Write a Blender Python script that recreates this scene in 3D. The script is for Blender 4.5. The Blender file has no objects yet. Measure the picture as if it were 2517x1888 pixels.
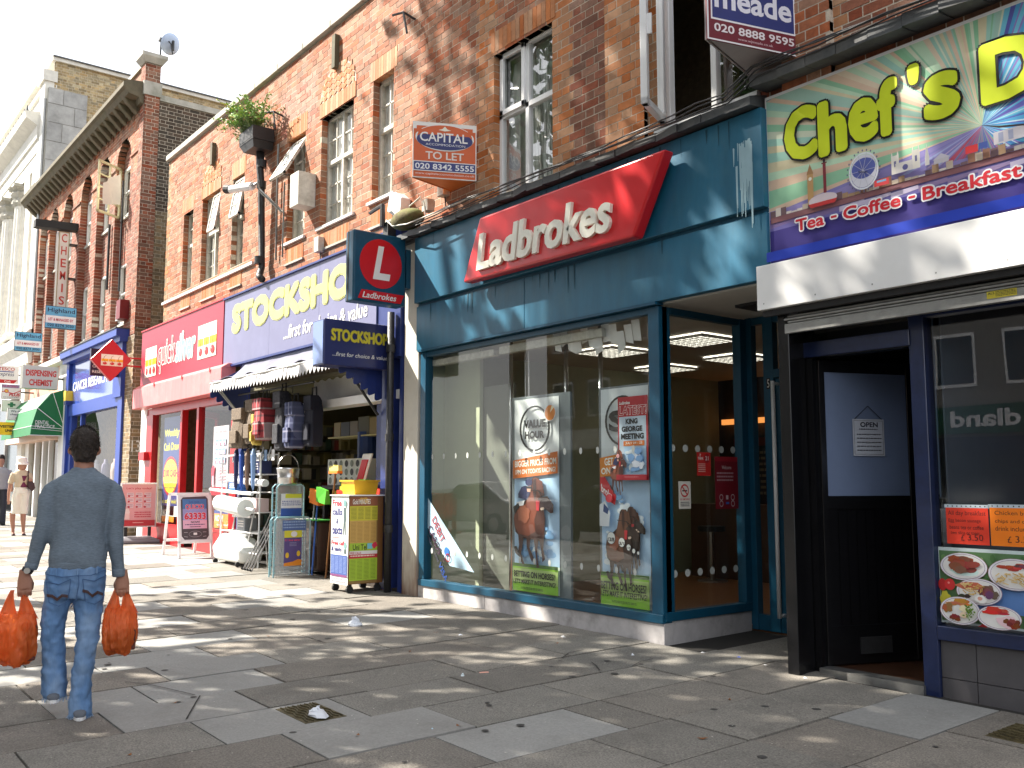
import bpy, math, random
from mathutils import Vector, Matrix
random.seed(7)
R=math.radians
sc=bpy.context.scene; COL=sc.collection
# ---------------- camera, sky, sun, exposure ----------------
PITCH=math.atan(242/2279.); YAW=math.atan(.7942*math.cos(PITCH))
FW=Vector((-math.cos(YAW)*math.cos(PITCH),math.sin(YAW)*math.cos(PITCH),math.sin(PITCH)))
RT=Vector((math.sin(YAW),math.cos(YAW),0)); UP=RT.cross(FW)
cam=bpy.data.cameras.new('camera'); cam.lens=36*2279/2517.; cam.sensor_width=36; cam.clip_end=1500; cam.clip_start=.05
co=bpy.data.objects.new('camera',cam); COL.objects.link(co); sc.camera=co
co.matrix_world=Matrix(((RT.x,UP.x,-FW.x,0),(RT.y,UP.y,-FW.y,0),(RT.z,UP.z,-FW.z,1.5),(0,0,0,1)))
SUN=Vector((1.4,1.0,-1.6)).normalized()          # direction the light travels
wd=bpy.data.worlds.new('World'); sc.world=wd; wd.use_nodes=True
nt=wd.node_tree; bg=nt.nodes['Background']
sky=nt.nodes.new('ShaderNodeTexSky'); sky.sky_type='NISHITA'; sky.sun_disc=False
sky.sun_elevation=math.asin(-SUN.z); sky.sun_rotation=math.atan2(-SUN.x,-SUN.y); sky.air_density=1; sky.dust_density=2.5
wm=nt.nodes.new('ShaderNodeMix'); wm.data_type='RGBA'; wm.inputs[7].default_value=(5.6,5.75,6.0,1)
wt=nt.nodes.new('ShaderNodeTexCoord'); wn=nt.nodes.new('ShaderNodeTexNoise'); wn.inputs['Scale'].default_value=2.2; wn.inputs['Detail'].default_value=5
wr=nt.nodes.new('ShaderNodeMapRange'); wr.inputs[1].default_value=.3; wr.inputs[2].default_value=.6; wr.inputs[3].default_value=.72; wr.inputs[4].default_value=.98
nt.links.new(wt.outputs['Generated'],wn.inputs['Vector']); nt.links.new(wn.outputs['Fac'],wr.inputs[0]); nt.links.new(wr.outputs[0],wm.inputs[0])
nt.links.new(sky.outputs[0],wm.inputs[6]); nt.links.new(wm.outputs[2],bg.inputs[0]); bg.inputs[1].default_value=.10
sl=bpy.data.lights.new('sun','SUN'); sl.energy=5; sl.angle=R(.53); sl.color=(1,.93,.82)
so=bpy.data.objects.new('sun',sl); COL.objects.link(so); so.rotation_euler=SUN.to_track_quat('-Z','Y').to_euler(); so.location=(-10,-10,30)
vs=sc.view_settings; vs.view_transform='Standard'; vs.look='None'; vs.gamma=1; vs.use_curve_mapping=False; vs.exposure=1.68
sc.cycles.max_bounces=7; sc.cycles.transparent_max_bounces=10; sc.cycles.sample_clamp_indirect=6; sc.cycles.caustics_reflective=False; sc.cycles.caustics_refractive=False
# ---------------- helpers ----------------
def gz(x,y): return .014*y-.010*max(x,-10)-.016*min(x+10,0)
BASE={}
class MB:
    def __init__(s): s.v=[]; s.f=[]; s.mi=[]; s.rn=[]; s.cm=0; s.cr=0.
    def add(s,vs,fs):
        n=len(s.v); s.v.extend(vs); s.f.extend([tuple(i+n for i in f) for f in fs]); s.mi.extend([s.cm]*len(fs)); s.rn.extend([s.cr]*len(fs)); return s
    def hexa(s,p):   # p: 8 points, bottom 4 ccw then top 4
        return s.add([tuple(q) for q in p],[(3,2,1,0),(4,5,6,7),(0,1,5,4),(1,2,6,5),(2,3,7,6),(3,0,4,7)])
    def box(s,x0,x1,y0,y1,z0,z1):
        return s.hexa([(x0,y0,z0),(x1,y0,z0),(x1,y1,z0),(x0,y1,z0),(x0,y0,z1),(x1,y0,z1),(x1,y1,z1),(x0,y1,z1)])
    def tube(s,pts,r,n=8,cap=True):
        pts=[Vector(p) for p in pts]; rs=r if isinstance(r,(list,tuple)) else [r]*len(pts)
        vs=[];fs=[]; m=len(pts)
        t0=(pts[1]-pts[0]).normalized(); a=t0.orthogonal().normalized()
        for i,p in enumerate(pts):
            t=(pts[min(i+1,m-1)]-pts[max(i-1,0)]).normalized()
            a=(a-t*a.dot(t)).normalized(); b=t.cross(a)
            for k in range(n):
                an=2*math.pi*k/n; vs.append(tuple(p+(a*math.cos(an)+b*math.sin(an))*rs[i]))
        for i in range(m-1):
            for k in range(n):
                k2=(k+1)%n; fs.append((i*n+k,i*n+k2,(i+1)*n+k2,(i+1)*n+k))
        if cap: fs.append(tuple(range(n-1,-1,-1))); fs.append(tuple((m-1)*n+k for k in range(n)))
        return s.add(vs,fs)
    def loft(s,rings,cap=True):
        n=len(rings[0]); vs=[tuple(p) for r in rings for p in r]; fs=[]
        for i in range(len(rings)-1):
            for k in range(n):
                k2=(k+1)%n; fs.append((i*n+k,i*n+k2,(i+1)*n+k2,(i+1)*n+k))
        if cap: fs.append(tuple(range(n-1,-1,-1))); fs.append(tuple((len(rings)-1)*n+k for k in range(n)))
        return s.add(vs,fs)
    def ball(s,c,rx,ry=None,rz=None,n=10,m=6):
        ry=ry or rx; rz=rz or rx; rings=[]
        for i in range(m+1):
            ph=-math.pi/2+math.pi*(i+.02)/(m+.04); 
            rings.append([(c[0]+rx*math.cos(ph)*math.cos(2*math.pi*k/n),c[1]+ry*math.cos(ph)*math.sin(2*math.pi*k/n),c[2]+rz*math.sin(ph)) for k in range(n)])
        return s.loft(rings)
class Pl:
    "a plane to lay flat things out on: a along u, b along v, c out towards the viewer"
    def __init__(s,o,u=(1,0,0),v=(0,0,1)):
        s.o=Vector(o); s.u=Vector(u).normalized(); s.v=Vector(v).normalized(); s.n=s.u.cross(s.v)
    def p(s,a,b,c=0): return tuple(s.o+s.u*a+s.v*b+s.n*c)
    def box(s,mb,a0,a1,b0,b1,c0,c1):
        return mb.hexa([s.p(a0,b0,c0),s.p(a1,b0,c0),s.p(a1,b1,c0),s.p(a0,b1,c0),s.p(a0,b0,c1),s.p(a1,b0,c1),s.p(a1,b1,c1),s.p(a0,b1,c1)])
    def quad(s,mb,a0,a1,b0,b1,c):
        return mb.add([s.p(a0,b0,c),s.p(a1,b0,c),s.p(a1,b1,c),s.p(a0,b1,c)],[(0,1,2,3)])
    def poly(s,mb,pts,c):
        return mb.add([s.p(a,b,c) for a,b in pts],[tuple(range(len(pts)))])
    def prism(s,mb,pts,c0,c1):
        n=len(pts); return mb.add([s.p(a,b,c0) for a,b in pts]+[s.p(a,b,c1) for a,b in pts],[tuple(range(n-1,-1,-1)),tuple(range(n,2*n))]+[(i,(i+1)%n,n+(i+1)%n,n+i) for i in range(n)])
    def disc(s,mb,a,b,ra,rb,c,n=20): return s.poly(mb,[(a+ra*math.cos(2*math.pi*k/n),b+rb*math.sin(2*math.pi*k/n)) for k in range(n)],c)
    def ring(s,mb,a,b,ra,rb,w,c,n=28):
        vs=[];
        for k in range(n):
            an=2*math.pi*k/n; vs.append(s.p(a+ra*math.cos(an),b+rb*math.sin(an),c)); vs.append(s.p(a+(ra-w)*math.cos(an),b+(rb-w)*math.sin(an),c))
        return mb.add(vs,[(2*k,2*((k+1)%n),2*((k+1)%n)+1,2*k+1) for k in range(n)])
    def line(s,mb,pts,w,c):
        for (a,b),(a2,b2) in zip(pts,pts[1:]):
            dx,dy=a2-a,b2-b; L=math.hypot(dx,dy) or 1; nx,ny=-dy/L*w/2,dx/L*w/2
            s.poly(mb,[(a-nx,b-ny),(a2-nx,b2-ny),(a2+nx,b2+ny),(a+nx,b+ny)],c)
        return mb
def thing(name,label,cat,loc=(0,0,0),group=None):
    o=bpy.data.objects.new(name,None); COL.objects.link(o); o.location=loc; o.empty_display_size=.1
    o['label']=label; o['category']=cat
    if group: o['group']=group
    BASE[o]=Vector(loc); return o
def mesh(name,mb,mats,base=Vector((0,0,0)),smooth=False):
    me=bpy.data.meshes.new(name); bx,by,bz=base
    me.from_pydata([(x-bx,y-by,z-bz) for x,y,z in mb.v],[],mb.f)
    for m in (mats if isinstance(mats,(list,tuple)) else [mats]): me.materials.append(m)
    if any(mb.mi): me.polygons.foreach_set('material_index',mb.mi)
    if any(mb.rn): me.attributes.new('rnd','FLOAT','FACE').data.foreach_set('value',mb.rn)
    if smooth: me.polygons.foreach_set('use_smooth',[True]*len(me.polygons))
    return me
def part(name,mb,mats,parent,smooth=False,kind=None,label=None):
    b=BASE.get(parent,Vector((0,0,0)))
    o=bpy.data.objects.new(name,mesh(name,mb,mats,b,smooth)); COL.objects.link(o)
    if parent: o.parent=parent
    BASE[o]=b
    if kind: o['kind']=kind
    if label: o['label']=label
    return o
def solo(name,mb,mats,label,cat,smooth=False,group=None,kind=None):
    o=part(name,mb,mats,None,smooth)
    if cat: o['label']=label; o['category']=cat
    if group: o['group']=group
    if kind: o['kind']=kind
    return o
def structure(name,mb,mats,smooth=False): return solo(name,mb,mats,None,None,smooth,kind='structure')
def pbox(pl,name,mat,parent,*a,bev=0,**k):
    mb=MB(); pl.box(mb,*a); o=part(name,mb,mat,parent,**k)
    if bev: bevel(o,bev)
    return o
def bevel(o,w,seg=2):
    m=o.modifiers.new('bevel','BEVEL'); m.width=w; m.segments=seg; m.limit_method='ANGLE'; return o
def copytree(o,parent=None):
    c=o.copy(); COL.objects.link(c); c.parent=parent; BASE[c]=BASE.get(o,Vector((0,0,0)))
    for ch in list(o.children): copytree(ch,c)
    return c
# text: filled outline of the built-in font as plain mesh, fitted in a box of the plane
GC_={}
def glyph(s,off,shear,ext,al='LEFT'):
    k=(s,off,shear,ext,al)
    if k in GC_: return GC_[k]
    cu=bpy.data.curves.new('t','FONT'); cu.body=s; cu.size=1; cu.offset=off; cu.shear=shear; cu.extrude=ext; cu.resolution_u=3; cu.fill_mode='FRONT' if ext==0 else 'BOTH'
    cu.align_x=al
    ob=bpy.data.objects.new('t',cu); me=ob.to_mesh()
    r=([tuple(v.co) for v in me.vertices],[tuple(p.vertices) for p in me.polygons]); ob.to_mesh_clear(); bpy.data.objects.remove(ob); bpy.data.curves.remove(cu); GC_[k]=r; return r
def fattxt(s,pl,a0,a1,b0,b1,layers,parent,c=.002,shear=0.,off=0.,name='lettering'):
    "letters thickened evenly by r metres all round: layers = ((r, material), ...) from the back to the front"
    v,f=glyph(s,off,shear,0); xs=[p[0] for p in v]; ys=[p[1] for p in v]; x0,x1,y0,y1=min(xs),max(xs),min(ys),max(ys); sx=(a1-a0)/(x1-x0); sy=(b1-b0)/(y1-y0)
    for r,m in layers:
        mb=MB(); n=14 if r>.004 else 6
        for k in range(n+1):
            dx,dy=(r*math.cos(6.2832*k/n),r*math.sin(6.2832*k/n)) if k<n else (0,0)
            mb.add([pl.p(a0+(p[0]-x0)*sx+dx,b0+(p[1]-y0)*sy+dy,c+k*.00006) for p in v],f)
            if r>.02: mb.add([pl.p(a0+(p[0]-x0)*sx+dx*.5,b0+(p[1]-y0)*sy+dy*.5,c+k*.00006+.00003) for p in v],f)
        c+=.0025; part(name,mb,m,parent)
def txt(s,pl,a0,a1,b0,b1,mat,parent,c=.002,off=0.,shear=0.,ext=0.,outline=(),name='lettering',al='LEFT',rise=0.):
    v,f=glyph(s,off,shear,0,al)
    if not v: return
    xs=[p[0] for p in v]; ys=[p[1] for p in v]; x0,x1,y0,y1=min(xs),max(xs),min(ys),max(ys)
    sx=(a1-a0)/(x1-x0); sy=(b1-b0)/(y1-y0)
    o=None
    for i,(of,m,cc,ex) in enumerate([(q[0],q[1],c-.0015*(len(outline)-j),0) for j,q in enumerate(outline)]+[(off,mat,c,ext)]):
        v,f=glyph(s,of,shear,0,al); mb=MB()
        P=lambda p,h: pl.p(a0+(p[0]-x0)*sx,b0+(p[1]-y0)*sy+rise*(a0+(p[0]-x0)*sx-a0),h)
        if ex:
            mb.add([P(p,cc+ex) for p in v],f)
            # walls along border edges
            ed={}
            for q in f:
                for i2 in range(len(q)):
                    e=(q[i2],q[(i2+1)%len(q)]); ed[e]=1
            n=len(mb.v); mb.v.extend([P(p,cc) for p in v])
            for (p,q2) in ed:
                if (q2,p) not in ed: mb.f.append((p,n+p,n+q2,q2)); mb.mi.append(0); mb.rn.append(0)
        else: mb.add([P(p,cc) for p in v],f)
        o=part(name,mb,m,parent)
    return o
# ---------------- materials ----------------
MT={}
def mat(name,col,rough=.6,metal=0.,var=.12,scale=6.,bump=0.,bscale=60.,emis=None,spec=.5,dirt=0.,dcol=(.06,.05,.04),dscale=2.,aniso=None,rnd=0.,trans=0.,coat=0.):
    m=bpy.data.materials.new(name); m.use_nodes=True; n=m.node_tree; L=n.links; b=n.nodes['Principled BSDF']
    b.inputs['Roughness'].default_value=rough; b.inputs['Metallic'].default_value=metal; b.inputs['Specular IOR Level'].default_value=spec
    if coat: b.inputs['Coat Weight'].default_value=coat; b.inputs['Coat Roughness'].default_value=.08
    tc=n.nodes.new('ShaderNodeTexCoord'); src=tc.outputs['Object']
    if aniso:
        mp=n.nodes.new('ShaderNodeMapping'); mp.inputs['Scale'].default_value=aniso; L.new(src,mp.inputs[0]); src=mp.outputs[0]
    no=n.nodes.new('ShaderNodeTexNoise'); no.inputs['Scale'].default_value=scale; no.inputs['Detail'].default_value=6; no.inputs['Roughness'].default_value=.65; L.new(src,no.inputs[0])
    mr=n.nodes.new('ShaderNodeMapRange'); mr.inputs[1].default_value=.3; mr.inputs[2].default_value=.7; mr.inputs[3].default_value=1-var; mr.inputs[4].default_value=1+var; L.new(no.outputs['Fac'],mr.inputs[0])
    mul=n.nodes.new('ShaderNodeVectorMath'); mul.operation='MULTIPLY'; mul.inputs[0].default_value=col[:3]; L.new(mr.outputs[0],mul.inputs[1]); out=mul.outputs[0]
    if rnd:
        oi=n.nodes.new('ShaderNodeObjectInfo'); at=n.nodes.new('ShaderNodeAttribute'); at.attribute_name='rnd'
        ad=n.nodes.new('ShaderNodeMath'); ad.operation='ADD'; L.new(oi.outputs['Random'],ad.inputs[0]); L.new(at.outputs['Fac'],ad.inputs[1])
        fr=n.nodes.new('ShaderNodeMath'); fr.operation='FRACT'; L.new(ad.outputs[0],fr.inputs[0])
        r2=n.nodes.new('ShaderNodeMapRange'); r2.inputs[3].default_value=1-rnd; r2.inputs[4].default_value=1+rnd; L.new(fr.outputs[0],r2.inputs[0])
        m2=n.nodes.new('ShaderNodeVectorMath'); m2.operation='MULTIPLY'; L.new(out,m2.inputs[0]); L.new(r2.outputs[0],m2.inputs[1]); out=m2.outputs[0]
        h=n.nodes.new('ShaderNodeHueSaturation'); w=n.nodes.new('ShaderNodeTexWhiteNoise'); w.noise_dimensions='1D'; L.new(fr.outputs[0],w.inputs['W'])
        r3=n.nodes.new('ShaderNodeMapRange'); r3.inputs[3].default_value=.494; r3.inputs[4].default_value=.515; L.new(w.outputs[0],r3.inputs[0]); L.new(r3.outputs[0],h.inputs['Hue'])
        r4=n.nodes.new('ShaderNodeMapRange'); r4.inputs[3].default_value=1.1; r4.inputs[4].default_value=.75; L.new(w.outputs[0],r4.inputs[0]); L.new(r4.outputs[0],h.inputs['Saturation']); L.new(out,h.inputs['Color']); out=h.outputs[0]
    if dirt:
        dn=n.nodes.new('ShaderNodeTexNoise'); dn.inputs['Scale'].default_value=dscale; dn.inputs['Detail'].default_value=8; dn.inputs['Roughness'].default_value=.7; L.new(tc.outputs['Object'],dn.inputs[0])
        dr=n.nodes.new('ShaderNodeMapRange'); dr.inputs[1].default_value=.48; dr.inputs[2].default_value=.75; dr.inputs[3].default_value=0; dr.inputs[4].default_value=dirt; L.new(dn.outputs['Fac'],dr.inputs[0])
        mx=n.nodes.new('ShaderNodeMix'); mx.data_type='RGBA'; L.new(dr.outputs[0],mx.inputs[0]); L.new(out,mx.inputs[6]); mx.inputs[7].default_value=(*dcol,1); out=mx.outputs[2]
    L.new(out,b.inputs['Base Color'])
    if bump:
        bn=n.nodes.new('ShaderNodeTexNoise'); bn.inputs['Scale'].default_value=bscale; bn.inputs['Detail'].default_value=5; L.new(tc.outputs['Object'] if not aniso else src,bn.inputs[0])
        bp=n.nodes.new('ShaderNodeBump'); bp.inputs['Strength'].default_value=bump; bp.inputs['Distance'].default_value=.01; L.new(bn.outputs['Fac'],bp.inputs['Height']); L.new(bp.outputs[0],b.inputs['Normal'])
    if emis: b.inputs['Emission Color'].default_value=(*emis[:3],1); b.inputs['Emission Strength'].default_value=emis[3]
    if trans: b.inputs['Transmission Weight'].default_value=trans
    MT[name]=m; return m
def flat(name,r,g,b_,rough=.45,**k):
    "colour given as the sRGB value 0-255 of the thing's own colour"
    if name in MT: return MT[name]
    f=lambda c:(c/255/12.92 if c/255<.04045 else ((c/255+.055)/1.055)**2.4)
    return mat(name,(f(r),f(g),f(b_)),rough,var=k.pop('var',.05),**k)
def glass(name,tint=(.9,.95,.93),wob=.02,refl=1.,ior=1.5,base=0.):
    m=bpy.data.materials.new(name); m.use_nodes=True; n=m.node_tree; L=n.links; n.nodes.remove(n.nodes['Principled BSDF']); o=n.nodes['Material Output']
    t=n.nodes.new('ShaderNodeBsdfTransparent'); t.inputs[0].default_value=(*tint,1)
    g=n.nodes.new('ShaderNodeBsdfGlossy'); g.inputs['Roughness'].default_value=.004
    ge=n.nodes.new('ShaderNodeNewGeometry'); dt=n.nodes.new('ShaderNodeVectorMath'); dt.operation='DOT_PRODUCT'; L.new(ge.outputs['Normal'],dt.inputs[0]); L.new(ge.outputs['Incoming'],dt.inputs[1])
    ab=n.nodes.new('ShaderNodeMath'); ab.operation='ABSOLUTE'; L.new(dt.outputs['Value'],ab.inputs[0]); om=n.nodes.new('ShaderNodeMath'); om.operation='SUBTRACT'; om.inputs[0].default_value=1; L.new(ab.outputs[0],om.inputs[1])
    pw=n.nodes.new('ShaderNodeMath'); pw.operation='POWER'; pw.inputs[1].default_value=4.2; L.new(om.outputs[0],pw.inputs[0]); fr=n.nodes.new('ShaderNodeMath'); fr.operation='MULTIPLY_ADD'; fr.inputs[1].default_value=.92; fr.inputs[2].default_value=.08; L.new(pw.outputs[0],fr.inputs[0])
    mm=n.nodes.new('ShaderNodeMath'); mm.operation='MULTIPLY_ADD'; mm.inputs[1].default_value=refl; mm.inputs[2].default_value=base; mm.use_clamp=True; L.new(fr.outputs[0],mm.inputs[0])
    mx=n.nodes.new('ShaderNodeMixShader'); L.new(mm.outputs[0],mx.inputs[0]); L.new(t.outputs[0],mx.inputs[1]); L.new(g.outputs[0],mx.inputs[2]); L.new(mx.outputs[0],o.inputs[0])
    if wob:
        tc=n.nodes.new('ShaderNodeTexCoord'); no=n.nodes.new('ShaderNodeTexNoise'); no.inputs['Scale'].default_value=1.3; no.inputs['Detail'].default_value=1; bp=n.nodes.new('ShaderNodeBump'); bp.inputs['Strength'].default_value=wob; bp.inputs['Distance'].default_value=.1
        L.new(tc.outputs['Object'],no.inputs[0]); L.new(no.outputs['Fac'],bp.inputs['Height']); L.new(bp.outputs[0],g.inputs['Normal'])
    MT[name]=m; return m
mat('brick_brown',(.25,.075,.042),.85,var=.25,scale=22,bump=.4,bscale=70,rnd=.3,dirt=.6,dcol=(.05,.03,.025),dscale=1.2)
mat('brick_red',(.335,.110,.046),.85,var=.25,scale=22,bump=.4,bscale=70,rnd=.27,dirt=.55,dcol=(.05,.03,.025),dscale=1.6)
mat('brick_orange',(.44,.155,.048),.8,var=.16,scale=18,bump=.3,bscale=80,rnd=.18)
mat('brick_dark',(.225,.070,.034),.85,var=.28,scale=22,bump=.5,bscale=70,rnd=.35)
mat('brick_yellow',(.36,.27,.14),.9,var=.3,scale=14,bump=.4,rnd=.35,dirt=.3,dcol=(.15,.1,.05))
mat('brick_stock',(.23,.155,.08),.9,var=.3,scale=14,bump=.4,rnd=.35,dirt=.4)
mat('brick_sooty',(.07,.048,.032),.9,var=.3,scale=14,bump=.4,rnd=.4)
mat('brick_pink',(.37,.15,.10),.85,var=.25,scale=20,bump=.5,bscale=70,rnd=.25)
mat('mortar',(.54,.47,.38),.95,var=.25,scale=30,bump=.4,bscale=150)
mat('stone_white',(.68,.66,.60),.8,var=.1,scale=5,bump=.15,dirt=.35,dcol=(.2,.19,.17),dscale=1.1)
mat('stone_grey',(.36,.36,.35),.85,var=.25,scale=2.5,bump=.2,rnd=.12,dirt=.6,dcol=(.1,.1,.1),dscale=.6)
mat('coping',(.42,.40,.35),.85,var=.2,scale=5,bump=.3,dirt=.5,dcol=(.08,.1,.05))
mat('cornice',(.115,.095,.06),.85,var=.25,scale=6,bump=.4,dirt=.7,dcol=(.06,.07,.03))
mat('lead',(.09,.095,.10),.55,metal=.3,var=.35,scale=4,bump=.3,bscale=18,dirt=.3,dcol=(.2,.17,.12))
mat('white_paint',(.72,.71,.68),.5,var=.05,dirt=.25,dcol=(.25,.22,.17),dscale=3)
mat('upvc',(.82,.82,.82),.3,var=.03)
mat('old_paint',(.55,.53,.47),.6,var=.15,scale=20,dirt=.5,dcol=(.2,.17,.12),dscale=6)
mat('slab_dark',(.205,.186,.160),.85,var=.55,scale=95,bump=.6,bscale=180,rnd=.16,dirt=.5,dcol=(.05,.045,.04),dscale=2.2)
mat('slab_light',(.27,.265,.25),.8,var=.16,scale=60,bump=.2,bscale=200,rnd=.12,dirt=.4,dcol=(.10,.095,.085),dscale=1.8)
mat('joint',(.018,.016,.014),.95,var=.3,scale=40)
mat('asphalt',(.055,.055,.055),.85,var=.3,scale=80,bump=.4,bscale=200,dirt=.2)
mat('kerb',(.25,.24,.22),.8,var=.2,scale=20,bump=.2)
mat('teal',(.013,.118,.205),.42,var=.16,scale=2.2,aniso=(3,1,.5),dirt=.3,dcol=(.06,.16,.2),dscale=4,bump=.03,bscale=8,spec=.5)
mat('teal_frame',(.006,.07,.13),.4,var=.12,scale=6,spec=.4)
mat('plinth',(.48,.46,.46),.75,var=.12,scale=8,bump=.1,dirt=.6,dcol=(.13,.11,.10),dscale=5)
mat('sign_red',(.62,.012,.018),.3,var=.04,coat=.2)
mat('sign_white',(.85,.84,.80),.45,var=.02)
mat('letter_white',(.80,.78,.68),.35,var=.08,scale=12)
mat('black_gloss',(.006,.006,.007),.25,var=.2)
mat('black_matt',(.015,.015,.016),.7,var=.3,scale=20)
mat('iron',(.02,.02,.022),.5,var=.4,scale=30,bump=.3)
mat('black_iron',(.012,.012,.013),.5,var=.3,scale=20,bump=.3)
mat('metal',(.6,.6,.6),.28,metal=1,var=.08)
mat('steel_dull',(.35,.35,.34),.45,metal=.9,var=.15,scale=12)
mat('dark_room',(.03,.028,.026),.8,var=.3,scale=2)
mat('ceil',(.55,.53,.48),.8,var=.04)
mat('wood_floor',(.22,.10,.045),.35,var=.3,scale=3,aniso=(1,14,1))
mat('cream_wall',(.50,.48,.40),.7,var=.06,scale=2)
glass('shop_glass',(.94,.97,.95),.012,refl=.68)
glass('window_glass',(.96,.97,.96),.03,refl=.7)
# ---------------- ground, pavement, road ----------------
F=5.98
KERB=-2.2
def gbox(mb,x0,x1,y0,y1,t,up=0.,jit=0.):
    P=[]
    for h in (-t,0):
        for (x,y) in ((x0,y0),(x1,y0),(x1,y1),(x0,y1)): P.append((x,y,gz(x,y)+up+h+(0 if h else jit)))
    mb.hexa(P)
mb=MB(); 
mb.add([(-260,-200,-1.2),(160,-200,-4),(160,200,-1.2),(-260,200,3.2)],[(0,1,2,3)]); structure('ground',mb,MT['asphalt'])
mb=MB(); gbox(mb,-120,-10.001,KERB,7.6,.3,-.012); gbox(mb,-10,14,KERB,7.6,.3,-.012); pave=structure('pavement',mb,MT['joint'])
mb=MB(); mb.add([(x,y,gz(x,y)-.12) for x,y in ((-120,-12),(-10,-12),(30,-12),(30,KERB-.001),(-10,KERB-.001),(-120,KERB-.001))],[(0,1,4,5),(1,2,3,4)]); structure('road',mb,MT['asphalt'])
mb=MB(); gbox(mb,-120,-10,-17,-12,.3,0); gbox(mb,-10,30,-17,-12,.3,0); structure('far_pavement',mb,MT['slab_light'])
mb=MB(); 
for (x0,w) in ((-40,.09),):
    mb.add([(x,y,gz(x,y)-.116) for x,y in ((-100,-3.0),(-10,-3.0),(20,-3.0),(20,-2.9),(-10,-2.9),(-100,-2.9))],[(0,1,4,5),(1,2,3,4)])
structure('road_marking',mb,flat('yellow_line',210,180,40))
XL=[-2.735-.5815*k for k in range(-4,190)]
BR={3:[2.33,3.28,4.24,5.19],4:[2.02,2.92,3.88,4.83],5:[.75,1.65,2.52,3.22,4.12],2:[2.03,2.98,3.94,4.26],6:[.5,1.42,2.02,2.90,3.83],7:[.5,1.41,2.29,3.17,4.10],8:[.2,1.1,1.99,2.87,3.80],
    1:[1.7,2.66,3.62,4.27,5.2],0:[2.4,3.35,4.3,5.01]}
LIGHT={(5,2),(4,1),(6,2),(6,3),(7,3),(8,3),(3,1),(2,2)}
rs=random.Random(3); slabs=[]
for k in range(len(XL)-1):
    kk=k-4; x1=XL[k]; x0=XL[k+1]
    if kk in BR:
        ys=list(BR[kk]); 
    else: ys=[2.0+(.47 if kk%2 else 0)+rs.uniform(-.06,.06)]
    while ys[0]>KERB+.16: ys.insert(0,ys[0]-.93)
    ys[0]=KERB+.13
    while ys[-1]<5.96: ys.append(ys[-1]+.93)
    yend=7.5 if 5.6>-x1>3.6 and -x0<5.6 else 5.965
    ys=[y for y in ys if y<yend-.25]+[yend]
    for i in range(len(ys)-1):
        y0,y1=ys[i],ys[i+1]; yc=(y0+y1)/2; xc=(x0+x1)/2
        lt=False
        if kk in (2,3,4,5,6,7,8):
            b=BR[kk]
            for j in range(len(b)-1):
                if abs(b[j]-y0)<.02 and (kk,j) in {(5,1),(4,0),(3,0),(2,1),(6,1),(6,2),(7,2),(8,2),(8,1)}: lt=True
            if kk>=6 and yc<1.6 and rs.random()<.35: lt=True
        elif kk>8: lt= rs.random()<(.75 if yc<3.3 and kk<18 else .45 if kk>14 else .25)
        elif kk<=0 and yc>5.1 : lt= kk==0
        slabs.append((math.hypot(xc,yc),x0,x1,y0,y1,lt))
slabs=[s for s in slabs if s[0]<60]; slabs.sort()
def onscreen(x,y): 
    an=math.degrees(math.atan2(y,-x)); return 4<an<74 and y>.3
vis=[s for s in slabs if onscreen((s[1]+s[2])/2,(s[3]+s[4])/2)]; inv=[s for s in slabs if not onscreen((s[1]+s[2])/2,(s[3]+s[4])/2)]
for i,s in enumerate(vis[:298]):
    mb=MB(); g=.0068; gbox(mb,s[1]+g,s[2]-g,s[3]+g,s[4]-g,.03,0,rs.uniform(-.002,.006)); part('paving_slab',mb,MT['slab_light' if s[5] else 'slab_dark'],pave)
mb=MB()
for s in vis[298:]+inv:
    mb.cm=1 if s[5] else 0; mb.cr=rs.random(); g=.005; gbox(mb,s[1]+g,s[2]-g,s[3]+g,s[4]-g,.03,0,rs.uniform(-.0015,.003))
part('paving_slab',mb,[MT['slab_dark'],MT['slab_light']],pave,kind='stuff')
mb=MB(); x=12.
while x>-100:
    mb.cr=rs.random(); gbox(mb,x-.9,x-.008,KERB,KERB+.125,.28,.004); x-=.92
structure('kerb',mb,MT['kerb'])
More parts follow.
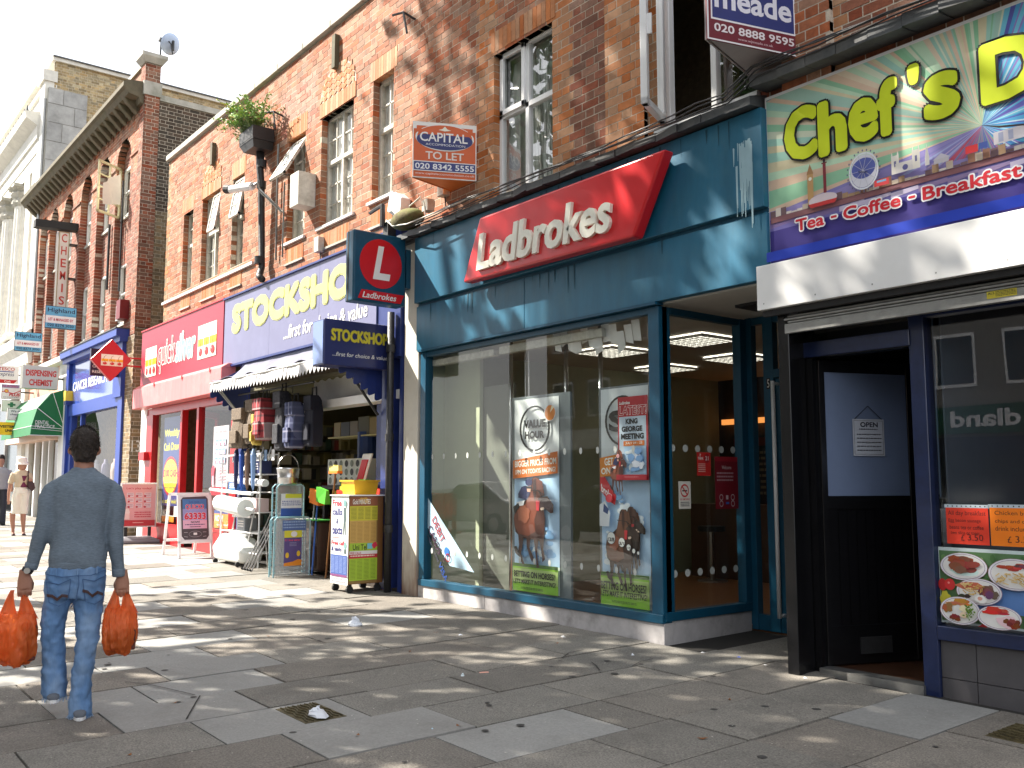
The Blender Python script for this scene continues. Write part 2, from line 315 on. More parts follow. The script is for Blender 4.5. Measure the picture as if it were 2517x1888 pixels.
# ---------------- brick walls ----------------
_BM={}; ACC={}
def bricks(parent,pl,a0,a1,b0,b1,holes,key,course=.0857,Ls=.228,Hs=.108,j=.0105,depth=.10,seed=1,cam_a=0,cam_b=1.5,nind=298,bond='flemish',backing=True,mats=None,mort='mortar'):
    """holes(b_mid) -> list of (lo,hi) gaps on that course; key(a,b) -> material key"""
    rr=random.Random(seed); out=[]; n=int(round((b1-b0)/course)); strips=[]
    for i in range(n):
        z0=b0+i*course; zm=z0+course/2; gaps=sorted(holes(zm)); seg=[]; cur=a0
        for lo,hi in gaps:
            if lo>cur: seg.append((cur,min(lo,a1)))
            cur=max(cur,hi)
            if cur>=a1: break
        if cur<a1: seg.append((cur,a1))
        seg=[s for s in seg if s[1]-s[0]>.01]
        if strips and strips[-1][2]==seg: strips[-1][1]=z0+course
        else: strips.append([z0,z0+course,seg])
        x=a0-(Ls+Hs+2*j)*(rr.random()*.04)-(0 if i%2==0 else (Ls/2+Hs/2+j)); t=0
        while x<a1:
            L=Ls if t%2==0 else Hs
            for lo,hi in seg:
                l=max(x,lo); h=min(x+L,hi)
                if h-l>.03: out.append((l,h,z0,z0+course-j,key((l+h)/2,zm)))
            x+=L+j; t+=1
    if backing:
        mb=MB()
        for z0,z1,seg in strips:
            for lo,hi in seg: pl.box(mb,lo+(.004 if lo>a0 else 0),hi-(.004 if hi<a1 else 0),z0,z1,-depth-.02,-.0025)
        part('mortar',mb,MT[mort],parent)
    out.sort(key=lambda q:(q[0]-cam_a)**2+(q[2]-cam_b)**2)
    rm=pl.u,pl.n,pl.v
    for l,h,z0,z1,k in out[:nind]:
        w=round((h-l)/.012)*.012; kk=(w,round(z1-z0,3),k,depth,tuple(pl.u))
        if kk not in _BM:
            mb=MB(); q=Pl((0,0,0),pl.u,pl.v); q.box(mb,-w/2,w/2,-(z1-z0)/2,(z1-z0)/2,-depth,0); _BM[kk]=mesh('brick',mb,MT[k])
        o=bpy.data.objects.new('brick',_BM[kk]); COL.objects.link(o); o.parent=parent; o.location=Vector(pl.p((l+h)/2,(z0+z1)/2,rr.uniform(-.002,.0025)))-BASE[parent]
    if parent not in ACC: ACC[parent]=(MB(),[])
    mb,ks=ACC[parent]
    for l,h,z0,z1,k in out[nind:]:
        ks.append(k) if k not in ks else 0; mb.cm=ks.index(k); mb.cr=rr.random(); c=rr.uniform(-.002,.0025); s=[pl.p(l,z0,-depth),pl.p(h,z0,-depth),pl.p(h,z1,-depth),pl.p(l,z1,-depth),pl.p(l,z0,c),pl.p(h,z0,c),pl.p(h,z1,c),pl.p(l,z1,c)]
        mb.add(s,[(4,5,6,7),(0,1,5,4),(1,2,6,5),(2,3,7,6),(3,0,4,7)])
def soldier(parent,pl,a0,a1,b0,b1,n,c,key='brick_orange',fan=0.,name='arch_brick'):
    "a row of upright bricks over a window; fan leans them outwards"
    for i in range(n):
        l=a0+(a1-a0)*i/n+.003; h=a0+(a1-a0)*(i+1)/n-.003; m=(a0+a1)/2; tl=(l-m)*(1+fan)+m; th=(h-m)*(1+fan)+m
        mb=MB(); mb.hexa([pl.p(l,b0,c-.1),pl.p(h,b0,c-.1),pl.p(th,b1,c-.1),pl.p(tl,b1,c-.1),pl.p(l,b0,c),pl.p(h,b0,c),pl.p(th,b1,c),pl.p(tl,b1,c)])
        part(name,mb,MT[key],parent)
def sash(parent,pl,a0,a1,b0,b1,cols,rt,rb,split,tops='frame',inset=.11,curtain='net_curtain',openm=None):
    "frame, glazing bars, panes, curtain. the window stands in a reveal"
    fw=.045; mb=MB(); c=-inset
    for q in ((a0,a1,b1-fw,b1),(a0,a1,b0,b0+fw),(a0,a0+fw,b0,b1),(a1-fw,a1,b0,b1)): pl.box(mb,*q,c-.06,c+.01)
    pl.box(mb,a0,a1,split-.03,split+.03,c-.055,c+.015)
    if openm: pl.box(mb,*openm,c-.055,c+.012)
    w=part('window',mb,MT['old_paint'],parent)
    mb=MB(); 
    for (z0,z1,r,cc) in ((b0+fw,split-.03,rb,c-.035),(split+.03,b1-fw,rt,c-.01)):
        for i in range(1,cols):
            x=a0+fw+(a1-a0-2*fw)*i/cols; pl.box(mb,x-.011,x+.011,z0,z1,cc-.02,cc+.008)
        for i in range(1,r):
            z=z0+(z1-z0)*i/r; pl.box(mb,a0+fw,a1-fw,z-.011,z+.011,cc-.02,cc+.008)
    part('glazing_bar',mb,MT['old_paint'],w)
    for (z0,z1,r,cc) in ((b0+fw,split-.03,rb,c-.035),(split+.03,b1-fw,rt,c-.01)):
        for i in range(cols):
            for jn in range(r):
                x0=a0+fw+(a1-a0-2*fw)*i/cols; x1=a0+fw+(a1-a0-2*fw)*(i+1)/cols; y0=z0+(z1-z0)*jn/r; y1=z0+(z1-z0)*(jn+1)/r
                mb=MB(); pl.quad(mb,x0,x1,y0,y1,cc-.006+random.uniform(-.001,.001)); part('pane',mb,MT['window_glass'],w)
    pbox(pl,'lintel',MT['mortar'],parent,a0-.02,a1+.02,b1+.002,b1+.085,-.2,-.012)
    if curtain:
        mb=MB(); n=int((a1-a0+.3)/.02); pts=[]
        for i in range(n+1):
            x=a0-.15+(a1-a0+.3)*i/n; pts.append((x,.012*math.sin(i*1.1)+.006*math.sin(i*.37)))
        for (x,d),(x2,d2) in zip(pts,pts[1:]): mb.add([pl.p(x,b0,c-.078+d),pl.p(x2,b0,c-.078+d2),pl.p(x2,b1,c-.078+d2),pl.p(x,b1,c-.078+d)],[(0,1,2,3)])
        part('curtain',mb,MT[curtain],w,smooth=True)
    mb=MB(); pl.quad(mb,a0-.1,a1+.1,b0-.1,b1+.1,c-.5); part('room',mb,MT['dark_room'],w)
    return w
mat('net_curtain',(.82,.82,.80),.9,var=.06,scale=3)
mat('grey_curtain',(.58,.58,.56),.9,var=.25,scale=3)
def gaps(rects):
    def f(z):
        return [(a,b) for (a,b,c,d) in rects if c<=z<=d]
    return f
WY=6.02; BW=Pl((0,WY,0))      # brick front plane of the terrace
terr=thing('brick_terrace','long two storey red brick terrace with stone coping over the four shops','building',(-10,WY,0))
TOP=8.17
wins=[(-18.13,-17.60,5.2,6.82),(-17.1,-16.2,5.2,6.84),(-15.6,-15.08,5.2,6.84),(-13.32,-12.72,5.22,6.86),(-12.18,-11.2,5.22,6.88),(-10.66,-10.12,5.24,6.92),(-7.95,-6.95,4.60,6.30),(-5.48,-4.42,4.63,6.32),(-2.75,-1.2,4.66,6.3)]
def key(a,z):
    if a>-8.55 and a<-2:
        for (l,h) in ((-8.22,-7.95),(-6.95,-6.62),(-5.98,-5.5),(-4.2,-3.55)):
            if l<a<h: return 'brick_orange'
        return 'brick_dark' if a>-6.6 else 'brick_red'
    if a<-19.0: return 'brick_orange'
    if 6.86<z<7.7 and -13.6<a<-12.3: return 'brick_pink'
    return 'brick_red'
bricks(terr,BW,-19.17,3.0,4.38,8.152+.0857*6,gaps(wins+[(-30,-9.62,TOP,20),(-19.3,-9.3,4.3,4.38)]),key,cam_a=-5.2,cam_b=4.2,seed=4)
# the lower strip of wall behind the fascias stays plain brick
# orange soldier arches
for (a0,a1,b0,b1,n) in ((-18.22,-17.55,6.82,7.08,9),(-15.66,-15.02,6.84,7.14,9),(-13.38,-12.66,6.86,7.16,10),(-10.74,-10.04,6.92,7.2,10),(-8.0,-6.9,6.30,6.54,15),(-5.55,-4.3,6.32,6.56,17)):
    soldier(terr,BW,a0,a1,b0,b1,n,.004)
# herringbone tympana over the two wide windows
def tymp(cx,w,b0,h):
    n=9
    mb=MB(); pts=[(cx-w/2,b0)]+[(cx-w/2*math.cos(t*math.pi/16)*(1 if t<9 else 1),b0+.22+(h-.22)*math.sin(t*math.pi/16)) for t in range(17)]+[(cx+w/2,b0)]
    BW.prism(mb,pts,-.01,.003); part('tympanum',mb,MT['mortar'],terr)
    soldier(terr,BW,cx-w/2,cx+w/2,b0,b0+.22,13,.012)
    for r in range(int(h/.09)):
        for q in range(int(w/.075)+1):
            x=cx-w/2+.0375+q*.075; z=b0+.27+r*.085
            if z>b0+h-.03: continue
            lim=w/2*math.sqrt(max(0,1-((z-b0-.22)/(h-.22))**2))
            if abs(x-cx)>lim-.02: continue
            s=1 if q%2 else -1; mb=MB()
            BW.prism(mb,[(x-.035,z-.028+s*.02),(x+.035,z-.028-s*.02),(x+.035,z+.04-s*.02),(x-.035,z+.04+s*.02)],-.01,.012); part('arch_brick',mb,MT['brick_orange'],terr)
tymp(-16.65,1.0,6.84,.62); tymp(-11.69,1.1,6.88,.68)
# tile-on-edge panels below windows
for (a0,a1) in ((-18.13,-17.6),(-17.0,-16.3),(-15.6,-15.08),(-13.3,-12.7),(-12.15,-11.25),(-10.66,-10.12)):
    soldier(terr,BW,a0,a1,4.88,5.10,int((a1-a0)/.03),.006,name='tile')
    pbox(BW,'ledge',MT['coping'],terr,a0-.02,a1+.02,4.845,4.875,-.02,.03)
# coping
x=-19.22
while x<-9.6:
    l=min(x+.92,-9.58); pbox(BW,'coping_stone',MT['coping'],terr,x,l-.008,TOP,TOP+.11,-.4,.06,bev=.008); x=l
pbox(BW,'coping_stone',MT['coping'],terr,-9.6,3,8.66,8.78,-.4,.06)
mb=MB(); mb.box(-19.17,3,WY+1.5,14,4.9,8.1); mb.box(-19.17,3,WY+.12,WY+1.5,4.42,4.5); mb.box(-19.17,3,WY+.12,WY+1.5,8.0,8.1); mb.box(-19.17,-19.05,WY+.0,WY+.12,0,8.16); mb.box(-19.17,-19.0,WY+.12,14,0,4.9); part('wall',mb,MT['brick_stock'],terr)
# string sill running under the stock shop windows
mb=MB(); BW.box(mb,-19.18,-14.55,5.115,5.165,-.05,.045); BW.box(mb,-13.4,-12.65,5.17,5.21,-.11,.04); BW.box(mb,-12.25,-11.12,5.17,5.21,-.11,.04); BW.box(mb,-10.74,-10.04,5.19,5.23,-.11,.04); part('window_sill',mb,MT['white_paint'],terr)
W=[]
for i,(a0,a1,b0,b1) in enumerate(wins[:6]):
    wide=a1-a0>.7
    W.append(sash(terr,BW,a0,a1,b0,b1,4 if wide else 2,2 if wide else 2,3,b0+(b1-b0)*.58,curtain='net_curtain' if i in (3,4,5) else 'grey_curtain',openm=((a0+a1)/2-.025,(a0+a1)/2+.025,b0,b1) if wide else None))
# awning-hung top light of the narrow window
def flap(a0,a1,zt,h,out,cols,rows,c):
    mb=MB(); q=Pl((0,WY+ (-c),0)); v=Vector((0,-out,-h)); Lh=v.length; pl=Pl((a0,WY-c,zt),(1,0,0),(0,out,h)); w=a1-a0
    for r in ((0,w,-.04,0),(0,w,-Lh,-Lh+.04),(0,.04,-Lh,0),(w-.04,w,-Lh,0)): pl.box(mb,*r,-.02,.02)
    for i in range(1,cols): pl.box(mb,w*i/cols-.01,w*i/cols+.01,-Lh,0,-.015,.015)
    for i in range(1,rows): pl.box(mb,0,w,-Lh*i/rows-.01,-Lh*i/rows+.01,-.015,.015)
    f=part('open_casement',mb,MT['old_paint'],terr); mb=MB(); pl.quad(mb,0,w,-Lh,0,0.003); pl.quad(mb,0,w,-Lh,0,-.006); part('pane',mb,MT['upvc'],f)
    mb=MB(); mb.tube([(a0+w*.8,WY-c-out,zt-h),(a0+w*.8,WY+.1,zt-h+.05)],.008,5); part('stay',mb,MT['iron'],f)
flap(-13.28,-12.76,6.80,.66,.38,2,3,-.06)
flap(-15.56,-15.12,6.80,.70,.12,2,3,-.05)
flap(-16.62,-16.24,6.80,.72,.12,2,3,-.05)
glass('bright_glass',(.93,.95,.94),.02,refl=1.6,base=.12)
# white plastic windows over the betting shop
def upvc(a0,a1,b0,b1,topf,mull,inset=.09,opened=False,name='window'):
    c=-inset; mb=MB(); f=.055
    for q in ((a0,a1,b1-f,b1),(a0,a1,b0,b0+f),(a0,a0+f,b0,b1),(a1-f,a1,b0,b1),(a0,a1,topf-.03,topf+.03),(mull-.03,mull+.03,b0,b1)): BW.box(mb,*q,c-.06,c+.01)
    if not opened:
        for q in ((a0+f*.6,mull-.02,b1-f*1.6,b1-f*.6),(a0+f*.6,mull-.02,topf+.0,topf+.06),(a0+f*.6,a0+f*1.7,topf,b1-f*.6),(mull-.075,mull-.02,topf,b1-f*.6)): BW.box(mb,*q,c,c+.035)
    w=part(name,mb,MT['upvc'],terr); bevel(w,.004,1)
    cells=[(a0+f,mull-.03,topf+.03,b1-f),(mull+.03,a1-f,topf+.03,b1-f),(a0+f,mull-.03,b0+f,topf-.03),(mull+.03,a1-f,b0+f,topf-.03)]
    if opened: cells=[q for i,q in enumerate(cells) if i not in (0,2)]
    for q in cells:
        mb=MB(); BW.quad(mb,*q,c-.02); part('pane',mb,MT['bright_glass'],w)
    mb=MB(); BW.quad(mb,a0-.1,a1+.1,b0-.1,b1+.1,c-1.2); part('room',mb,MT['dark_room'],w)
    pbox(BW,'lintel',MT['mortar'],terr,a0-.02,a1+.02,b1+.002,b1+.085,-.2,-.012)
    pbox(BW,'sill',MT['upvc'],w,a0-.03,a1+.03,b0-.035,b0,c-.02,.05)
    return w
w=upvc(-7.95,-6.95,4.60,6.30,5.56,-7.46)
mb=MB(); BW.quad(mb,-8.2,-6.7,4.5,6.4,-.28); part('reflection_backing',mb,MT['grey_curtain'],w)  # grey sheet added behind the panes, standing in for their pale reflections
mb=MB()
for (x,s,sg) in ((-7.35,.35,1),(-7.75,.25,-1),(-7.55,.3,1)):
    for i in range(7):
        t=i*.035; mb.add([BW.p(x+t*.4*sg,6.2,-.22-t*.3),BW.p(x+(t+.035)*.4*sg,6.2,-.22-(t%.07)*.4),BW.p(x+(t+.035)*1.6*sg,4.68,-.22-(t%.07)*.3),BW.p(x+t*1.6*sg,4.68,-.22-t*.3)],[(0,1,2,3)])
part('curtain',mb,MT['net_curtain'],w)
w=upvc(-5.48,-4.42,4.63,6.32,7.0,-4.93,opened=True)
# the open casement swinging out over the street
pl=Pl((-5.42,WY-.02,4.68),(.40,-.917,0)); mb=MB(); cw=.50; ch=1.6
for q in ((0,cw,0,.065),(0,cw,ch-.065,ch),(0,.065,0,ch),(cw-.065,cw,0,ch)): pl.box(mb,*q,-.03,.03)
oc=part('open_casement',mb,MT['upvc'],terr); bevel(oc,.006,1)
mb=MB(); pl.quad(mb,.065,cw-.065,.065,ch-.065,0); part('pane',mb,MT['window_glass'],oc)
mb=MB(); pl.box(mb,cw-.04,cw-.02,.62,.80,-.07,-.03); part('handle',mb,MT['upvc'],oc)
upvc(-2.75,-1.2,4.66,6.3,5.7,-2.0)
# stepped pilasters of darker brick near the casement
for (l,h) in ((-6.12,-5.62),(-4.15,-3.72)):
    bricks(terr,Pl((0,WY-.055,0)),l,h,4.52,8.2,gaps([]),lambda a,z:'brick_orange' if a<-5 else 'brick_red',depth=.05,nind=0,seed=int(-l*9))
# slender stone brackets standing on the arches, bent wall irons, downpipes
for (x,z0,z1) in ((-16.55,7.36,7.78),(-11.72,7.48,7.98)):
    pbox(BW,'bracket',MT['cornice'],terr,x-.05,x+.05,z0,z1,.0,.075)
for (x,z) in ((-13.55,7.35),(-9.62,7.38)):
    mb=MB(); mb.tube([(x,WY,z),(x-.02,WY-.16,z+.05),(x-.22,WY-.2,z+.08)],.016,6); mb.tube([(x-.02,WY-.16,z+.05),(x+.1,WY-.18,z-.28)],.014,6); part('wall_iron',mb,MT['iron'],terr)
# lead flashing ledge over the shop signs
mb=MB()
for (x0,x1,z,t) in ((-9.62,-4.33,4.47,.05),(-4.33,3,4.60,.07)):
    n=int((x1-x0)/.25)
    for i in range(n):
        a=x0+(x1-x0)*i/n; b=x0+(x1-x0)*(i+1)/n; d=random.uniform(-.012,.012); d2=random.uniform(-.01,.01)
        mb.hexa([(a,5.80+d,z-.02+d2),(b-.004,5.80+d2,z-.02+d),(b-.004,6.05,z+.0),(a,6.05,z+.0),(a,5.80+d,z+t+d2),(b-.004,5.80+d2,z+t+d),(b-.004,6.05,z+t+.07),(a,6.05,z+t+.07)])
part('lead_flashing',mb,MT['lead'],terr)
# ---------------- flat print helper ----------------
class Print:
    "a printed sheet: coloured shapes laid a fraction of a millimetre apart, given in the sheet's own pixel grid"
    def __init__(s,pl,a0,a1,b0,b1,px=(0,0,100,100),c=.001,step=.00035,rough=.5):
        s.pl=pl; s.q=(a0,a1,b0,b1); s.px=px; s.c=c; s.st=step; s.mb=MB(); s.ms=[]; s.rough=rough
    def m(s,x,y):
        x0,y0,x1,y1=s.px; a0,a1,b0,b1=s.q; return (a0+(x-x0)/(x1-x0)*(a1-a0), b1-(y-y0)/(y1-y0)*(b1-b0))
    def _mat(s,col):
        mt=flat('print_%02x%02x%02x'%tuple(int(v) for v in col),*col,s.rough) if not isinstance(col,str) else MT[col]
        if mt not in s.ms: s.ms.append(mt)
        s.mb.cm=s.ms.index(mt)
    def poly(s,col,*pts):
        s._mat(col); s.c+=s.st; p=[s.m(x,y) for x,y in pts]
        s.pl.poly(s.mb,p[::-1],s.c); return s
    def rect(s,col,x0,y0,x1,y1): return s.poly(col,(x0,y0),(x1,y0),(x1,y1),(x0,y1))
    def disc(s,col,x,y,r,ry=None,n=20): ry=ry or r; return s.poly(col,*[(x+r*math.cos(6.2832*k/n),y+ry*math.sin(6.2832*k/n)) for k in range(n)])
    def blob(s,col,x,y,r,ry,seed,n=18,j=.18):
        q=random.Random(seed); return s.poly(col,*[(x+r*f*math.cos(6.2832*k/n),y+ry*f*math.sin(6.2832*k/n)) for k in range(n) for f in (1+q.uniform(-j,j),)])
    def ring(s,col,x,y,r,ry,w,n=28):
        s._mat(col); s.c+=s.st
        for k in range(n):
            a=6.2832*k/n; b=6.2832*(k+1)/n; s.pl.poly(s.mb,[s.m(x+rr*math.cos(t),y+rz*math.sin(t)) for rr,rz,t in ((r-w,ry-w,a),(r,ry,a),(r,ry,b),(r-w,ry-w,b))][::-1],s.c)
        return s
    def line(s,col,w,*pts):
        s._mat(col); s.c+=s.st
        for (x,y),(x2,y2) in zip(pts,pts[1:]):
            L=math.hypot(x2-x,y2-y) or 1; nx,ny=-(y2-y)/L*w/2,(x2-x)/L*w/2; p=[s.m(x-nx,y-ny),s.m(x2-nx,y2-ny),s.m(x2+nx,y2+ny),s.m(x+nx,y+ny)]
            s.pl.poly(s.mb,p if ((p[1][0]-p[0][0])*(p[2][1]-p[0][1])-(p[1][1]-p[0][1])*(p[2][0]-p[0][0]))>0 else p[::-1],s.c)
        return s
    def text(s,t,col,x0,y0,x1,y1,off=0.,shear=0.,rise=0.,outl=None):
        v,f=glyph(t,off,shear,0); 
        if not v: return s
        xs=[p[0] for p in v]; ys=[p[1] for p in v]; a,b,c_,d=min(xs),max(xs),min(ys),max(ys)
        def put(v,f):
            s.c+=s.st; s.mb.add([s.pl.p(*s.m(x0+(p[0]-a)/(b-a)*(x1-x0),y1-(p[1]-c_)/(d-c_)*(y1-y0)-rise*(p[0]-a)/(b-a)),s.c) for p in v],f)
        if outl: s._mat(outl[1]); put(*glyph(t,off+outl[0],shear,0))
        s._mat(col); put(v,f); return s
    def lines(s,col,x0,y0,x1,y1,n,seed=1,h=.45):
        "rows of small print too small to read"
        q=random.Random(seed); s._mat(col); s.c+=s.st
        for i in range(n):
            y=y0+(y1-y0)*i/n; x=x0
            while x<x1-1e-6:
                w=(x1-x0)*q.uniform(.04,.14); e=min(x+w,x1); s.pl.poly(s.mb,[s.m(x,y+(y1-y0)/n*h),s.m(e,y+(y1-y0)/n*h),s.m(e,y),s.m(x,y)],s.c); x=e+(x1-x0)*.02
        return s
    def done(s,parent,name='print',label=None): return part(name,s.mb,s.ms,parent,label=label)
# ---------------- the betting shop ----------------
P=Pl((0,F,0)); LB=thing('betting_shop','teal fronted betting shop with a big glass window and recessed entrance','shop',(-7,F,gz(-7,F)))
def fascia_panel(name,pts,c0,c1,m,parent,bev=.006,**k):
    mb=MB(); P.prism(mb,pts,c0,c1); o=part(name,mb,m,parent,**k); bevel(o,bev); return o
fascia_panel('fascia',[(-9.36,3.64),(-4.30,3.64),(-4.30,4.44),(-9.36,4.44)],-.03,.09,MT['teal'],LB)
fascia_panel('fascia',[(-9.36,3.07),(-7.3,3.07),(-7.3,3.60),(-9.36,3.60)],-.03,.055,MT['teal'],LB)
fascia_panel('fascia',[(-7.297,3.07),(-4.30,3.07),(-4.30,3.60),(-7.297,3.60)],-.03,.055,MT['teal'],LB)
pbox(P,'gutter_strip',MT['teal_frame'],LB,-9.36,-4.3,3.602,3.636,-.03,.03)
pbox(P,'drip_strip',MT['teal_frame'],LB,-9.30,-5.47,3.045,3.068,-.03,.075)
fr=MB()
for q in ((-9.31,-9.20,.385,3.04),(-5.61,-5.48,.385,3.04)): P.box(fr,*q,-.09,.02)
P.box(fr,-9.20,-5.61,2.985,3.04,-.07,.01); P.box(fr,-9.31,-5.48,.31,.385,-.09,.03)
wf=part('window_frame',fr,MT['teal_frame'],LB); bevel(wf,.005)
for (a,b) in ((-9.2,-6.785),(-6.781,-5.61)):
    mb=MB(); P.quad(mb,a,b,.385,2.985,-.03); part('shop_window',mb,MT['shop_glass'],LB)
x=-9.33
for (a,b) in ((-9.33,-8.03),(-8.024,-5.482)):
    mb=MB(); mb.hexa([(a,F-.012,gz(a,F)-.1),(b,F-.012,gz(b,F)-.1),(b,F+.12,0),(a,F+.12,0),(a,F-.012,.308),(b,F-.012,.308),(b,F+.12,.308),(a,F+.12,.308)]); o=part('plinth_panel',mb,MT['plinth'],LB); bevel(o,.004)
S=Pl((-5.48,F,0),(0,1,0)); fr=MB()
S.box(fr,.0,1.30,.325,.40,-.08,.012); S.box(fr,.125,1.10,2.98,3.04,-.07,.005); S.box(fr,0.021,.125,.4,3.04,-.09,.0); S.box(fr,1.08,1.17,.4,3.04,-.08,.015); S.box(fr,1.24,1.31,.16,3.04,-.08,.012)
o=part('return_frame',fr,MT['teal_frame'],LB); bevel(o,.004)
mb=MB(); S.quad(mb,.125,1.08,.40,2.98,-.03); part('return_window',mb,MT['shop_glass'],LB)
mb=MB(); S.quad(mb,1.17,1.24,.40,3.04,-.05); part('return_window',mb,MT['shop_glass'],LB)
mb=MB(); S.box(mb,.0,1.17,.1,.322,-.1,-.004); part('plinth_panel',mb,MT['plinth'],LB)
# recessed entrance: door wall, soffit
DW=Pl((0,F+1.19,0)); fr=MB()
DW.box(fr,-5.48,-5.41,.16,3.05,-.06,.02); DW.box(fr,-5.28,-5.17,.16,3.05,-.06,.02); DW.box(fr,-5.41,-4.2,.16,.30,-.06,.01); DW.box(fr,-5.17,-4.2,2.46,2.54,-.06,.02); DW.box(fr,-5.41,-4.2,2.98,3.05,-.06,.01); DW.box(fr,-4.25,-4.17,.16,3.05,-.06,.02)
o=part('door_frame',fr,MT['teal_frame'],LB); bevel(o,.004)
mb=MB(); DW.quad(mb,-5.41,-5.28,.3,2.98,-.03); DW.quad(mb,-5.17,-4.2,2.54,2.98,-.03); part('door_light',mb,MT['shop_glass'],LB)
fr=MB(); DW.box(fr,-5.165,-5.09,.17,2.45,-.055,.0); DW.box(fr,-4.33,-4.255,.17,2.45,-.055,0.); DW.box(fr,-5.09,-4.33,.17,.36,-.055,0.); DW.box(fr,-5.09,-4.33,2.37,2.45,-.055,0.)
d=part('door',fr,MT['teal_frame'],LB)
mb=MB(); DW.quad(mb,-5.09,-4.33,.36,2.37,-.03); part('pane',mb,MT['shop_glass'],d)
mb=MB(); mb.tube([(-5.12,F+1.09,.30),(-5.12,F+1.09,2.42)],.019,10); mb.tube([(-5.12,F+1.09,.32),(-5.12,F+1.19,.32)],.015,6); mb.tube([(-5.12,F+1.09,2.40),(-5.12,F+1.19,2.40)],.015,6); part('handle',mb,MT['upvc'],d,smooth=True)
q=Print(DW,-5.245,-5.205,2.36,2.46,c=.022); q.rect((15,15,15),0,0,100,100).text('5',(230,230,225),22,12,78,88); q.done(LB,'number_plate')
mb=MB(); mb.box(-5.48,-4.2,F+.03,F+1.25,3.055,3.09); part('soffit',mb,MT['ceil'],LB)
mb=MB(); mb.box(-5.10,-4.75,F+.55,F+.85,3.03,3.056); part('vent',mb,MT['black_matt'],LB)
# interior
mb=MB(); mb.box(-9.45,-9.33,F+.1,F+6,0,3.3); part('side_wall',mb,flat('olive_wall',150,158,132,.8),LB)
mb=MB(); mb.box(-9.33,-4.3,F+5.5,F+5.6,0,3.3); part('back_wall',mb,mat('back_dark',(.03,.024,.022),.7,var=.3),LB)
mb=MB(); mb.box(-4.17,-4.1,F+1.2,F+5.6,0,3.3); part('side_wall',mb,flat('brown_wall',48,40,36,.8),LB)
mb=MB(); mb.box(-9.33,-5.56,F+.1,F+1.2,.05,.19); mb.box(-9.33,-4.17,F+1.2,F+5.5,.05,.19); part('shop_floor',mb,MT['wood_floor'],LB)
mb=MB(); mb.box(-9.33,-5.48,F+.05,F+1.2,3.075,3.12); mb.box(-9.33,-4.17,F+1.2,F+5.5,3.075,3.12); part('ceiling',mb,MT['ceil'],LB)
# pale olive display screen at the left of the window
mb=MB(); mb.box(-9.33,-8.62,F+.35,F+.40,.19,3.05); part('display_screen',mb,flat('olive_screen',172,178,150,.7,var=.03),LB)
mb=MB(); mb.box(-8.61,-8.05,F+.40,F+.44,.19,2.6); part('display_screen',mb,flat('grey_screen',105,108,98,.6),LB)
gl=mat('light_panel',(.9,.9,.85),.5,emis=(1,.93,.8,1.3))
for (cx,cy) in ((-6.62,F+1.85),(-7.3,F+3.4),(-7.86,F+1.75),(-5.3,F+3.3),(-8.6,F+3.5)):
    l=thing('ceiling_light','lit square louvred ceiling light of the betting shop, '+{-6.62:'nearest the corner glass',-7.3:'second behind the corner glass',-7.86:'over the left poster',-5.3:'behind the entrance door',-8.6:'deep inside at the left'}[cx],'ceiling light',(cx,cy,3.06),'square ceiling lights of the betting shop')
    mb=MB(); mb.box(cx-.3,cx+.3,cy-.3,cy+.3,3.062,3.07); part('diffuser',mb,gl,l)
    mb=MB()
    for i in range(8):
        t=-.3+.6*i/7; mb.box(cx+t-.012,cx+t+.012,cy-.31,cy+.31,3.03,3.06); mb.box(cx-.31,cx+.31,cy+t-.012,cy+t+.012,3.032,3.058)
    part('louvre',mb,MT['upvc'],l)
# warm cove, counters and dark screens at the back
pbox(Pl((0,F+5.45,0)),'cove_light',mat('cove',(.5,.2,.05),.5,emis=(1,.35,.08,.35)),LB,-9.2,-4.3,2.38,2.46,0,.05)
for i,(a,b,z0,z1) in enumerate(((-9.0,-8.1,1.2,2.2),(-7.9,-7.0,1.3,2.2),(-6.8,-5.9,1.3,2.2),(-5.7,-4.8,1.3,2.2))):
    sp=Pl((0,F+5.4,0)); pr=Print(sp,a,b,z0,z1,c=.02); pr.rect((28,26,30),0,0,100,100).rect((90,30,30),4,4,96,16).lines((120,110,90),8,24,92,92,8,i); pr.done(LB,'notice_board')
mb=MB(); mb.box(-8.9,-5.2,F+4.3,F+4.9,.19,1.2); part('counter',mb,mat('counter_wood',(.08,.04,.025),.4),LB)
for i in range(3):
    x=-8.2+i*1.3; s=thing('bar_stool','dark stool in front of the betting counter, %s'%('at its left end','in its middle','at its right end')[i],'stool',(x,F+3.9,.19),'stools in the betting shop')
    mb=MB(); mb.tube([(x,F+3.9,.19),(x,F+3.9,.85)],.03,8); mb.tube([(x,F+3.9,.19),(x,F+3.9,.21)],.2,14); part('stem',mb,MT['metal'],s); mb=MB(); mb.tube([(x,F+3.9,.85),(x,F+3.9,.92)],.18,14); part('seat',mb,MT['black_matt'],s)
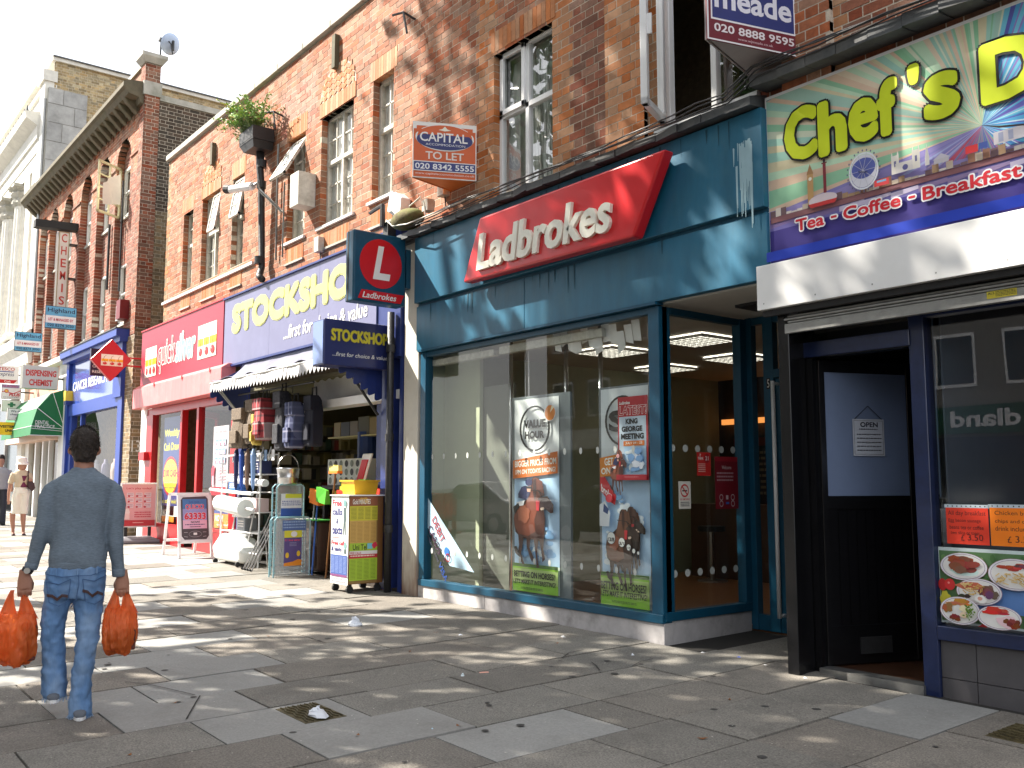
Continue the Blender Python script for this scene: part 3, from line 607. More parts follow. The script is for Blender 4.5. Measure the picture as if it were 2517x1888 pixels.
# silver poles behind the glass holding the poster boards
for (x,) in ((-7.97,),(-7.06,),(-6.55,)):
    mb=MB(); mb.tube([(x,F+.30,.19),(x,F+.30,3.07)],.022,10); part('display_pole',mb,MT['metal'],LB,smooth=True)
mb=MB(); mb.box(-9.2,-8.0,F+.08,F+.16,2.88,2.95); mb.box(-7.9,-6.3,F+.08,F+.16,2.88,2.96); part('roller_blind',mb,MT['old_paint'],LB)
mb=MB()
for dx in (0,.06): mb.tube([(-7.6+dx,F+.2,2.9),(-7.6+dx+.01,F+.2,1.95)],.004,4)
part('blind_chain',mb,MT['upvc'],LB)
mb=MB(); n=12
for i in range(n):
    a=-7.05+i*.1; z=2.93+.05*math.sin(i*1.9)-.006*i; mb.add([(a,F+.15,z-.10-.03*math.sin(i*2.3)),(a+.1,F+.15,z-.10-.03*math.sin(i*2.3+2.3)),(a+.1,F+.12,z+.08),(a,F+.12,z+.08)],[(0,1,2,3)])
part('torn_paper',mb,MT['upvc'],LB)
# dots stuck on the glass
for (row,z) in ((0,1.80),(1,.715)):
    a=-9.1
    while a<-5.66: mb=MB(); P.disc(mb,a,z,.021,.033,-.026,12); a+=.232; part('glass_dot',mb,flat('dot',190,195,190),LB)
    a=.16
    while a<1.06: mb=MB(); S.disc(mb,a,z,.035,.033,-.026,12); a+=.165; part('glass_dot',mb,MT['dot'],LB)
# ---- posters ----
def horse(q,ox,oy,s,body,dark,mx=1):
    T=lambda *p:[(ox+x*s*mx,oy+y*s) for x,y in p]
    q.poly(dark,*T((175,840),(205,690),(222,670),(262,672),(300,740),(310,810),(275,825),(330,815),(375,880),(372,940),(350,945),(300,900),(312,990),(305,1120),(270,1160),(190,1150),(120,1140),(82,1100),(70,1000),(80,930)))
    q.poly(body,*T((165,880),(205,720),(235,668),(290,700),(305,790),(262,830),(262,900),(230,1000),(240,1090),(180,1130),(110,1115),(80,1060),(74,980),(100,920)))
    for leg in (((105,1120),(150,1130),(138,1220),(128,1265),(155,1350),(135,1350),(105,1270),(112,1200)),((170,1130),(200,1140),(195,1220),(225,1290),(215,1330),(200,1300),(172,1210)),((225,1140),(262,1150),(252,1260),(268,1365),(248,1368),(240,1260)),((265,1120),(305,1120),(300,1220),(312,1295),(292,1322),(285,1240))): q.poly(dark,*T(*leg))
    q.poly((30,20,18),*T((72,1220),(92,1212),(130,1290),(120,1300),(85,1270)))
    q.poly((60,30,24),*T((225,690),(245,678),(248,800),(235,850),(222,790)))
    q.line((25,18,18),5*s,*T((262,775),(300,800)),).line((25,18,18),5*s,*T((180,765),(270,775),(290,825)))
    q.poly((190,40,50),*T((245,850),(275,850),(268,930),(248,925)))
    q.blob((150,84,60),*T((150,960))[0],48*s,70*s,3).blob((232,205,185),*T((295,912))[0],15*s,12*s,4)
def jockey(q,ox,oy,s,silk,cap):
    T=lambda *p:[(ox+x*s,oy+y*s) for x,y in p]
    q.poly(silk,*T((165,735),(195,745),(200,800),(175,845),(110,832),(108,800),(135,745))).disc(cap,*T((192,708))[0],27*s,30*s).poly((205,160,140),*T((175,740),(210,735),(205,785),(180,782))).rect((20,20,25),*T((172,740))[0],*T((215,758))[0])
    q.poly((225,225,230),*T((95,868),(160,850),(150,890),(100,900))).poly((25,22,25),*T((70,905),(110,870),(120,900),(80,960)))
def grass(q,x0,x1,y0,y1,seed):
    q.rect((140,195,50),x0,y0,x1,y1).rect((70,110,40),x0,y0,x1,y0+(y1-y0)*.12).rect((175,200,120),x0,y0+(y1-y0)*.18,x1,y0+(y1-y0)*.68)
def sky_(q,x0,x1,y0,y1,seed):
    q.rect((175,205,235),x0,y0,x1,y1); r=random.Random(seed)
    for i in range(9): [q.blob((225,234,242) if i%2 else (125,170,215),min(max(cx0+r.gauss(0,22),x0+32),x1-32),min(max(cy0+r.gauss(0,26),y0+32),y1-32),r.uniform(12,30),r.uniform(10,28),i*9+kk,26,.08) for cx0,cy0 in [(r.uniform(x0+50,x1-50),r.uniform(y0+40,y1-60))] for kk in range(6)]
PO=Pl((0,F+.09,0))
def board(x0,x1,z0,z1,t):
    pbox(PO,'backing_board',flat('board_grey',110,118,122,.5),t,x0-.05,x1+.16,z0-.05,z1+.02,-.03,-.004)
po=thing('poster','VALUE HOUR racing poster with one horse and jockey hanging in the shop window','poster',(-7.5,F+.26,1.3)); board(-7.64,-6.93,.40,2.37,po)
q=Print(PO,-7.64,-6.93,.40,2.36,(62,45,405,1560)); q.rect((222,228,230),62,45,405,1560).rect((232,236,238),70,52,400,520)
sky_(q,62,405,640,1350,2); q.ring((18,18,20),232,285,118,182,15).disc((215,215,218),350,172,44,66).disc((215,125,35),350,172,38,60).poly((245,230,200),(350,172),(362,118),(382,128)).text('VALUE',(18,18,20),148,215,318,280,.055).text('HOUR',(18,18,20),158,305,308,365,.055)
q.poly((205,108,38),(62,535),(405,472),(405,640),(62,680)).text('BIGGER PRICES FROM',(235,232,225),78,540,395,590,.025,rise=22).text('1PM ON TODAYS RACING!',(235,232,225),84,610,390,648,.025,rise=22)
grass(q,62,405,1345,1560,1); horse(q,0,0,1,(120,58,38),(70,34,26)); jockey(q,0,0,1,(38,42,80),(30,35,85))
q.text('BETTING ON HORSES?',(25,30,20),74,1402,385,1450,.03).text("LET'S MAKE IT INTERESTING!",(25,30,20),70,1465,392,1502,.02,.2).lines((80,100,50),130,1525,300,1545,2); q.done(po)
po=thing('poster','racing poster with a string of horses and odds partly covered by the red notice','poster',(-6.2,F+.26,1.3)); board(-6.31,-5.78,.40,2.37,po)
q=Print(PO,-6.33,-5.72,.39,2.37,(30,20,405,1640)); q.rect((215,222,226),30,20,405,1640); sky_(q,30,405,690,1400,5)
q.ring((18,18,20),215,270,140,190,16).text('S',(18,18,20),105,190,230,350,.04).poly((215,130,35),(30,545),(405,480),(405,660),(30,690)).text('GET PAID OUT',(240,238,230),68,548,330,605,.03,rise=20).text('ON TODAYS',(240,238,230),40,622,330,672,.03,rise=20)
q.poly((200,35,45),(30,690),(70,690),(160,830),(150,900),(100,870),(30,790)).text('broke',(245,245,245),40,740,130,800,.03,rise=-70)
grass(q,30,405,1400,1640,2)
for i,(ox,oy,s,b,d) in enumerate(((150,520,.62,(96,56,40),(50,32,28)),(110,440,.7,(84,50,38),(44,30,26)),(20,360,.85,(104,64,44),(56,36,30)))): horse(q,ox,oy,s,b,d)
q.poly((225,228,235),(34,900),(80,870),(120,960),(110,1060),(34,1060)).disc((205,60,75),112,850,28,32).poly((60,80,130),(70,890),(110,930),(100,970),(64,950))
for (x,y,r,t) in ((126,1145,34,'13/8'),(210,1172,26,'3/1'),(264,1205,18,'11/2'),(303,1228,14,''),(337,1240,11,'')):
    q.disc((235,235,232),x,y,r,r*1.35).ring((40,60,90),x,y,r,r*1.35,2.5)
    if t: q.text(t,(20,20,22),x-r*.75,y-4,x+r*.75,y+r*.75,.03)
q.text('BETTING ON HORSES?',(25,30,20),44,1465,395,1525,.03).text("LET'S MAKE IT INTERESTING!",(25,30,20),42,1530,400,1575,.02,.2).lines((80,100,50),130,1600,320,1618,2); q.done(po)
# red LATEST notice stuck on the glass inside
PN=Pl((0,F+.045,0)); po=thing('notice','red LATEST notice for the King George meeting stuck inside the glass','poster',(-5.8,F+.045,1.9))
q=Print(PN,-6.06,-5.685,1.52,2.275,(152,90,402,695)); q.rect((175,25,40),152,90,402,695).rect((190,205,222),162,235,386,655)
q.text('Ladbrokes',(240,240,240),165,122,255,145,.02,.2).text('LATEST!',(175,25,40),162,158,394,222,.02,.1,outl=(.03,(245,240,240)))
q.text('KING',(20,20,24),218,250,318,290,.05).text('GEORGE',(20,20,24),184,305,356,345,.05).text('MEETING',(20,20,24),178,358,368,400,.05).rect((220,120,50),198,412,372,448).text('JULY 24 - 25',(250,245,235),215,420,355,440,.02)
sky_(q,205,386,455,655,8); horse(q,60,160,.47,(120,66,46),(82,44,34)); jockey(q,70,165,.5,(40,44,84),(200,150,150)); q.rect((175,25,40),152,655,402,695).rect((150,20,32),152,690,402,695); q.lines((230,150,150),218,670,340,678,1); q.done(po)
# diagonal debit cards sticker
po=thing('window_sticker','pale blue diagonal DEBIT CARDS sticker in the bottom left corner of the betting shop window','sticker',(-8.9,F+.03,.9))
q=Print(Pl((0,F-.0,0)),-9.195,-8.27,.53,1.32,(188,200,955,1440),c=-.028); q.poly((175,205,222),(188,200),(955,1440),(570,1380),(188,740)); q.done(po,'sheet')
u=Vector((.62,0,-.80)).normalized(); D=Pl((-9.195+.10,F+.027,1.12),tuple(u),tuple(Vector((0,-1,0)).cross(u)))
for s,a0,a1,b0,b1,m in (('DEBIT',.04,.37,-.035,.055,(150,25,40)),('CARDS',.07,.44,-.165,-.075,(60,30,60)),('ACCEPTED HERE',.12,.50,-.225,-.195,(60,60,80)),('&',.53,.56,-.12,-.07,(70,40,60)),('VISA',.52,.76,-.235,-.165,(30,70,150))):
    txt(s,D,a0,a1,b0,b1,flat('ink_%d%d%d'%m,*m),po,c=.006,off=.01)
mb=MB(); D.disc(mb,.50,-.0,.05,.045,.008,18); part('logo',mb,flat('lg_blue',50,110,190),po); mb=MB(); D.ring(mb,.57,-.02,.05,.045,.014,.010); part('logo',mb,flat('lg_red',140,30,40),po)
# small notices on the return glass
def notice(name,lab,a0,a1,z0,z1,fn):
    t=thing(name,lab,'sign',(-5.48,F+(a0+a1)/2,(z0+z1)/2)); q=Print(Pl((-5.48,F,0),(0,1,0)),a0,a1,z0,z1,c=-.026); fn(q); q.done(t,'sheet')
notice('no_smoking_sign','small white no smoking notice on the side glass of the betting shop',.225,.385,1.27,1.51,lambda q:q.rect((225,222,210),0,0,100,100).ring((200,40,40),50,34,34,24,6).rect((20,20,20),30,32,70,37).line((200,40,40),6,(28,18),(72,50)).text('NO SMOKING',(200,40,40),12,62,88,69,.01).lines((60,60,60),14,75,86,94,3))
notice('age_notice','small bright red THINK 21 notice on the side glass',.475,.665,1.56,1.77,lambda q:q.rect((215,45,40),0,0,100,100).text('?',(240,235,230),20,6,30,18,.02).text('THINK',(245,240,235),8,20,48,32,.03).disc((180,30,40),72,25,20,20).text('21',(245,240,235),60,16,84,34,.02).lines((240,200,190),8,48,60,88,5,4))
notice('opening_hours_board','dark red Welcome board with opening hours and symbols on the side glass',.72,1.045,1.26,1.735,lambda q:[q.rect((128,18,34),0,0,100,100),q.rect((165,30,45),0,0,100,9),q.text('Welcome',(225,205,205),30,17,72,24,.01),q.lines((200,160,165),8,30,80,50,3,2),[q.ring((215,195,195),x,y,8,6,1.6) for x in (25,75) for y in (78,90)],q.rect((215,195,195),45,74,55,82),q.rect((60,110,200),44,87,58,91)])
# ---- the red name sign ----
t=thing('shop_sign','big slanted red Ladbrokes sign with raised cream letters on the teal fascia','sign',(-6.7,F-.1,3.9))
pts=[(-8.09,3.655),(-5.53,3.625),(-5.14,4.285),(-5.19,4.315),(-7.77,4.315),(-7.80,4.29)]
mb=MB(); P.prism(mb,[(-8.0,3.70),(-5.6,3.67),(-5.25,4.26),(-7.75,4.26)],.09,.14); part('mount',mb,MT['black_matt'],t)
mb=MB(); P.prism(mb,[(-8.09,3.655),(-5.53,3.625),(-5.15,4.305),(-7.79,4.31)],.14,.27); o=part('sign_body',mb,MT['sign_red'],t); bevel(o,.022,3)
txt('Ladbrokes',P,-7.80,-5.77,3.725,4.115,MT['letter_white'],t,c=.272,off=.028,shear=.17,ext=.035)
# ---- hanging box sign with the L ----
HX=-9.52; H=Pl((HX,0,0),(0,1,0)); t=thing('hanging_sign','teal box sign with a white L on a red disc projecting beside the pale pillar','sign',(HX,5.5,4))
y0,y1,z0,z1=5.15,5.865,3.62,4.475
mb=MB(); H.box(mb,y0,y1,z0,z1,-.20,0); o=part('sign_box',mb,MT['teal_frame'],t); bevel(o,.02,3)
pbox(H,'seam',MT['black_matt'],t,y0-.004,y0+.02,z0+.01,z1-.01,-.15,-.12)
mb=MB(); H.disc(mb,(y0+y1)/2+.01,4.10,.29,.30,.004,36); part('disc',mb,flat('l_red',205,25,35,.35),t)
txt('L',H,(y0+y1)/2-.10,(y0+y1)/2+.14,3.905,4.315,MT['sign_white'],t,c=.007,off=.03,shear=.2)
mb=MB(); H.poly(mb,[(y0+.06,3.655),(y1-.07,3.645),(y1-.02,3.755),(y0+.11,3.765)],.005); part('strip',mb,MT['l_red'],t)
txt('Ladbrokes',H,y0+.12,y1-.13,3.668,3.742,MT['sign_white'],t,c=.008,off=.015,shear=.25)
mb=MB(); mb.box(HX-.13,HX-.05,y1,6.02,3.9,4.3); mb.box(HX-.16,HX-.02,y1+.02,5.98,3.86,4.34); part('bracket',mb,MT['teal_frame'],t)
# pale rendered pillar between the shops
t=thing('pillar','cream rendered pillar stained brown at its foot between the two shops','pillar',(-9.5,F,0.15))
mb=MB(); mb.hexa([(-9.66,F-.03,gz(-9.6,F)-.05),(-9.345,F-.03,gz(-9.3,F)-.05),(-9.345,F+.2,0),(-9.66,F+.2,0),(-9.66,F-.03,4.42),(-9.345,F-.03,4.42),(-9.345,F+.2,4.42),(-9.66,F+.2,4.42)])
pm=mat('pillar_paint',(.62,.58,.50),.8,var=.08,scale=3,bump=.1,dirt=.5,dcol=(.35,.28,.2),dscale=3)
n=pm.node_tree; b=n.nodes['Principled BSDF']; src=b.inputs['Base Color'].links[0].from_socket
g=n.nodes.new('ShaderNodeNewGeometry'); sx=n.nodes.new('ShaderNodeSeparateXYZ'); n.links.new(g.outputs['Position'],sx.inputs[0]); nz=n.nodes.new('ShaderNodeTexNoise'); nz.inputs['Scale'].default_value=9; nz.inputs['Detail'].default_value=6
mp=n.nodes.new('ShaderNodeMapping'); mp.inputs['Scale'].default_value=(1,1,.25); n.links.new(g.outputs['Position'],mp.inputs[0]); n.links.new(mp.outputs[0],nz.inputs[0])
ma=n.nodes.new('ShaderNodeMath'); ma.operation='MULTIPLY_ADD'; ma.inputs[1].default_value=-1.9; ma.inputs[2].default_value=.35; n.links.new(nz.outputs['Fac'],ma.inputs[0])
m2=n.nodes.new('ShaderNodeMath'); m2.operation='ADD'; n.links.new(sx.outputs['Z'],m2.inputs[0]); n.links.new(ma.outputs[0],m2.inputs[1])
mr=n.nodes.new('ShaderNodeMapRange'); mr.inputs[1].default_value=-.7; mr.inputs[2].default_value=.35; mr.inputs[3].default_value=.95; mr.inputs[4].default_value=0; n.links.new(m2.outputs[0],mr.inputs[0])
mx=n.nodes.new('ShaderNodeMix'); mx.data_type='RGBA'; n.links.new(mr.outputs[0],mx.inputs[0]); n.links.new(src,mx.inputs[6]); mx.inputs[7].default_value=(.16,.06,.03,1); n.links.new(mx.outputs[2],b.inputs['Base Color'])
part('shaft',mb,pm,t); pbox(P,'capstone',MT['lead'],t,-9.70,-9.30,4.42,4.47,-.2,.08)
# ---------------- the cafe ----------------
CF=6.08; Q=Pl((0,CF,0)); CA=thing('cafe','blue and white fronted cafe with an open dark doorway and grey tiles under its window','shop',(-3,CF,gz(-3,CF)))
mat('navy_paint',(.012,.022,.075),.3,var=.25,scale=10,coat=.3); mat('tile_grey',(.085,.08,.085),.5,var=.12,scale=6)
mat('box_white',(.80,.80,.79),.35,var=.03,scale=1.5,dirt=.12,dcol=(.4,.38,.34),dscale=2.5)
mat('cafe_blue_wall',(.15,.20,.32),.7,var=.05)
# shutter housing
mb=MB(); mb.box(-4.262,1.5,5.72,6.0,2.785,3.123); o=part('shutter_box',mb,MT['box_white'],CA); bevel(o,.004,1)
X=Pl((0,5.72,0))
for i in range(9):
    a=-4.2+i*.44; mb=MB(); X.disc(mb,a,2.83,.006,.006,.001,8); part('rivet',mb,MT['steel_dull'],CA)
mb=MB(); mb.box(-4.24,1.5,5.76,5.80,2.74,2.784); mb.box(-4.22,1.5,5.80,5.86,2.76,2.79); part('shutter_slot',mb,MT['black_matt'],CA)
mb=MB(); 
for i,(z,d) in enumerate(((2.735,.0),(2.715,.012),(2.695,.0))): mb.box(-4.10,1.5,5.83-d,5.86,z-.018,z)
mb.box(-4.10,1.5,5.825,5.865,2.60,2.675); o=part('shutter_bar',mb,MT['steel_dull'],CA); bevel(o,.004,1)
q=Print(Pl((0,5.825,0)),-2.62,-2.44,2.63,2.675,c=.001); q.rect((205,190,60),0,0,100,100).text('ALS',(30,30,30),4,10,26,45,.01).lines((60,55,30),30,12,96,88,4); q.done(CA,'sticker')
mb=MB(); mb.box(-4.165,-4.07,5.83,5.91,gz(-4.1,5.9)-.02,2.75); mb.box(-4.13,-4.085,5.91,6.05,gz(-4.1,6)-.02,2.75); o=part('shutter_guide',mb,MT['black_gloss'],CA); bevel(o,.004,1)
mb=MB(); mb.box(-4.20,-4.13,6.05,7.3,.05,3.08); part('party_wall',mb,MT['black_matt'],CA)
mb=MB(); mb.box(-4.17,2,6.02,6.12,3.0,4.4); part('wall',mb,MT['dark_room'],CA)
mb=MB(); mb.box(-4.12,1.5,6.05,6.1,2.78,3.1); part('head_panel',mb,MT['black_matt'],CA)
# door surround
fr=MB(); Q.box(fr,-4.13,-4.03,.13,2.75,-.08,.02); Q.box(fr,-4.03,-3.25,2.43,2.545,-.08,.03); part('door_frame',fr,MT['black_gloss'],CA)
fr=MB(); Q.box(fr,-4.12,-3.25,2.435,2.55,.031,.045); Q.box(fr,-3.262,-3.155,gz(-3.2,CF)-.02,2.75,-.08,.03); o=part('door_post',fr,MT['navy_paint'],CA); bevel(o,.004,1)
mb=MB(); Q.quad(mb,-4.03,-3.25,2.55,2.75,-.02); part('fanlight',mb,MT['window_glass'],CA)
mb=MB(); mb.box(-4.03,-3.25,6.02,6.16,.09,.165); part('threshold',mb,MT['steel_dull'],CA)
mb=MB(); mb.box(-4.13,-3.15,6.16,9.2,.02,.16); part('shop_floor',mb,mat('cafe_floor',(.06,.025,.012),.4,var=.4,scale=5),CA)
# corridor: blue above a black dado, side and back
def dado(nm,p,a0,a1):
    pbox(p,nm,MT['cafe_blue_wall'],CA,a0,a1,1.39,2.9,-.05,0)
    pbox(p,'dado_rail',MT['black_gloss'],CA,a0,a1,1.35,1.40,-.05,.025)
    a=a0
    while a<a1-.01:
        pbox(p,'dado_board',MT['black_gloss'],CA,a,min(a+.095,a1)-.006,.16,1.35,-.05,.006+random.uniform(0,.004)); a+=.1
dado('inner_wall',Pl((0,7.6,0)),-4.1,-3.15)
dado('inner_wall',Pl((-3.16,0,0),(0,-1,0)),-7.6,-6.18)
mb=MB(); mb.box(-4.13,-3.15,6.1,7.7,2.62,2.7); part('ceiling',mb,MT['dark_room'],CA)
# the open door leaf
an=R(68); DL=Pl((-4.02,6.12,0),(math.cos(an),math.sin(an),0)); w=.87
fr=MB()
for z in ((.17,.45),(1.30,1.40),(2.33,2.42)): DL.box(fr,0,w,*z,-.04,0)
for a in ((0,.05),(w-.09,w)): DL.box(fr,*a,.17,2.42,-.04,.003)
d=part('door',fr,MT['black_gloss'],CA); bevel(d,.003,1)
mb=MB(); DL.box(mb,.05,w-.09,1.40,2.33,-.03,-.008); part('door_panel',mb,MT['cafe_blue_wall'],d)
mb=MB()
for i in range(9): DL.box(mb,.055+i*.08,.13+i*.08,.45,1.30,-.035,-.008)
part('board',mb,MT['black_gloss'],d)
mb=MB(); DL.box(mb,.28,.55,.24,.36,.0,.012); part('letter_plate',mb,MT['black_matt'],d)
sgn=thing('open_sign','white OPEN card with opening hours hanging on the blue door','sign',tuple(DL.p(.4,1.8,0)))
q=Print(DL,.28,.56,1.70,1.98,c=.004); q.rect((190,195,205),0,0,100,100).rect((90,90,95),4,4,96,5).rect((90,90,95),4,95,96,96).rect((90,90,95),4,4,5,96).rect((90,90,95),95,4,96,96).text('OPEN',(20,25,45),24,8,80,22,.03).lines((50,50,60),20,26,80,32,1).lines((60,60,70),12,40,90,94,5,3,.25); q.done(sgn,'card')
mb=MB(); mb.tube([DL.p(.30,1.98,.006),DL.p(.42,2.08,.006),DL.p(.54,1.98,.006)],.003,4); part('string',mb,MT['black_matt'],sgn)
# window, sill, tiled stall riser
fr=MB(); Q.box(fr,-3.155,1.5,.475,.565,-.08,.035); Q.box(fr,-3.155,1.5,2.62,2.75,-.08,.02); Q.box(fr,-1.4,-1.3,.56,2.62,-.08,.02); o=part('window_frame',fr,MT['navy_paint'],CA); bevel(o,.004,1)
glass('cafe_glass',(.75,.8,.8),.01,refl=1.4,base=.02)
mb=MB(); Q.quad(mb,-3.155,-1.4,.565,2.62,-.03); Q.quad(mb,-1.3,1.5,.565,2.62,-.03); part('shop_window',mb,MT['cafe_glass'],CA)
mb=MB(); mb.box(-3.1,3,8.5,8.6,0,3); mb.box(-3.1,3,6.1,8.6,2.85,2.95); mb.box(2.9,3,6.1,8.6,0,3); part('back_wall',mb,MT['dark_room'],CA)
mb=MB(); mb.box(-3.1,3,6.12,8.5,.02,.16); part('shop_floor',mb,MT['cafe_floor'],CA)
mb=MB(); mb.box(-3.15,-3.1,6.18,8.5,.1,2.9); part('side_wall',mb,flat('cafe_side',105,110,125,.7),CA)
pbox(Pl((0,8.45,0)),'wall_light',mat('lamp_warm',(.8,.5,.3),.5,emis=(1,.5,.2,1.5)),CA,-3.55+.6,-3.40+.6,2.0,2.06,0,.08)
mb=MB(); a=-3.155
for (a,b) in ((-3.152,-2.925),(-2.92,-2.50),(-2.495,-2.08),(-2.075,-1.66),(-1.655,-1.24),(-1.23,1.5)):
    mb=MB(); Q.box(mb,a,b,.235,.473,-.05,-.002); part('tile',mb,MT['tile_grey'],CA); mb=MB(); mb.hexa([(a,CF+.0,gz(a,CF)-.03),(b,CF+.0,gz(b,CF)-.03),(b,CF+.06,0.05),(a,CF+.06,.05),(a,CF+.0,.23),(b,CF+.0,.23),(b,CF+.06,.23),(a,CF+.06,.23)]); part('tile',mb,MT['tile_grey'],CA)
# price cards and the food poster
def card(lab,a0,a1,z0,z1,col,rows,price):
    t=thing('price_card',lab,'sign',((a0+a1)/2,CF,z0),'handwritten price cards'); q=Print(Q,a0,a1,z0,z1,c=-.022); q.rect((200,215,225),-3,-9,103,0).rect(col,0,0,100,100)
    for i,(s,x0,x1,y0,y1) in enumerate(rows): q.text(s,(70,25,25),x0,y0,x1,y1,-.004)
    q.text('£',(70,25,25),price[0]-16,74,price[0]-8,90,-.005).text(price[1],(70,25,25),price[0],72,price[0]+36,89,-.005)
    for k in range(9): q.disc((30,30,35),6+k*11,-4.5,1.4,2)
    q.done(t,'card')
card('red handwritten All day breakfast card in the cafe window',-3.085,-2.81,1.10,1.335,(232,62,38),[('All day breakfast',5,94,8,24),('Egg bacon sausage',6,82,30,42),('beans tea or coffee',8,88,48,59),('two slice or toast',10,78,64,73)],(50,'3.50'))
card('orange handwritten Chicken burger card in the cafe window',-2.80,-2.50,1.10,1.34,(250,130,20),[('Chicken burger',10,100,8,22),('chips and can of',10,98,30,42),('drink included',10,84,48,60)],(50,'3.50'))
t=thing('food_poster','big food poster of five plates of meals behind the cafe window','poster',(-2.8,CF,.57))
q=Print(Q,-3.15,-2.25,.585,1.075,(75,595,2000,1590),c=-.024); q.rect((205,220,220),75,595,2000,1590).rect((88,125,80),85,640,1960,1560).poly((105,150,215),(420,1060),(1960,1000),(1960,1400),(300,1400))
r=random.Random(5)
for i in range(40): q.blob(((70,110,60),(110,150,90),(130,160,110))[i%3],r.uniform(120,1900),r.uniform(660,1010),r.uniform(20,60),r.uniform(15,50),i)
q.disc((190,40,40),130,1090,60,80).disc((215,50,50),235,1080,75,75).disc((235,150,140),220,1060,16,14).blob((205,195,60),170,1330,80,160,3).poly((205,45,50),(600,1590),(680,1540),(730,1590))
def plate(x,y,rx,ry,items):
    q.disc((150,60,80),x,y,rx*1.0,ry*1.0,30).disc((225,225,232),x,y,rx*.985,ry*.985,30).ring((120,60,90),x,y,rx*.9,ry*.9,4).disc((232,230,226),x,y,rx*.86,ry*.86,28)
    for k,(c,dx,dy,a,b,n) in enumerate(items):
        for m in range(n): q.blob(tuple(max(0,min(255,v+r.randint(-22,22))) for v in c),x+(dx+r.gauss(0,a*.35))*rx,y+(dy+r.gauss(0,b*.35))*ry,a*rx*(.5 if n>1 else 1),b*ry*(.5 if n>1 else 1),k*31+m,12,.22)
def chips(x,y,w,h,n):
    for i in range(n):
        a=r.uniform(0,3.1); l=42; cx,cy=x+r.uniform(-w,w),y+r.uniform(-h,h); q.line(((222,190,120),(205,165,90),(235,208,145))[i%3],13,(cx-l*math.cos(a),cy-l*.6*math.sin(a)),(cx+l*math.cos(a),cy+l*.6*math.sin(a)))
plate(440,835,330,180,[((235,232,220),0,.45,.55,.35,1),((140,70,50),-.05,-.25,.55,.5,26)])
plate(1130,890,350,200,[((190,70,50),.0,-.45,.4,.25,8),((120,60,60),.3,-.5,.3,.2,5)]); chips(1100,950,200,70,34)
plate(665,1140,310,170,[((190,110,80),-.15,-.5,.6,.3,1),((120,70,85),.45,-.05,.36,.6,9),((75,35,28),-.5,.35,.32,.28,2)]); chips(590,1110,130,70,26); q.blob((245,243,238),700,1225,75,52,5).disc((232,170,150),690,1220,32,24)
plate(410,1400,280,180,[((215,130,60),-.1,-.55,.6,.25,8),((160,110,60),-.65,-.1,.3,.4,6),((120,40,30),-.25,.5,.3,.3,7),((232,222,190),.2,.15,.42,.5,2)])
for i in range(60): q.disc(((110,150,40),(90,130,35))[i%2],560+r.gauss(0,38),1385+r.gauss(0,52),10,10,7)
plate(960,1430,290,150,[((205,60,50),-.1,-.5,.7,.3,9),((235,225,225),-.1,.35,.55,.5,1),((130,40,35),.6,.2,.3,.4,7)])
plate(1560,1250,260,160,[((215,150,60),0,0,.6,.5,9)]); q.done(t)
# whitish drips down the end of the teal fascia
r=random.Random(77); mb=MB()
for i in range(70):
    x=-4.40-abs(r.gauss(0,.07)); z1=4.22-abs(r.gauss(0,.10)); L=r.uniform(.08,.48)*(1.2-abs(x+4.42)*2); w=r.uniform(.002,.010)
    P.poly(mb,[(x-w*.5,z1-L),(x+w*.3,z1-L),(x+w,z1),(x-w,z1)],.0905+i*.00003)
part('lime_drips',mb,flat('drip',150,180,190,.8),LB,kind='stuff')
mb=MB()
for i in range(26):
    x=r.uniform(-9.2,-4.4); z1=3.6 if i%2 else 4.42; L=r.uniform(.06,.3); w=r.uniform(.004,.014); P.poly(mb,[(x-w*.2,z1-L),(x+w*.2,z1-L),(x+w,z1),(x-w,z1)],(.0563 if i%2 else .0905)+.0022+i*.00002)
part('grime_streaks',mb,flat('grime_t',20,66,84,.7),LB,kind='stuff')
# ---- the big cafe sign ----
SG=Pl((0,5.955,0)); t=thing('cafe_sign',"wide Chef's sign with yellow letters over a ray burst and city skyline",'sign',(-3,5.95,3.2))
pbox(SG,'sign_frame',MT['upvc'],t,-4.31,1.5,3.13,4.53,-.06,-.004)
q=Print(SG,-4.295,1.5,3.19,4.505,(-4.295,-4.505,1.5,-3.19),c=-.002,step=.00025,rough=.35)
q.rect((120,160,170),-4.295,-4.505,1.5,-3.19)
cx,cz=-2.65,-3.79; r=random.Random(9)
pal=[(150,200,165),(215,205,170),(190,220,190),(165,200,185),(222,205,180),(140,195,155),(212,220,195),(218,190,165),(160,205,190)]
pr=[(110,190,215),(80,160,205),(70,130,190),(190,215,225),(140,120,190),(90,90,170)]
def ray(a,b,col):
    pts=[(cx,cz)]
    for t_ in (a,b):
        dx,dz=math.cos(t_),-math.sin(t_); k=1e9
        if dx>1e-6: k=min(k,(1.5-cx)/dx)
        if dx<-1e-6: k=min(k,(-4.295-cx)/dx)
        if dz>1e-6: k=min(k,(-3.19-cz)/dz)
        if dz<-1e-6: k=min(k,(-4.505-cz)/dz)
        pts.append((cx+dx*k,cz+dz*k))
    q.poly(col,pts[0],pts[2],pts[1]); q.c-=q.st
a=0.
while a<6.283:
    w=r.uniform(.015,.05); deg=math.degrees(a)
    if 0<=deg<75 or deg>300: c=r.choice(pr)
    elif deg<186: c=r.choice(pal)
    elif deg<215: c=r.choice([(150,140,195),(165,175,215),(195,175,205),(135,130,190)])
    elif deg<250: c=r.choice([(190,90,110),(110,130,170),(170,110,160)])
    else: c=r.choice([(130,170,140),(160,120,160),(90,110,170)])
    ray(a,min(a+w,6.283),c); a+=w
q.c+=q.st
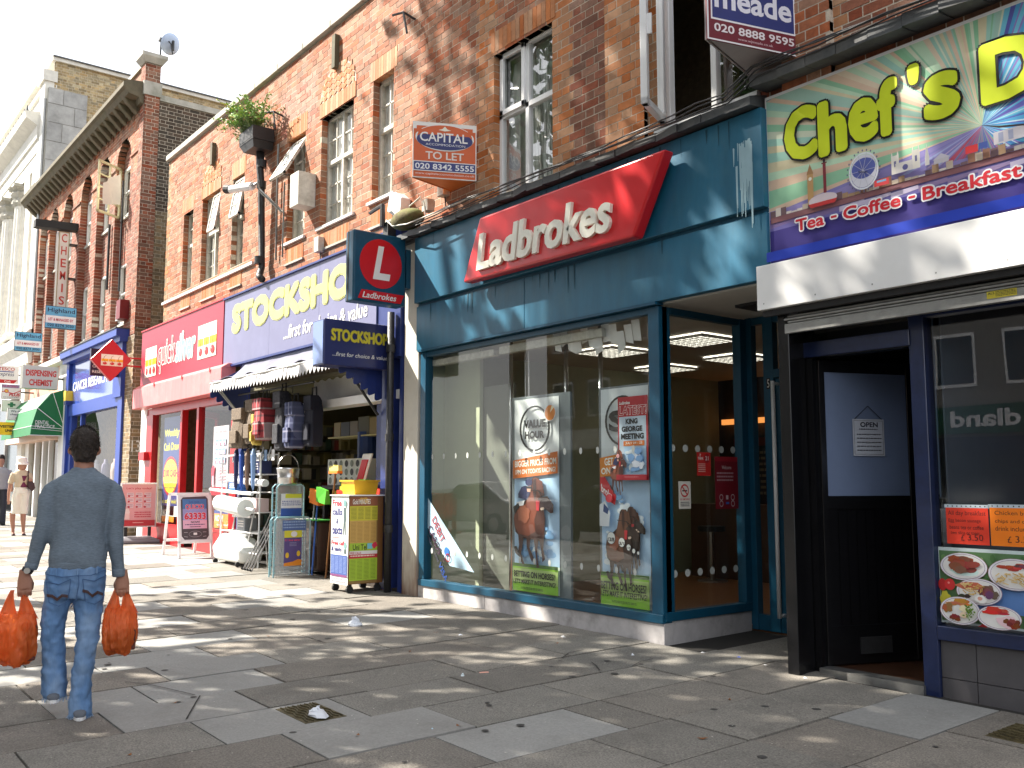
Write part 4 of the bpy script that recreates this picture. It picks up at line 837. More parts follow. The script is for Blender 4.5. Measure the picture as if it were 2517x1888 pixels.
# lower city band
q.poly((150,140,195),(-4.295,-3.60),(1.5,-3.62),(1.5,-3.19),(-4.295,-3.19)).poly((112,105,170),(-4.295,-3.53),(1.5,-3.57),(1.5,-3.19),(-4.295,-3.19)).poly((60,50,125),(-4.295,-3.44),(1.5,-3.50),(1.5,-3.19),(-4.295,-3.19))
for i in range(26): x=-4.29+i*.2; q.poly(r.choice([(150,130,170),(200,190,215),(130,110,160)]),(x,-3.50),(x+.2,-3.51),(x+.2,-3.47-r.uniform(0,.02)),(x,-3.46))
q.poly((140,95,100),(-4.28,-3.545),(1.5,-3.60),(1.5,-3.57),(-4.28,-3.50))
for i in range(120):
    x=-4.28+i*.048; h=r.uniform(.01,.07); b=-3.545-i*.00046; q.rect(r.choice([(170,140,110),(205,190,170),(150,110,90),(225,215,205),(120,95,100)]),x,b-h,x+.046,b)
q.rect((190,150,100),-3.925,-3.79,-3.875,-3.56).poly((170,130,90),(-3.93,-3.79),(-3.90,-3.87),(-3.87,-3.79)).disc((235,230,215),-3.90,-3.755,.014,.014)
q.rect((130,50,60),-3.79,-3.84,-3.765,-3.56).rect((120,60,60),-3.80,-3.85,-3.755,-3.84).disc((60,40,50),-3.778,-3.865,.01,.02)
q.disc((215,200,205),-3.80,-3.575,.12,.045).poly((200,60,60),(-3.92,-3.56),(-3.68,-3.56),(-3.70,-3.53),(-3.90,-3.53))
q.disc((215,215,225),-3.465,-3.70,.10,.12).disc((90,100,170),-3.465,-3.72,.092,.075).ring((225,228,235),-3.465,-3.70,.115,.135,.012)
for k in range(24): an=k*.2618; q.disc((110,110,140),-3.465+.125*math.cos(an),-3.70+.148*math.sin(an),.006,.008,8)
for k in range(10): an=k*.628; q.line((190,190,200),.003,(-3.465,-3.70),(-3.465+.11*math.cos(an),-3.70+.13*math.sin(an)))
q.line((60,60,80),.006,(-3.50,-3.70),(-3.43,-3.68))
for x in (-3.25,-3.10): q.rect((225,220,210),x,-3.74,x+.055,-3.61).poly((225,220,210),(x,-3.74),(x+.006,-3.77),(x+.012,-3.74)).poly((225,220,210),(x+.043,-3.74),(x+.049,-3.77),(x+.055,-3.74)).rect((110,110,150),x+.02,-3.70,x+.035,-3.66)
q.rect((215,210,205),-3.22,-3.68,-3.10,-3.61).disc((100,100,150),-3.15,-3.64,.02,.02).poly((225,220,215),(-3.01,-3.66),(-2.995,-3.76),(-2.98,-3.66)).rect((225,220,215),-3.01,-3.66,-2.98,-3.61)
q.poly((205,200,210),(-2.96,-3.63),(-2.90,-3.665),(-2.84,-3.63)).rect((200,195,200),-2.95,-3.63,-2.85,-3.60).rect((190,45,50),-2.74,-3.66,-2.66,-3.61).rect((60,80,150),-2.655,-3.66,-2.60,-3.62).rect((190,55,60),-3.38,-3.60,-3.27,-3.555).rect((110,150,180),-3.36,-3.595,-3.29,-3.58)
q.rect((205,200,205),-2.56,-3.70,-2.3,-3.62).rect((160,165,190),-2.53,-3.69,-2.5,-3.63).rect((160,165,190),-2.47,-3.69,-2.44,-3.63)
q.poly((70,60,60),(-2.65,-3.78),(-2.52,-3.735),(-2.36,-3.70),(-2.36,-3.69),(-2.52,-3.72))
q.rect((35,60,170),-4.295,-3.265,1.5,-3.19); q.done(t)
fo=[(.075,flat('chef_black',8,8,12,.4),0)]
yl=flat('chef_yellow',205,220,40,.35)
for s,a0,a1,b0,b1 in (('C',-4.105,-3.865,3.955,4.325),('h',-3.81,-3.62,3.925,4.30),('e',-3.56,-3.375,3.945,4.22),('f',-3.335,-3.225,3.935,4.30),("'",-3.10,-3.065,4.235,4.335),('s',-2.995,-2.795,3.935,4.21),('D',-2.615,-2.29,3.93,4.29)):
    fattxt(s,SG,a0,a1,b0,b1,((.042,MT['chef_black']),(.025,yl)),t,c=.012)
w=flat('chef_white',238,238,240,.4); rd=flat('chef_red',205,35,50,.4)
for s,a0,a1 in (('Tea',-4.045,-3.81),('-',-3.745,-3.705),('Coffee',-3.645,-3.215),('-',-3.15,-3.11),('Breakfast',-3.05,-2.42)):
    b0,b1=(3.39,3.475) if s!='-' else (3.425,3.435); fattxt(s,SG,a0,a1,b0,b1,((.015,w),(.004,rd)),t,c=.018)
# ---------------- the arcade (red) and the discount shop (blue) ----------------
mat('arcade_red',(.52,.03,.045),.4,var=.08,scale=2,dirt=.15,dcol=(.6,.2,.2),dscale=2)
mat('arcade_box',(.72,.19,.19),.38,var=.15,scale=2,aniso=(5,1,.5),dirt=.35,dcol=(.8,.45,.42),dscale=3)
mat('red_frame',(.45,.012,.015),.3,var=.08)
mat('arcade_sign_red',(.34,.02,.045),.4,var=.06)
QS=thing('amusement_arcade','red fronted amusement arcade between the brick pier and the discount shop','shop',(-17.5,F,.3))
W8=Pl((0,5.90,0))
t=thing('arcade_sign','dark red quicksilver sign with cherry panels above the arcade','sign',(-17.8,5.9,3.5))
pbox(W8,'sign_board',MT['arcade_sign_red'],t,-20.12,-15.53,3.50,4.66,-.10,0); pbox(W8,'sign_edge',MT['arcade_red'],t,-20.14,-15.51,4.66,4.685,-.10,.02)
def cherries(pl,a0,a1,z0,z1,c,par,n=3):
    q=Print(pl,a0,a1,z0,z1,c=c,step=.0012); q.rect((245,240,225),0,0,100,100).rect((245,185,30),0,40,100,62).rect((235,170,20),0,52,100,62).rect((235,225,205),0,62,100,100)
    for i in range(n):
        x=100*(i+.5)/n; q.rect((245,245,240),x-100/n/2-.8,0,x-100/n/2+.8,100); q.line((150,110,50),1.8,(x+4,72),(x-7,45),(x-2,18),(x+6,12)); q.disc((205,30,40),x,80,9.5,12).disc((240,150,140),x-3,76,2.4,3)
    q.done(par,'cherry_panel')
cherries(W8,-19.80,-19.10,3.66,4.27,.004,t); cherries(W8,-16.72,-15.82,3.72,4.34,.004,t)
wht=flat('sign_ink_white',240,238,232,.4); slv=flat('silver_ink',130,165,185,.35)
fattxt('quick',W8,-19.0,-18.0,3.68,4.34,((.024,wht),(.002,MT['arcade_sign_red'])),t,c=.006,shear=.1)
fattxt('silver',W8,-17.92,-16.88,3.82,4.34,((.036,wht),(.016,slv)),t,c=.006,shear=.1)
B5=Pl((0,5.72,0)); mb=MB(); mb.box(-20.0,-15.08,5.72,5.97,3.01,3.42); mb.hexa([(-20.0,5.72,3.42),(-15.08,5.72,3.42),(-15.08,5.97,3.42),(-20,5.97,3.42),(-20.0,5.84,3.50),(-15.08,5.84,3.50),(-15.08,5.97,3.50),(-20,5.97,3.50)]); o=part('shutter_box',mb,MT['arcade_box'],QS); bevel(o,.01)
for x in (-18.6,-17.0,-15.6):
    pbox(B5,'clip',MT['arcade_box'],QS,x-.02,x+.02,3.38,3.46,0,.02)
fr=MB(); P.box(fr,-20.15,-14.9,2.86,3.01,-.12,.0); P.box(fr,-15.14,-14.86,.15,2.9,-.1,.04); P.box(fr,-19.75,-19.35,.3,2.87,-.1,.03); P.box(fr,-17.72,-17.62,.3,2.87,-.1,.02); P.box(fr,-16.85,-16.74,.3,2.87,-.1,.02)
o=part('shop_frame',fr,MT['red_frame'],QS); bevel(o,.005)
fr=MB(); fr.hexa([(-19.4,F-.01,.2),(-17.65,F-.01,.2),(-17.65,F+.1,.2),(-19.4,F+.1,.2),(-19.4,F-.01,.70),(-17.65,F-.01,.70),(-17.65,F+.1,.70),(-19.4,F+.1,.70)]); part('stall_riser',fr,MT['red_frame'],QS)
fr=MB(); fr.box(-16.8,-15.14,F-.01,F+.1,.2,.66); fr.box(-16.75,-15.2,F-.03,F+.1,.66,.70); part('stall_riser',fr,MT['red_frame'],QS)
for (a,b) in ((-19.35,-17.72),(-16.74,-15.14)):
    mb=MB(); P.quad(mb,a,b,.70,2.87,-.04); part('shop_window',mb,MT['shop_glass'],QS)
mb=MB(); P.box(mb,-20.16,-19.78,.2,3.01,-.1,.02); part('white_pilaster',mb,MT['white_paint'],QS)
mb=MB(); P.box(mb,-19.9,-19.55,1.95,2.12,-.02,.12); part('lock_box',mb,MT['red_frame'],QS)
# half open red door
D2=Pl((-16.85,F+.05,0),(-.9,.43,0)); D2=Pl((-17.55,6.6,0),(.76,-.65,0)); fr=MB(); 
for q in ((0,.9,.3,.5),(0,.9,2.7,2.82),(0,.09,.3,2.82),(.81,.9,.3,2.82)): D2.box(fr,*q,-.05,0)
d=part('door',fr,MT['red_frame'],QS); mb=MB(); D2.quad(mb,.09,.81,.5,2.7,-.02); part('pane',mb,MT['shop_glass'],d)
mb=MB(); mb.box(-20.1,-15.0,9.8,9.9,0,3); mb.box(-20.1,-20.0,6.1,9.9,0,3); mb.box(-15.0,-14.9,6.1,9.9,0,3.1); part('back_wall',mb,flat('arcade_in',120,105,108,.8),QS)
mb=MB(); mb.box(-20.1,-15.0,F+.1,9.9,3.0,3.05); part('ceiling',mb,MT['ceil'],QS); mb=MB(); mb.box(-20.1,-15.0,F+.0,9.9,.05,.30); part('shop_floor',mb,flat('arcade_floor',90,50,50,.7),QS)
for i,(x,y) in enumerate(((-18.6,8.2),(-17.2,8.6),(-16.0,8.3))):
    m_=thing('slot_machine','tall arcade machine with %s screen inside the arcade'%('an orange','a blue','a yellow')[i],'arcade machine',(x,y,.3),'machines in the arcade'); mb=MB(); mb.box(x-.3,x+.3,y,y+.6,.3,2.0); part('cabinet',mb,MT['arcade_sign_red'],m_)
    pbox(Pl((0,y,0)),'screen',mat('screen%d'%i,(.4,.4,.5),.3,emis=((1,.5,.2),(.3,.6,1),(1,.8,.3))[i]+(.5,)),m_,x-.24,x+.24,1.1,1.8,0,.01)
def poster(lab,pl,a0,a1,z0,z1,fn,c=-.05,name='poster',cat='poster'):
    t=thing(name,lab,cat,pl.p((a0+a1)/2,z0,0)); q=Print(pl,a0,a1,z0,z1,c=c,step=.0008); fn(q); q.done(t,'sheet'); return t
def pw(q):
    q.rect((45,60,130),0,0,100,100).rect((240,240,240),0,90,100,100).text('Weekly',(225,215,70),4,12,96,22,.04).text('Cash Draw',(225,215,70),4,26,96,34,.03).disc((240,225,50),50,60,46,20).ring((190,40,50),50,60,46,20,3)
    q.text('Your for',(60,50,110),22,47,78,51,.01).text('£100 CASH',(195,35,45),6,53,94,61,.04).text('will be won here',(60,50,110),14,64,86,67).text('every Saturday',(60,50,110),16,70,84,73).text('ask staff for details!',(230,220,80),6,83,94,87,.01)
poster('tall blue Weekly Cash Draw poster with a yellow oval in the arcade window',P,-18.85,-17.9,.85,2.78,pw)
def ps(q):
    q.rect((222,205,212),0,0,100,100).text("Let's play today!",(200,70,90),12,6,90,11,.01)
    for i in range(3):
        for j in range(3):
            x,y=14+i*26,18+j*13; q.rect((170,195,225),x,y,x+22,y+10).rect((120,150,195),x+3,y+2,x+19,y+4).blob((200,80,100),x+6+i*4,y+8,3,2,i+j)
    q.lines((215,120,135),45,60,90,82,5,3).blob((205,70,90),12,65,10,9,4).rect((225,150,165),6,72,20,86).rect((190,25,45),0,88,100,100).text('Quicksilver',(240,220,220),28,92,66,95,.01)
poster('pale pink Let\'s play today poster with a red foot in the right arcade window',P,-16.15,-15.45,1.28,2.48,ps)
poster('orange NOW promotion strip low in the right arcade window',P,-16.0,-15.3,.72,1.02,lambda q:q.rect((240,140,30),0,0,100,100).rect((40,60,140),0,0,100,18).text('NOW!',(250,245,235),6,26,60,62,.03).text('open now!',(250,245,235),20,72,92,90,.02))
poster('orange NOW promotion strip low in the left arcade window',P,-18.8,-18.1,.74,1.05,lambda q:q.rect((240,140,30),0,60,100,100).rect((30,35,60),0,0,100,60).text('NOW!',(250,245,235),6,22,66,62,.03))
poster('white framed customer service notice seen inside the arcade doorway',Pl((0,7.3,0)),-18.75,-18.1,1.0,2.2,lambda q:q.rect((60,20,30),-8,-6,108,106).rect((222,196,190),0,0,100,100).text('Service',(170,40,60),8,6,90,16,.02).lines((190,120,120),20,30,80,60,6).rect((200,60,50),55,60,90,76).text('Quicksilver',(180,60,70),20,86,70,91,.01),c=0,name='notice')
# sandwich boards
t=thing('pavement_sign','pink Let\'s play today pavement sign on a grey weighted base','pavement sign',(-19.0,5.6,gz(-19,5.6)))
A1=Pl((-19.0,0,0),(.12,.99,0)); A1=Pl((-19.0,5.29,0),(.12,.99,0)); g0=gz(-19,5.6)
mb=MB(); A1.box(mb,0,.68,g0+.30,g0+1.17,-.05,0); o=part('frame',mb,MT['upvc'],t); bevel(o,.015)
q=Print(A1,.03,.65,g0+.33,g0+1.14,c=.002); q.rect((228,165,170),0,0,100,100).text("Let's play today!",(190,60,80),12,7,88,13,.015)
for i in range(3):
    for j in range(3): q.rect((222,205,215),14+i*26,20+j*13,34+i*26,30+j*13).lines((190,100,120),16+i*26,22+j*13,32+i*26,29+j*13,2,i*3+j).blob((180,50,70),20+i*24,28+j*13,3.5,2.5,i*3+j+3)
q.blob((235,215,215),14,66,9,8,2).rect((235,200,200),6,70,24,84).lines((200,70,85),38,66,88,82,3,8).rect((190,45,55),0,86,100,100).lines((235,180,180),34,91,66,95,1); q.done(t)
mb=MB(); 
for a in (.12,.56): A1.box(mb,a-.03,a+.03,g0+.12,g0+.31,-.06,0)
part('leg',mb,MT['black_matt'],t,kind='stuff')
mb=MB(); rings=[]
for zz,e in ((0,0),(.05,0),(.09,.06),(.13,.16)): rings.append([A1.p(a,g0+zz,c) for a,c in ((-.06+e,-.30+e),(.74-e,-.30+e),(.74-e,.25-e),(-.06+e,.25-e))])
mb.loft(rings); o=part('base',mb,flat('base_grey',120,120,125,.5),t); bevel(o,.02)
t=thing('sandwich_board','white sandwich board with a phone picture saying QUICK3 63333 NOW','pavement sign',(-15.5,5.55,gz(-15.5,5.55))); g0=gz(-15.5,5.5)
lean=Vector((-.15,0,1)).normalized()
for side in (0,1):
    A2=Pl((-15.42 if side==0 else -16.25,5.24,g0),(0,1,0) if side==0 else (0,1,0),(-.17,0,1) if side==0 else (.22,0,1)); mb=MB()
    L=1.08
    for qx in ((0,.045,0,L),(.535,.58,0,L),(0,.58,L-.045,L),(0,.58,.24,.285)): A2.box(mb,*qx,-.025,.0)
    o=part('frame',mb,MT['upvc'],t); bevel(o,.006)
    if side==0:
        q=Print(A2,.045,.535,.285,L-.045,c=-.012); q.rect((222,222,225),0,0,100,100).poly((70,62,68),(10,4),(88,2),(96,8),(97,90),(88,98),(14,98),(4,90),(3,10)).rect((70,120,175),9,8,91,74).rect((150,150,200),9,30,91,55).rect((222,175,200),9,55,91,74)
        q.text('Just text',(50,70,140),30,12,66,18,.01).text('QUICK3',(205,50,80),18,20,82,32,.03,outl=(.02,(240,240,240))).text('63333',(205,45,70),14,38,88,54,.05,outl=(.02,(240,240,240))).text('NOW!',(40,40,60),36,57,66,62,.03).lines((60,50,90),16,64,84,68,1).lines((100,50,70),32,69,70,73,1)
        q.ring((150,145,150),50,86,22,7,1).rect((225,225,225),44,83,56,88).line((190,185,190),.8,(12,82),(24,82)).line((190,185,190),.8,(76,82),(88,82)).line((190,185,190),.8,(12,91),(24,92)).line((190,185,190),.8,(76,92),(88,91)); q.done(t)
# ---- the discount shop ----
mat('blue_paint',(.018,.035,.17),.4,var=.15,scale=5,dirt=.15,dcol=(.1,.12,.2)); mat('stock_sign',(.165,.168,.285),.42,var=.08,scale=1.2,dirt=.25,dcol=(.25,.27,.42),dscale=3)
SS=thing('discount_shop','blue fronted discount shop with its goods stacked in and around the open doorway','shop',(-12.4,F,.2))
t=thing('stockshop_sign','long slate blue STOCKSHOP sign with yellow letters','sign',(-13,5.9,3.5))
for (a,b) in ((-15.47,-13.6),(-13.595,-11.9),(-11.895,-10.28)): pbox(W8,'sign_board',MT['stock_sign'],t,a,b,3.475,4.63,-.08,0)
mb=MB(); W8.box(mb,-15.49,-10.26,4.632,4.66,-.08,.03); W8.box(mb,-15.49,-10.26,3.44,3.473,-.08,.03); part('sign_edge',mb,MT['blue_paint'],t)
ye=flat('stock_yellow',240,238,120,.45); nv=flat('stock_navy',60,70,130,.45); st=flat('stock_edge',225,225,130,.45)
fattxt('STOCKSHOP',W8,-15.07,-10.55,4.03,4.44,((.052,st),(.042,nv),(.034,ye)),t,c=.006)
txt('...first for choice & value',W8,-13.05,-10.50,3.65,3.86,wht,t,c=.006,off=.012,shear=.12)
fr=MB(); P.box(fr,-10.27,-9.72,3.05,4.7,-.1,.06); P.box(fr,-10.20,-9.98,.15,3.1,-.12,.03); P.box(fr,-14.85,-14.70,.2,3.45,-.1,.02); P.box(fr,-14.7,-10.2,3.28,3.45,-.1,.06); P.box(fr,-9.78,-9.70,.1,4.5,-.1,.02)
part('shop_frame',fr,MT['blue_paint'],SS)
fr=MB(); P.box(fr,-10.85,-10.66,.9,2.6,-.35,-.28); part('shop_frame',fr,MT['blue_paint'],SS)
mb=MB(); mb.box(-14.85,-9.9,F+.05,F+.3,2.545,2.66); part('shutter_rail',mb,MT['upvc'],SS)
mb=MB(); n=40
for i in range(n):
    a=-12.6+i*.06; mb.add([(a,F+.2,2.66),(a+.06,F+.2,2.66),(a+.06,F+.22,3.02-.05*abs(math.sin((i+1)*.8))),(a,F+.22,3.02-.05*abs(math.sin(i*.8)))],[(0,1,2,3)])
part('plastic_sheet',mb,flat('sheet_white',215,215,210,.5),SS)
mb=MB(); mb.box(-14.8,-9.7,F+.1,12,3.0,3.05); part('ceiling',mb,flat('stock_ceiling',120,115,90,.8),SS)
mb=MB(); mb.box(-14.85,-14.8,F+.05,12,.1,3.0); mb.box(-9.75,-9.7,F+.1,12,.1,3.); mb.box(-14.8,-9.75,10.6,10.7,0,3); part('inner_wall',mb,flat('stock_wall',58,52,42,.8),SS)
mb=MB(); mb.box(-14.8,-9.75,F+.02,10.6,.05,.215); part('shop_floor',mb,flat('stock_floor',70,62,55,.6),SS)
for i in range(3):
    l=thing('strip_light','yellowish strip light on the discount shop ceiling, %s'%('nearest the street','second from the street','deepest in the shop')[i],'ceiling light',(-12,6.8+i*1.1,2.97),'strip lights'); mb=MB(); mb.box(-13.3,-10.8,6.75+i*1.1,6.85+i*1.1,2.93,2.99); part('tube',mb,mat('strip%d'%i,(.8,.8,.5),.5,emis=(1,.9,.35,1.1)),l)
# shelves of packets along the right and back wall
r=random.Random(21); pk=[flat('pack%d'%i,*[v*.72 for v in c],.5) for i,c in enumerate([(190,170,120),(120,120,110),(70,75,90),(150,60,50),(200,190,170),(60,90,80),(110,100,50),(160,150,140),(40,40,45)])]
for (nm,pl,a0,a1) in (('right wall',Pl((-9.76,0,0),(0,-1,0)),-10.4,-6.3),('back wall',Pl((0,8.9,0)),-13.5,-9.8)):
    t=thing('shelf_unit','shelf unit crammed with small packets on the %s of the discount shop'%nm,'shelf',pl.p(a0,.2,0))
    mb=MB(); pl.box(mb,a0,a1,.2,2.85,-.05,0)
    for z in (.7,1.2,1.7,2.3): pl.box(mb,a0,a1,z,z+.025,0,.3)
    part('rack',mb,flat('rack',140,130,100,.6),t)
    mb=MB()
    for row in range(9):
        a=a0+.05; z=.5+row*.27
        while a<a1-.15:
            w=r.uniform(.09,.2); h=r.uniform(.14,.23); mb.cm=r.randrange(9); c=r.uniform(.05,.26)
            if r.random()<.86: pl.box(mb,a,a+w*.85,z,z+h,.01,c)
            a+=w
    part('packet',mb,pk,t,kind='stuff')
t=thing('display_shelf','high shelf of boxed goods above the discount shop doorway','shelf',(-12,6.9,2.2)); mb=MB(); mb.box(-13.2,-10.3,6.75,7.1,2.18,2.2); part('board',mb,flat('rack2',190,180,130,.6),t)
a=-13.1
while a<-10.5:
    w=r.uniform(.2,.34); h=r.uniform(.2,.3); pbox(Pl((0,6.8,0)),'box',r.choice(pk),t,a,a+w-.02,2.2,2.2+h,-.2,0); a+=w
for (nm,pl,a0,a1,dp) in (('left wall',Pl((-14.78,0,0),(0,1,0)),6.25,10.5,.3),('middle of the floor',Pl((0,7.7,0)),-14.5,-11.2,.2)):
    t=thing('shelf_unit','shelf unit crammed with small packets in the %s of the discount shop'%nm,'shelf',pl.p(a0,.2,0))
    pbox(pl,'rack',flat('rack3',95,88,66,.6),t,a0,a1,.2,2.5,-.05,0)
    mb=MB()
    for row in range(9):
        a=a0+.05; z=.3+row*.25
        while a<a1-.12:
            w=r.uniform(.07,.16); h=r.uniform(.13,.22); mb.cm=r.randrange(9); c=r.uniform(.04,dp)
            if r.random()<.92: pl.box(mb,a,a+w*.85,z,z+h,.01,c)
            a+=w
    part('packet',mb,pk,t,kind='stuff')
# awning, half wound in and sagging
t=thing('awning','sagging grey and navy awning with a zigzag edge above the discount shop','awning',(-12.4,5.6,3.3))
aw=mat('awning_cloth',(.13,.13,.19),.8,var=.25,scale=3,dirt=.4,dcol=(.12,.12,.2)); mb=MB(); nx,ny=36,10; vs=[]
def awp(i,j):
    x=-14.45+4.3*i/nx; s=j/ny; y=5.88-.55*s; z=3.40-.30*s-.10*math.sin(s*math.pi)+.015*math.sin(i*.9+s*3)*s*2; return (x,y+.01*math.sin(i*1.3),z-.03*math.sin(i/nx*math.pi))
for j in range(ny+1):
    for i in range(nx+1): vs.append(awp(i,j))
mb.add(vs,[(j*(nx+1)+i,j*(nx+1)+i+1,(j+1)*(nx+1)+i+1,(j+1)*(nx+1)+i) for j in range(ny) for i in range(nx)]); o=part('canvas',mb,aw,t,smooth=True); o.modifiers.new('thick','SOLIDIFY').thickness=.006
mb=MB(); val=mat('valance_cloth',(.58,.57,.58),.8,var=.15,scale=6,dirt=.4,dcol=(.2,.2,.24))
for i in range(43):
    x=-14.45+4.3*i/43; w=4.3/43; z=3.07-.03*math.sin(i/43*math.pi)+.0*i; y=5.325+.012*math.sin(i*.7); z2=z
    mb.add([(x,y,z),(x+w,y,z),(x+w,y-.015,z-.10),(x+w/2,y-.02,z-.165),(x,y-.015,z-.10)],[(0,4,3,2,1)])
o=part('valance',mb,val,t); o.modifiers.new('thick','SOLIDIFY').thickness=.004
for x in (-14.46,-10.16):
    pts=[(x,5.32,3.06),(x,5.93,3.38),(x,5.93,2.55)]; n=6; mb=MB(); ed=[]
    for i in range(n):
        for k in range(5):
            s=(i+k/5)/n; b=.07*math.sin(k/5*math.pi); p=Vector(pts[2]).lerp(Vector((x,5.32,2.92)),s); ed.append((x,p.y-b*.6,p.z-b*.8))
    mb.add([pts[1]]+ed+[pts[0]],[tuple(range(len(ed)+2))]); o=part('side_wing',mb,MT['blue_paint'],t); o.modifiers.new('thick','SOLIDIFY').thickness=.006
mb=MB(); mb.tube([(-14.4,5.36,3.03),(-14.30,5.95,2.35)],.018,6); mb.tube([(-14.33,5.40,3.0),(-14.2,5.95,2.30)],.014,6); part('arm',mb,MT['steel_dull'],t); mb=MB(); mb.tube([(-10.2,5.36,3.03),(-10.25,5.93,2.35)],.018,6); part('arm',mb,MT['iron'],t)
mb=MB(); mb.tube([(-14.5,5.34,3.06),(-10.1,5.34,3.06)],.022,8); part('front_bar',mb,MT['steel_dull'],t)
# projecting STOCKSHOP box
HX=-9.99; H=Pl((HX,0,0),(0,1,0)); t=thing('hanging_sign','navy STOCKSHOP box sign with yellow letters projecting over the right end of the awning','sign',(HX,5.5,3.1))
mb=MB(); H.box(mb,5.03,5.945,2.90,3.46,-.30,0); o=part('sign_box',mb,flat('navy_sign',40,48,100,.4),t); bevel(o,.01); pbox(H,'sign_end',flat('stock_lite',120,140,190,.4),t,5.022,5.03,2.92,3.44,-.28,-.02)
fattxt('STOCKSHOP',H,5.125,5.895,3.205,3.34,((.012,flat('yel3',150,140,60)),(.0095,nv),(.0075,flat('yel2',220,205,50))),t,c=.004)
txt('...first for choice & value',H,5.14,5.90,3.015,3.065,wht,t,c=.004,off=.005,shear=.15)
# dark drainpipe between the shops
t=thing('drainpipe','black cast iron drainpipe running down beside the cream pillar','pipe',(-9.88,5.9,.2)); mb=MB(); mb.tube([(-9.84,5.86,.18),(-9.84,5.86,3.6)],.045,12); part('pipe',mb,MT['iron'],t,smooth=True)
for z in (.9,2.0,3.1): mb=MB(); mb.tube([(-9.84,5.86,z),(-9.84,5.86,z+.09)],.058,12); part('collar',mb,MT['iron'],t)
# ---- goods ----
t=thing('phone_card_cabinet','cabinet on castors plastered with Free calls and texts posters','cabinet',(-10.2,5.62,gz(-10.2,5.6))); g=gz(-10.2,5.6)
mb=MB(); mb.box(-10.44,-10.0,5.41,5.88,g+.11,1.335); o=part('body',mb,flat('cab_brown',120,80,40,.6),t); pbox(Pl((-10.46,5.39,0)),'top',MT['upvc'],t,0,.49,1.337,1.35,-.60,0)
C1=Pl((0,5.41,0)); C2=Pl((-10.0,0,0),(0,1,0))
q=Print(C1,-10.44,-10.0,g+.10,1.335,c=.002); q.rect((228,228,225),0,0,100,100).text('Free',(200,40,60),6,4,60,12,.04).text('calls',(45,50,110),6,14,64,22,.04).text('&',(40,45,100),28,26,44,32,.03).text('texts',(45,50,110),6,35,66,44,.04)
q.disc((110,150,150),78,8,9,4).poly((80,95,95),(70,13),(86,13),(88,26),(84,30),(86,44),(80,44),(78,32),(74,44),(69,44),(72,28)).line((90,110,110),3,(84,14),(92,9),(84,6)).lines((200,80,90),6,47,50,49,1).text('Free calls',(200,40,60),4,51,86,56,.03).text('& texts',(45,50,110),4,58,64,63,.03).disc((110,150,150),84,56,8,4).rect((80,95,95),78,60,90,65)
q.rect((60,85,150),3,67,97,89)
for i in range(4): q.lines((140,160,205),6+i*23,69,24+i*23,88,14,i,.3)
q.rect((120,60,110),3,89,97,91.5).lines((150,150,160),4,93,90,99,2,7); q.done(t,'poster_sheet')
q=Print(C2,5.42,5.80,g+.12,1.33,c=.002); q.rect((150,120,70),0,0,100,100).rect((150,90,60),0,0,100,11).blob((210,160,60),50,5,20,4,1).text('Gold MINUTES',(240,235,225),10,3,74,9,.02,outl=(.02,(90,40,30)))
q.rect((205,195,60),0,11,100,28); [q.lines((110,110,40),5+i*25,13,24+i*25,27,9,i,.35) for i in range(4)]
q.rect((205,165,90),0,28,96,54); [q.lines((160,120,60),4+i*24,30,22+i*24,53,15,i+5,.3) for i in range(4)]
q.rect((165,195,60),0,54,100,63).text('Uni Tel',(40,60,30),12,55.5,62,62,.02).rect((120,190,210),64,54.5,82,61).blob((215,50,80),90,57,9,3.5,2).rect((230,225,225),0,63,100,67).text('FREE CALLS',(190,40,50),3,64,42,66.6,.02)
q.rect((195,50,60),0,67,100,71.5).lines((240,220,210),4,68,90,71,1,3).rect((170,200,60),0,71.5,100,97); [q.lines((100,125,40),4+i*24,73,22+i*24,96,15,i+9,.3) for i in range(4)]
q.done(t,'poster_sheet')
for (x,y) in ((-10.4,5.46),(-10.05,5.46),(-10.05,5.84),(-10.4,5.84)):
    mb=MB(); mb.tube([(x-.015,y,g+.045),(x+.015,y,g+.045)],.045,12); mb.box(x-.02,x+.02,y-.02,y+.02,g+.07,g+.12); part('castor',mb,MT['black_matt'],t)
t=thing('bin','yellow plastic tub standing on the poster covered cabinet','tub',(-10.3,5.7,1.35)); mb=MB(); mb.loft([[(-10.42,5.55,1.352),(-10.12,5.55,1.352),(-10.12,5.85,1.352),(-10.42,5.85,1.352)],[(-10.44,5.53,1.52),(-10.10,5.53,1.52),(-10.10,5.87,1.52),(-10.44,5.87,1.52)]]); part('tub',mb,flat('tub_yel',215,165,20,.4),t); mb=MB(); mb.box(-10.455,-10.085,5.515,5.885,1.51,1.53); part('rim',mb,MT['tub_yel'],t)
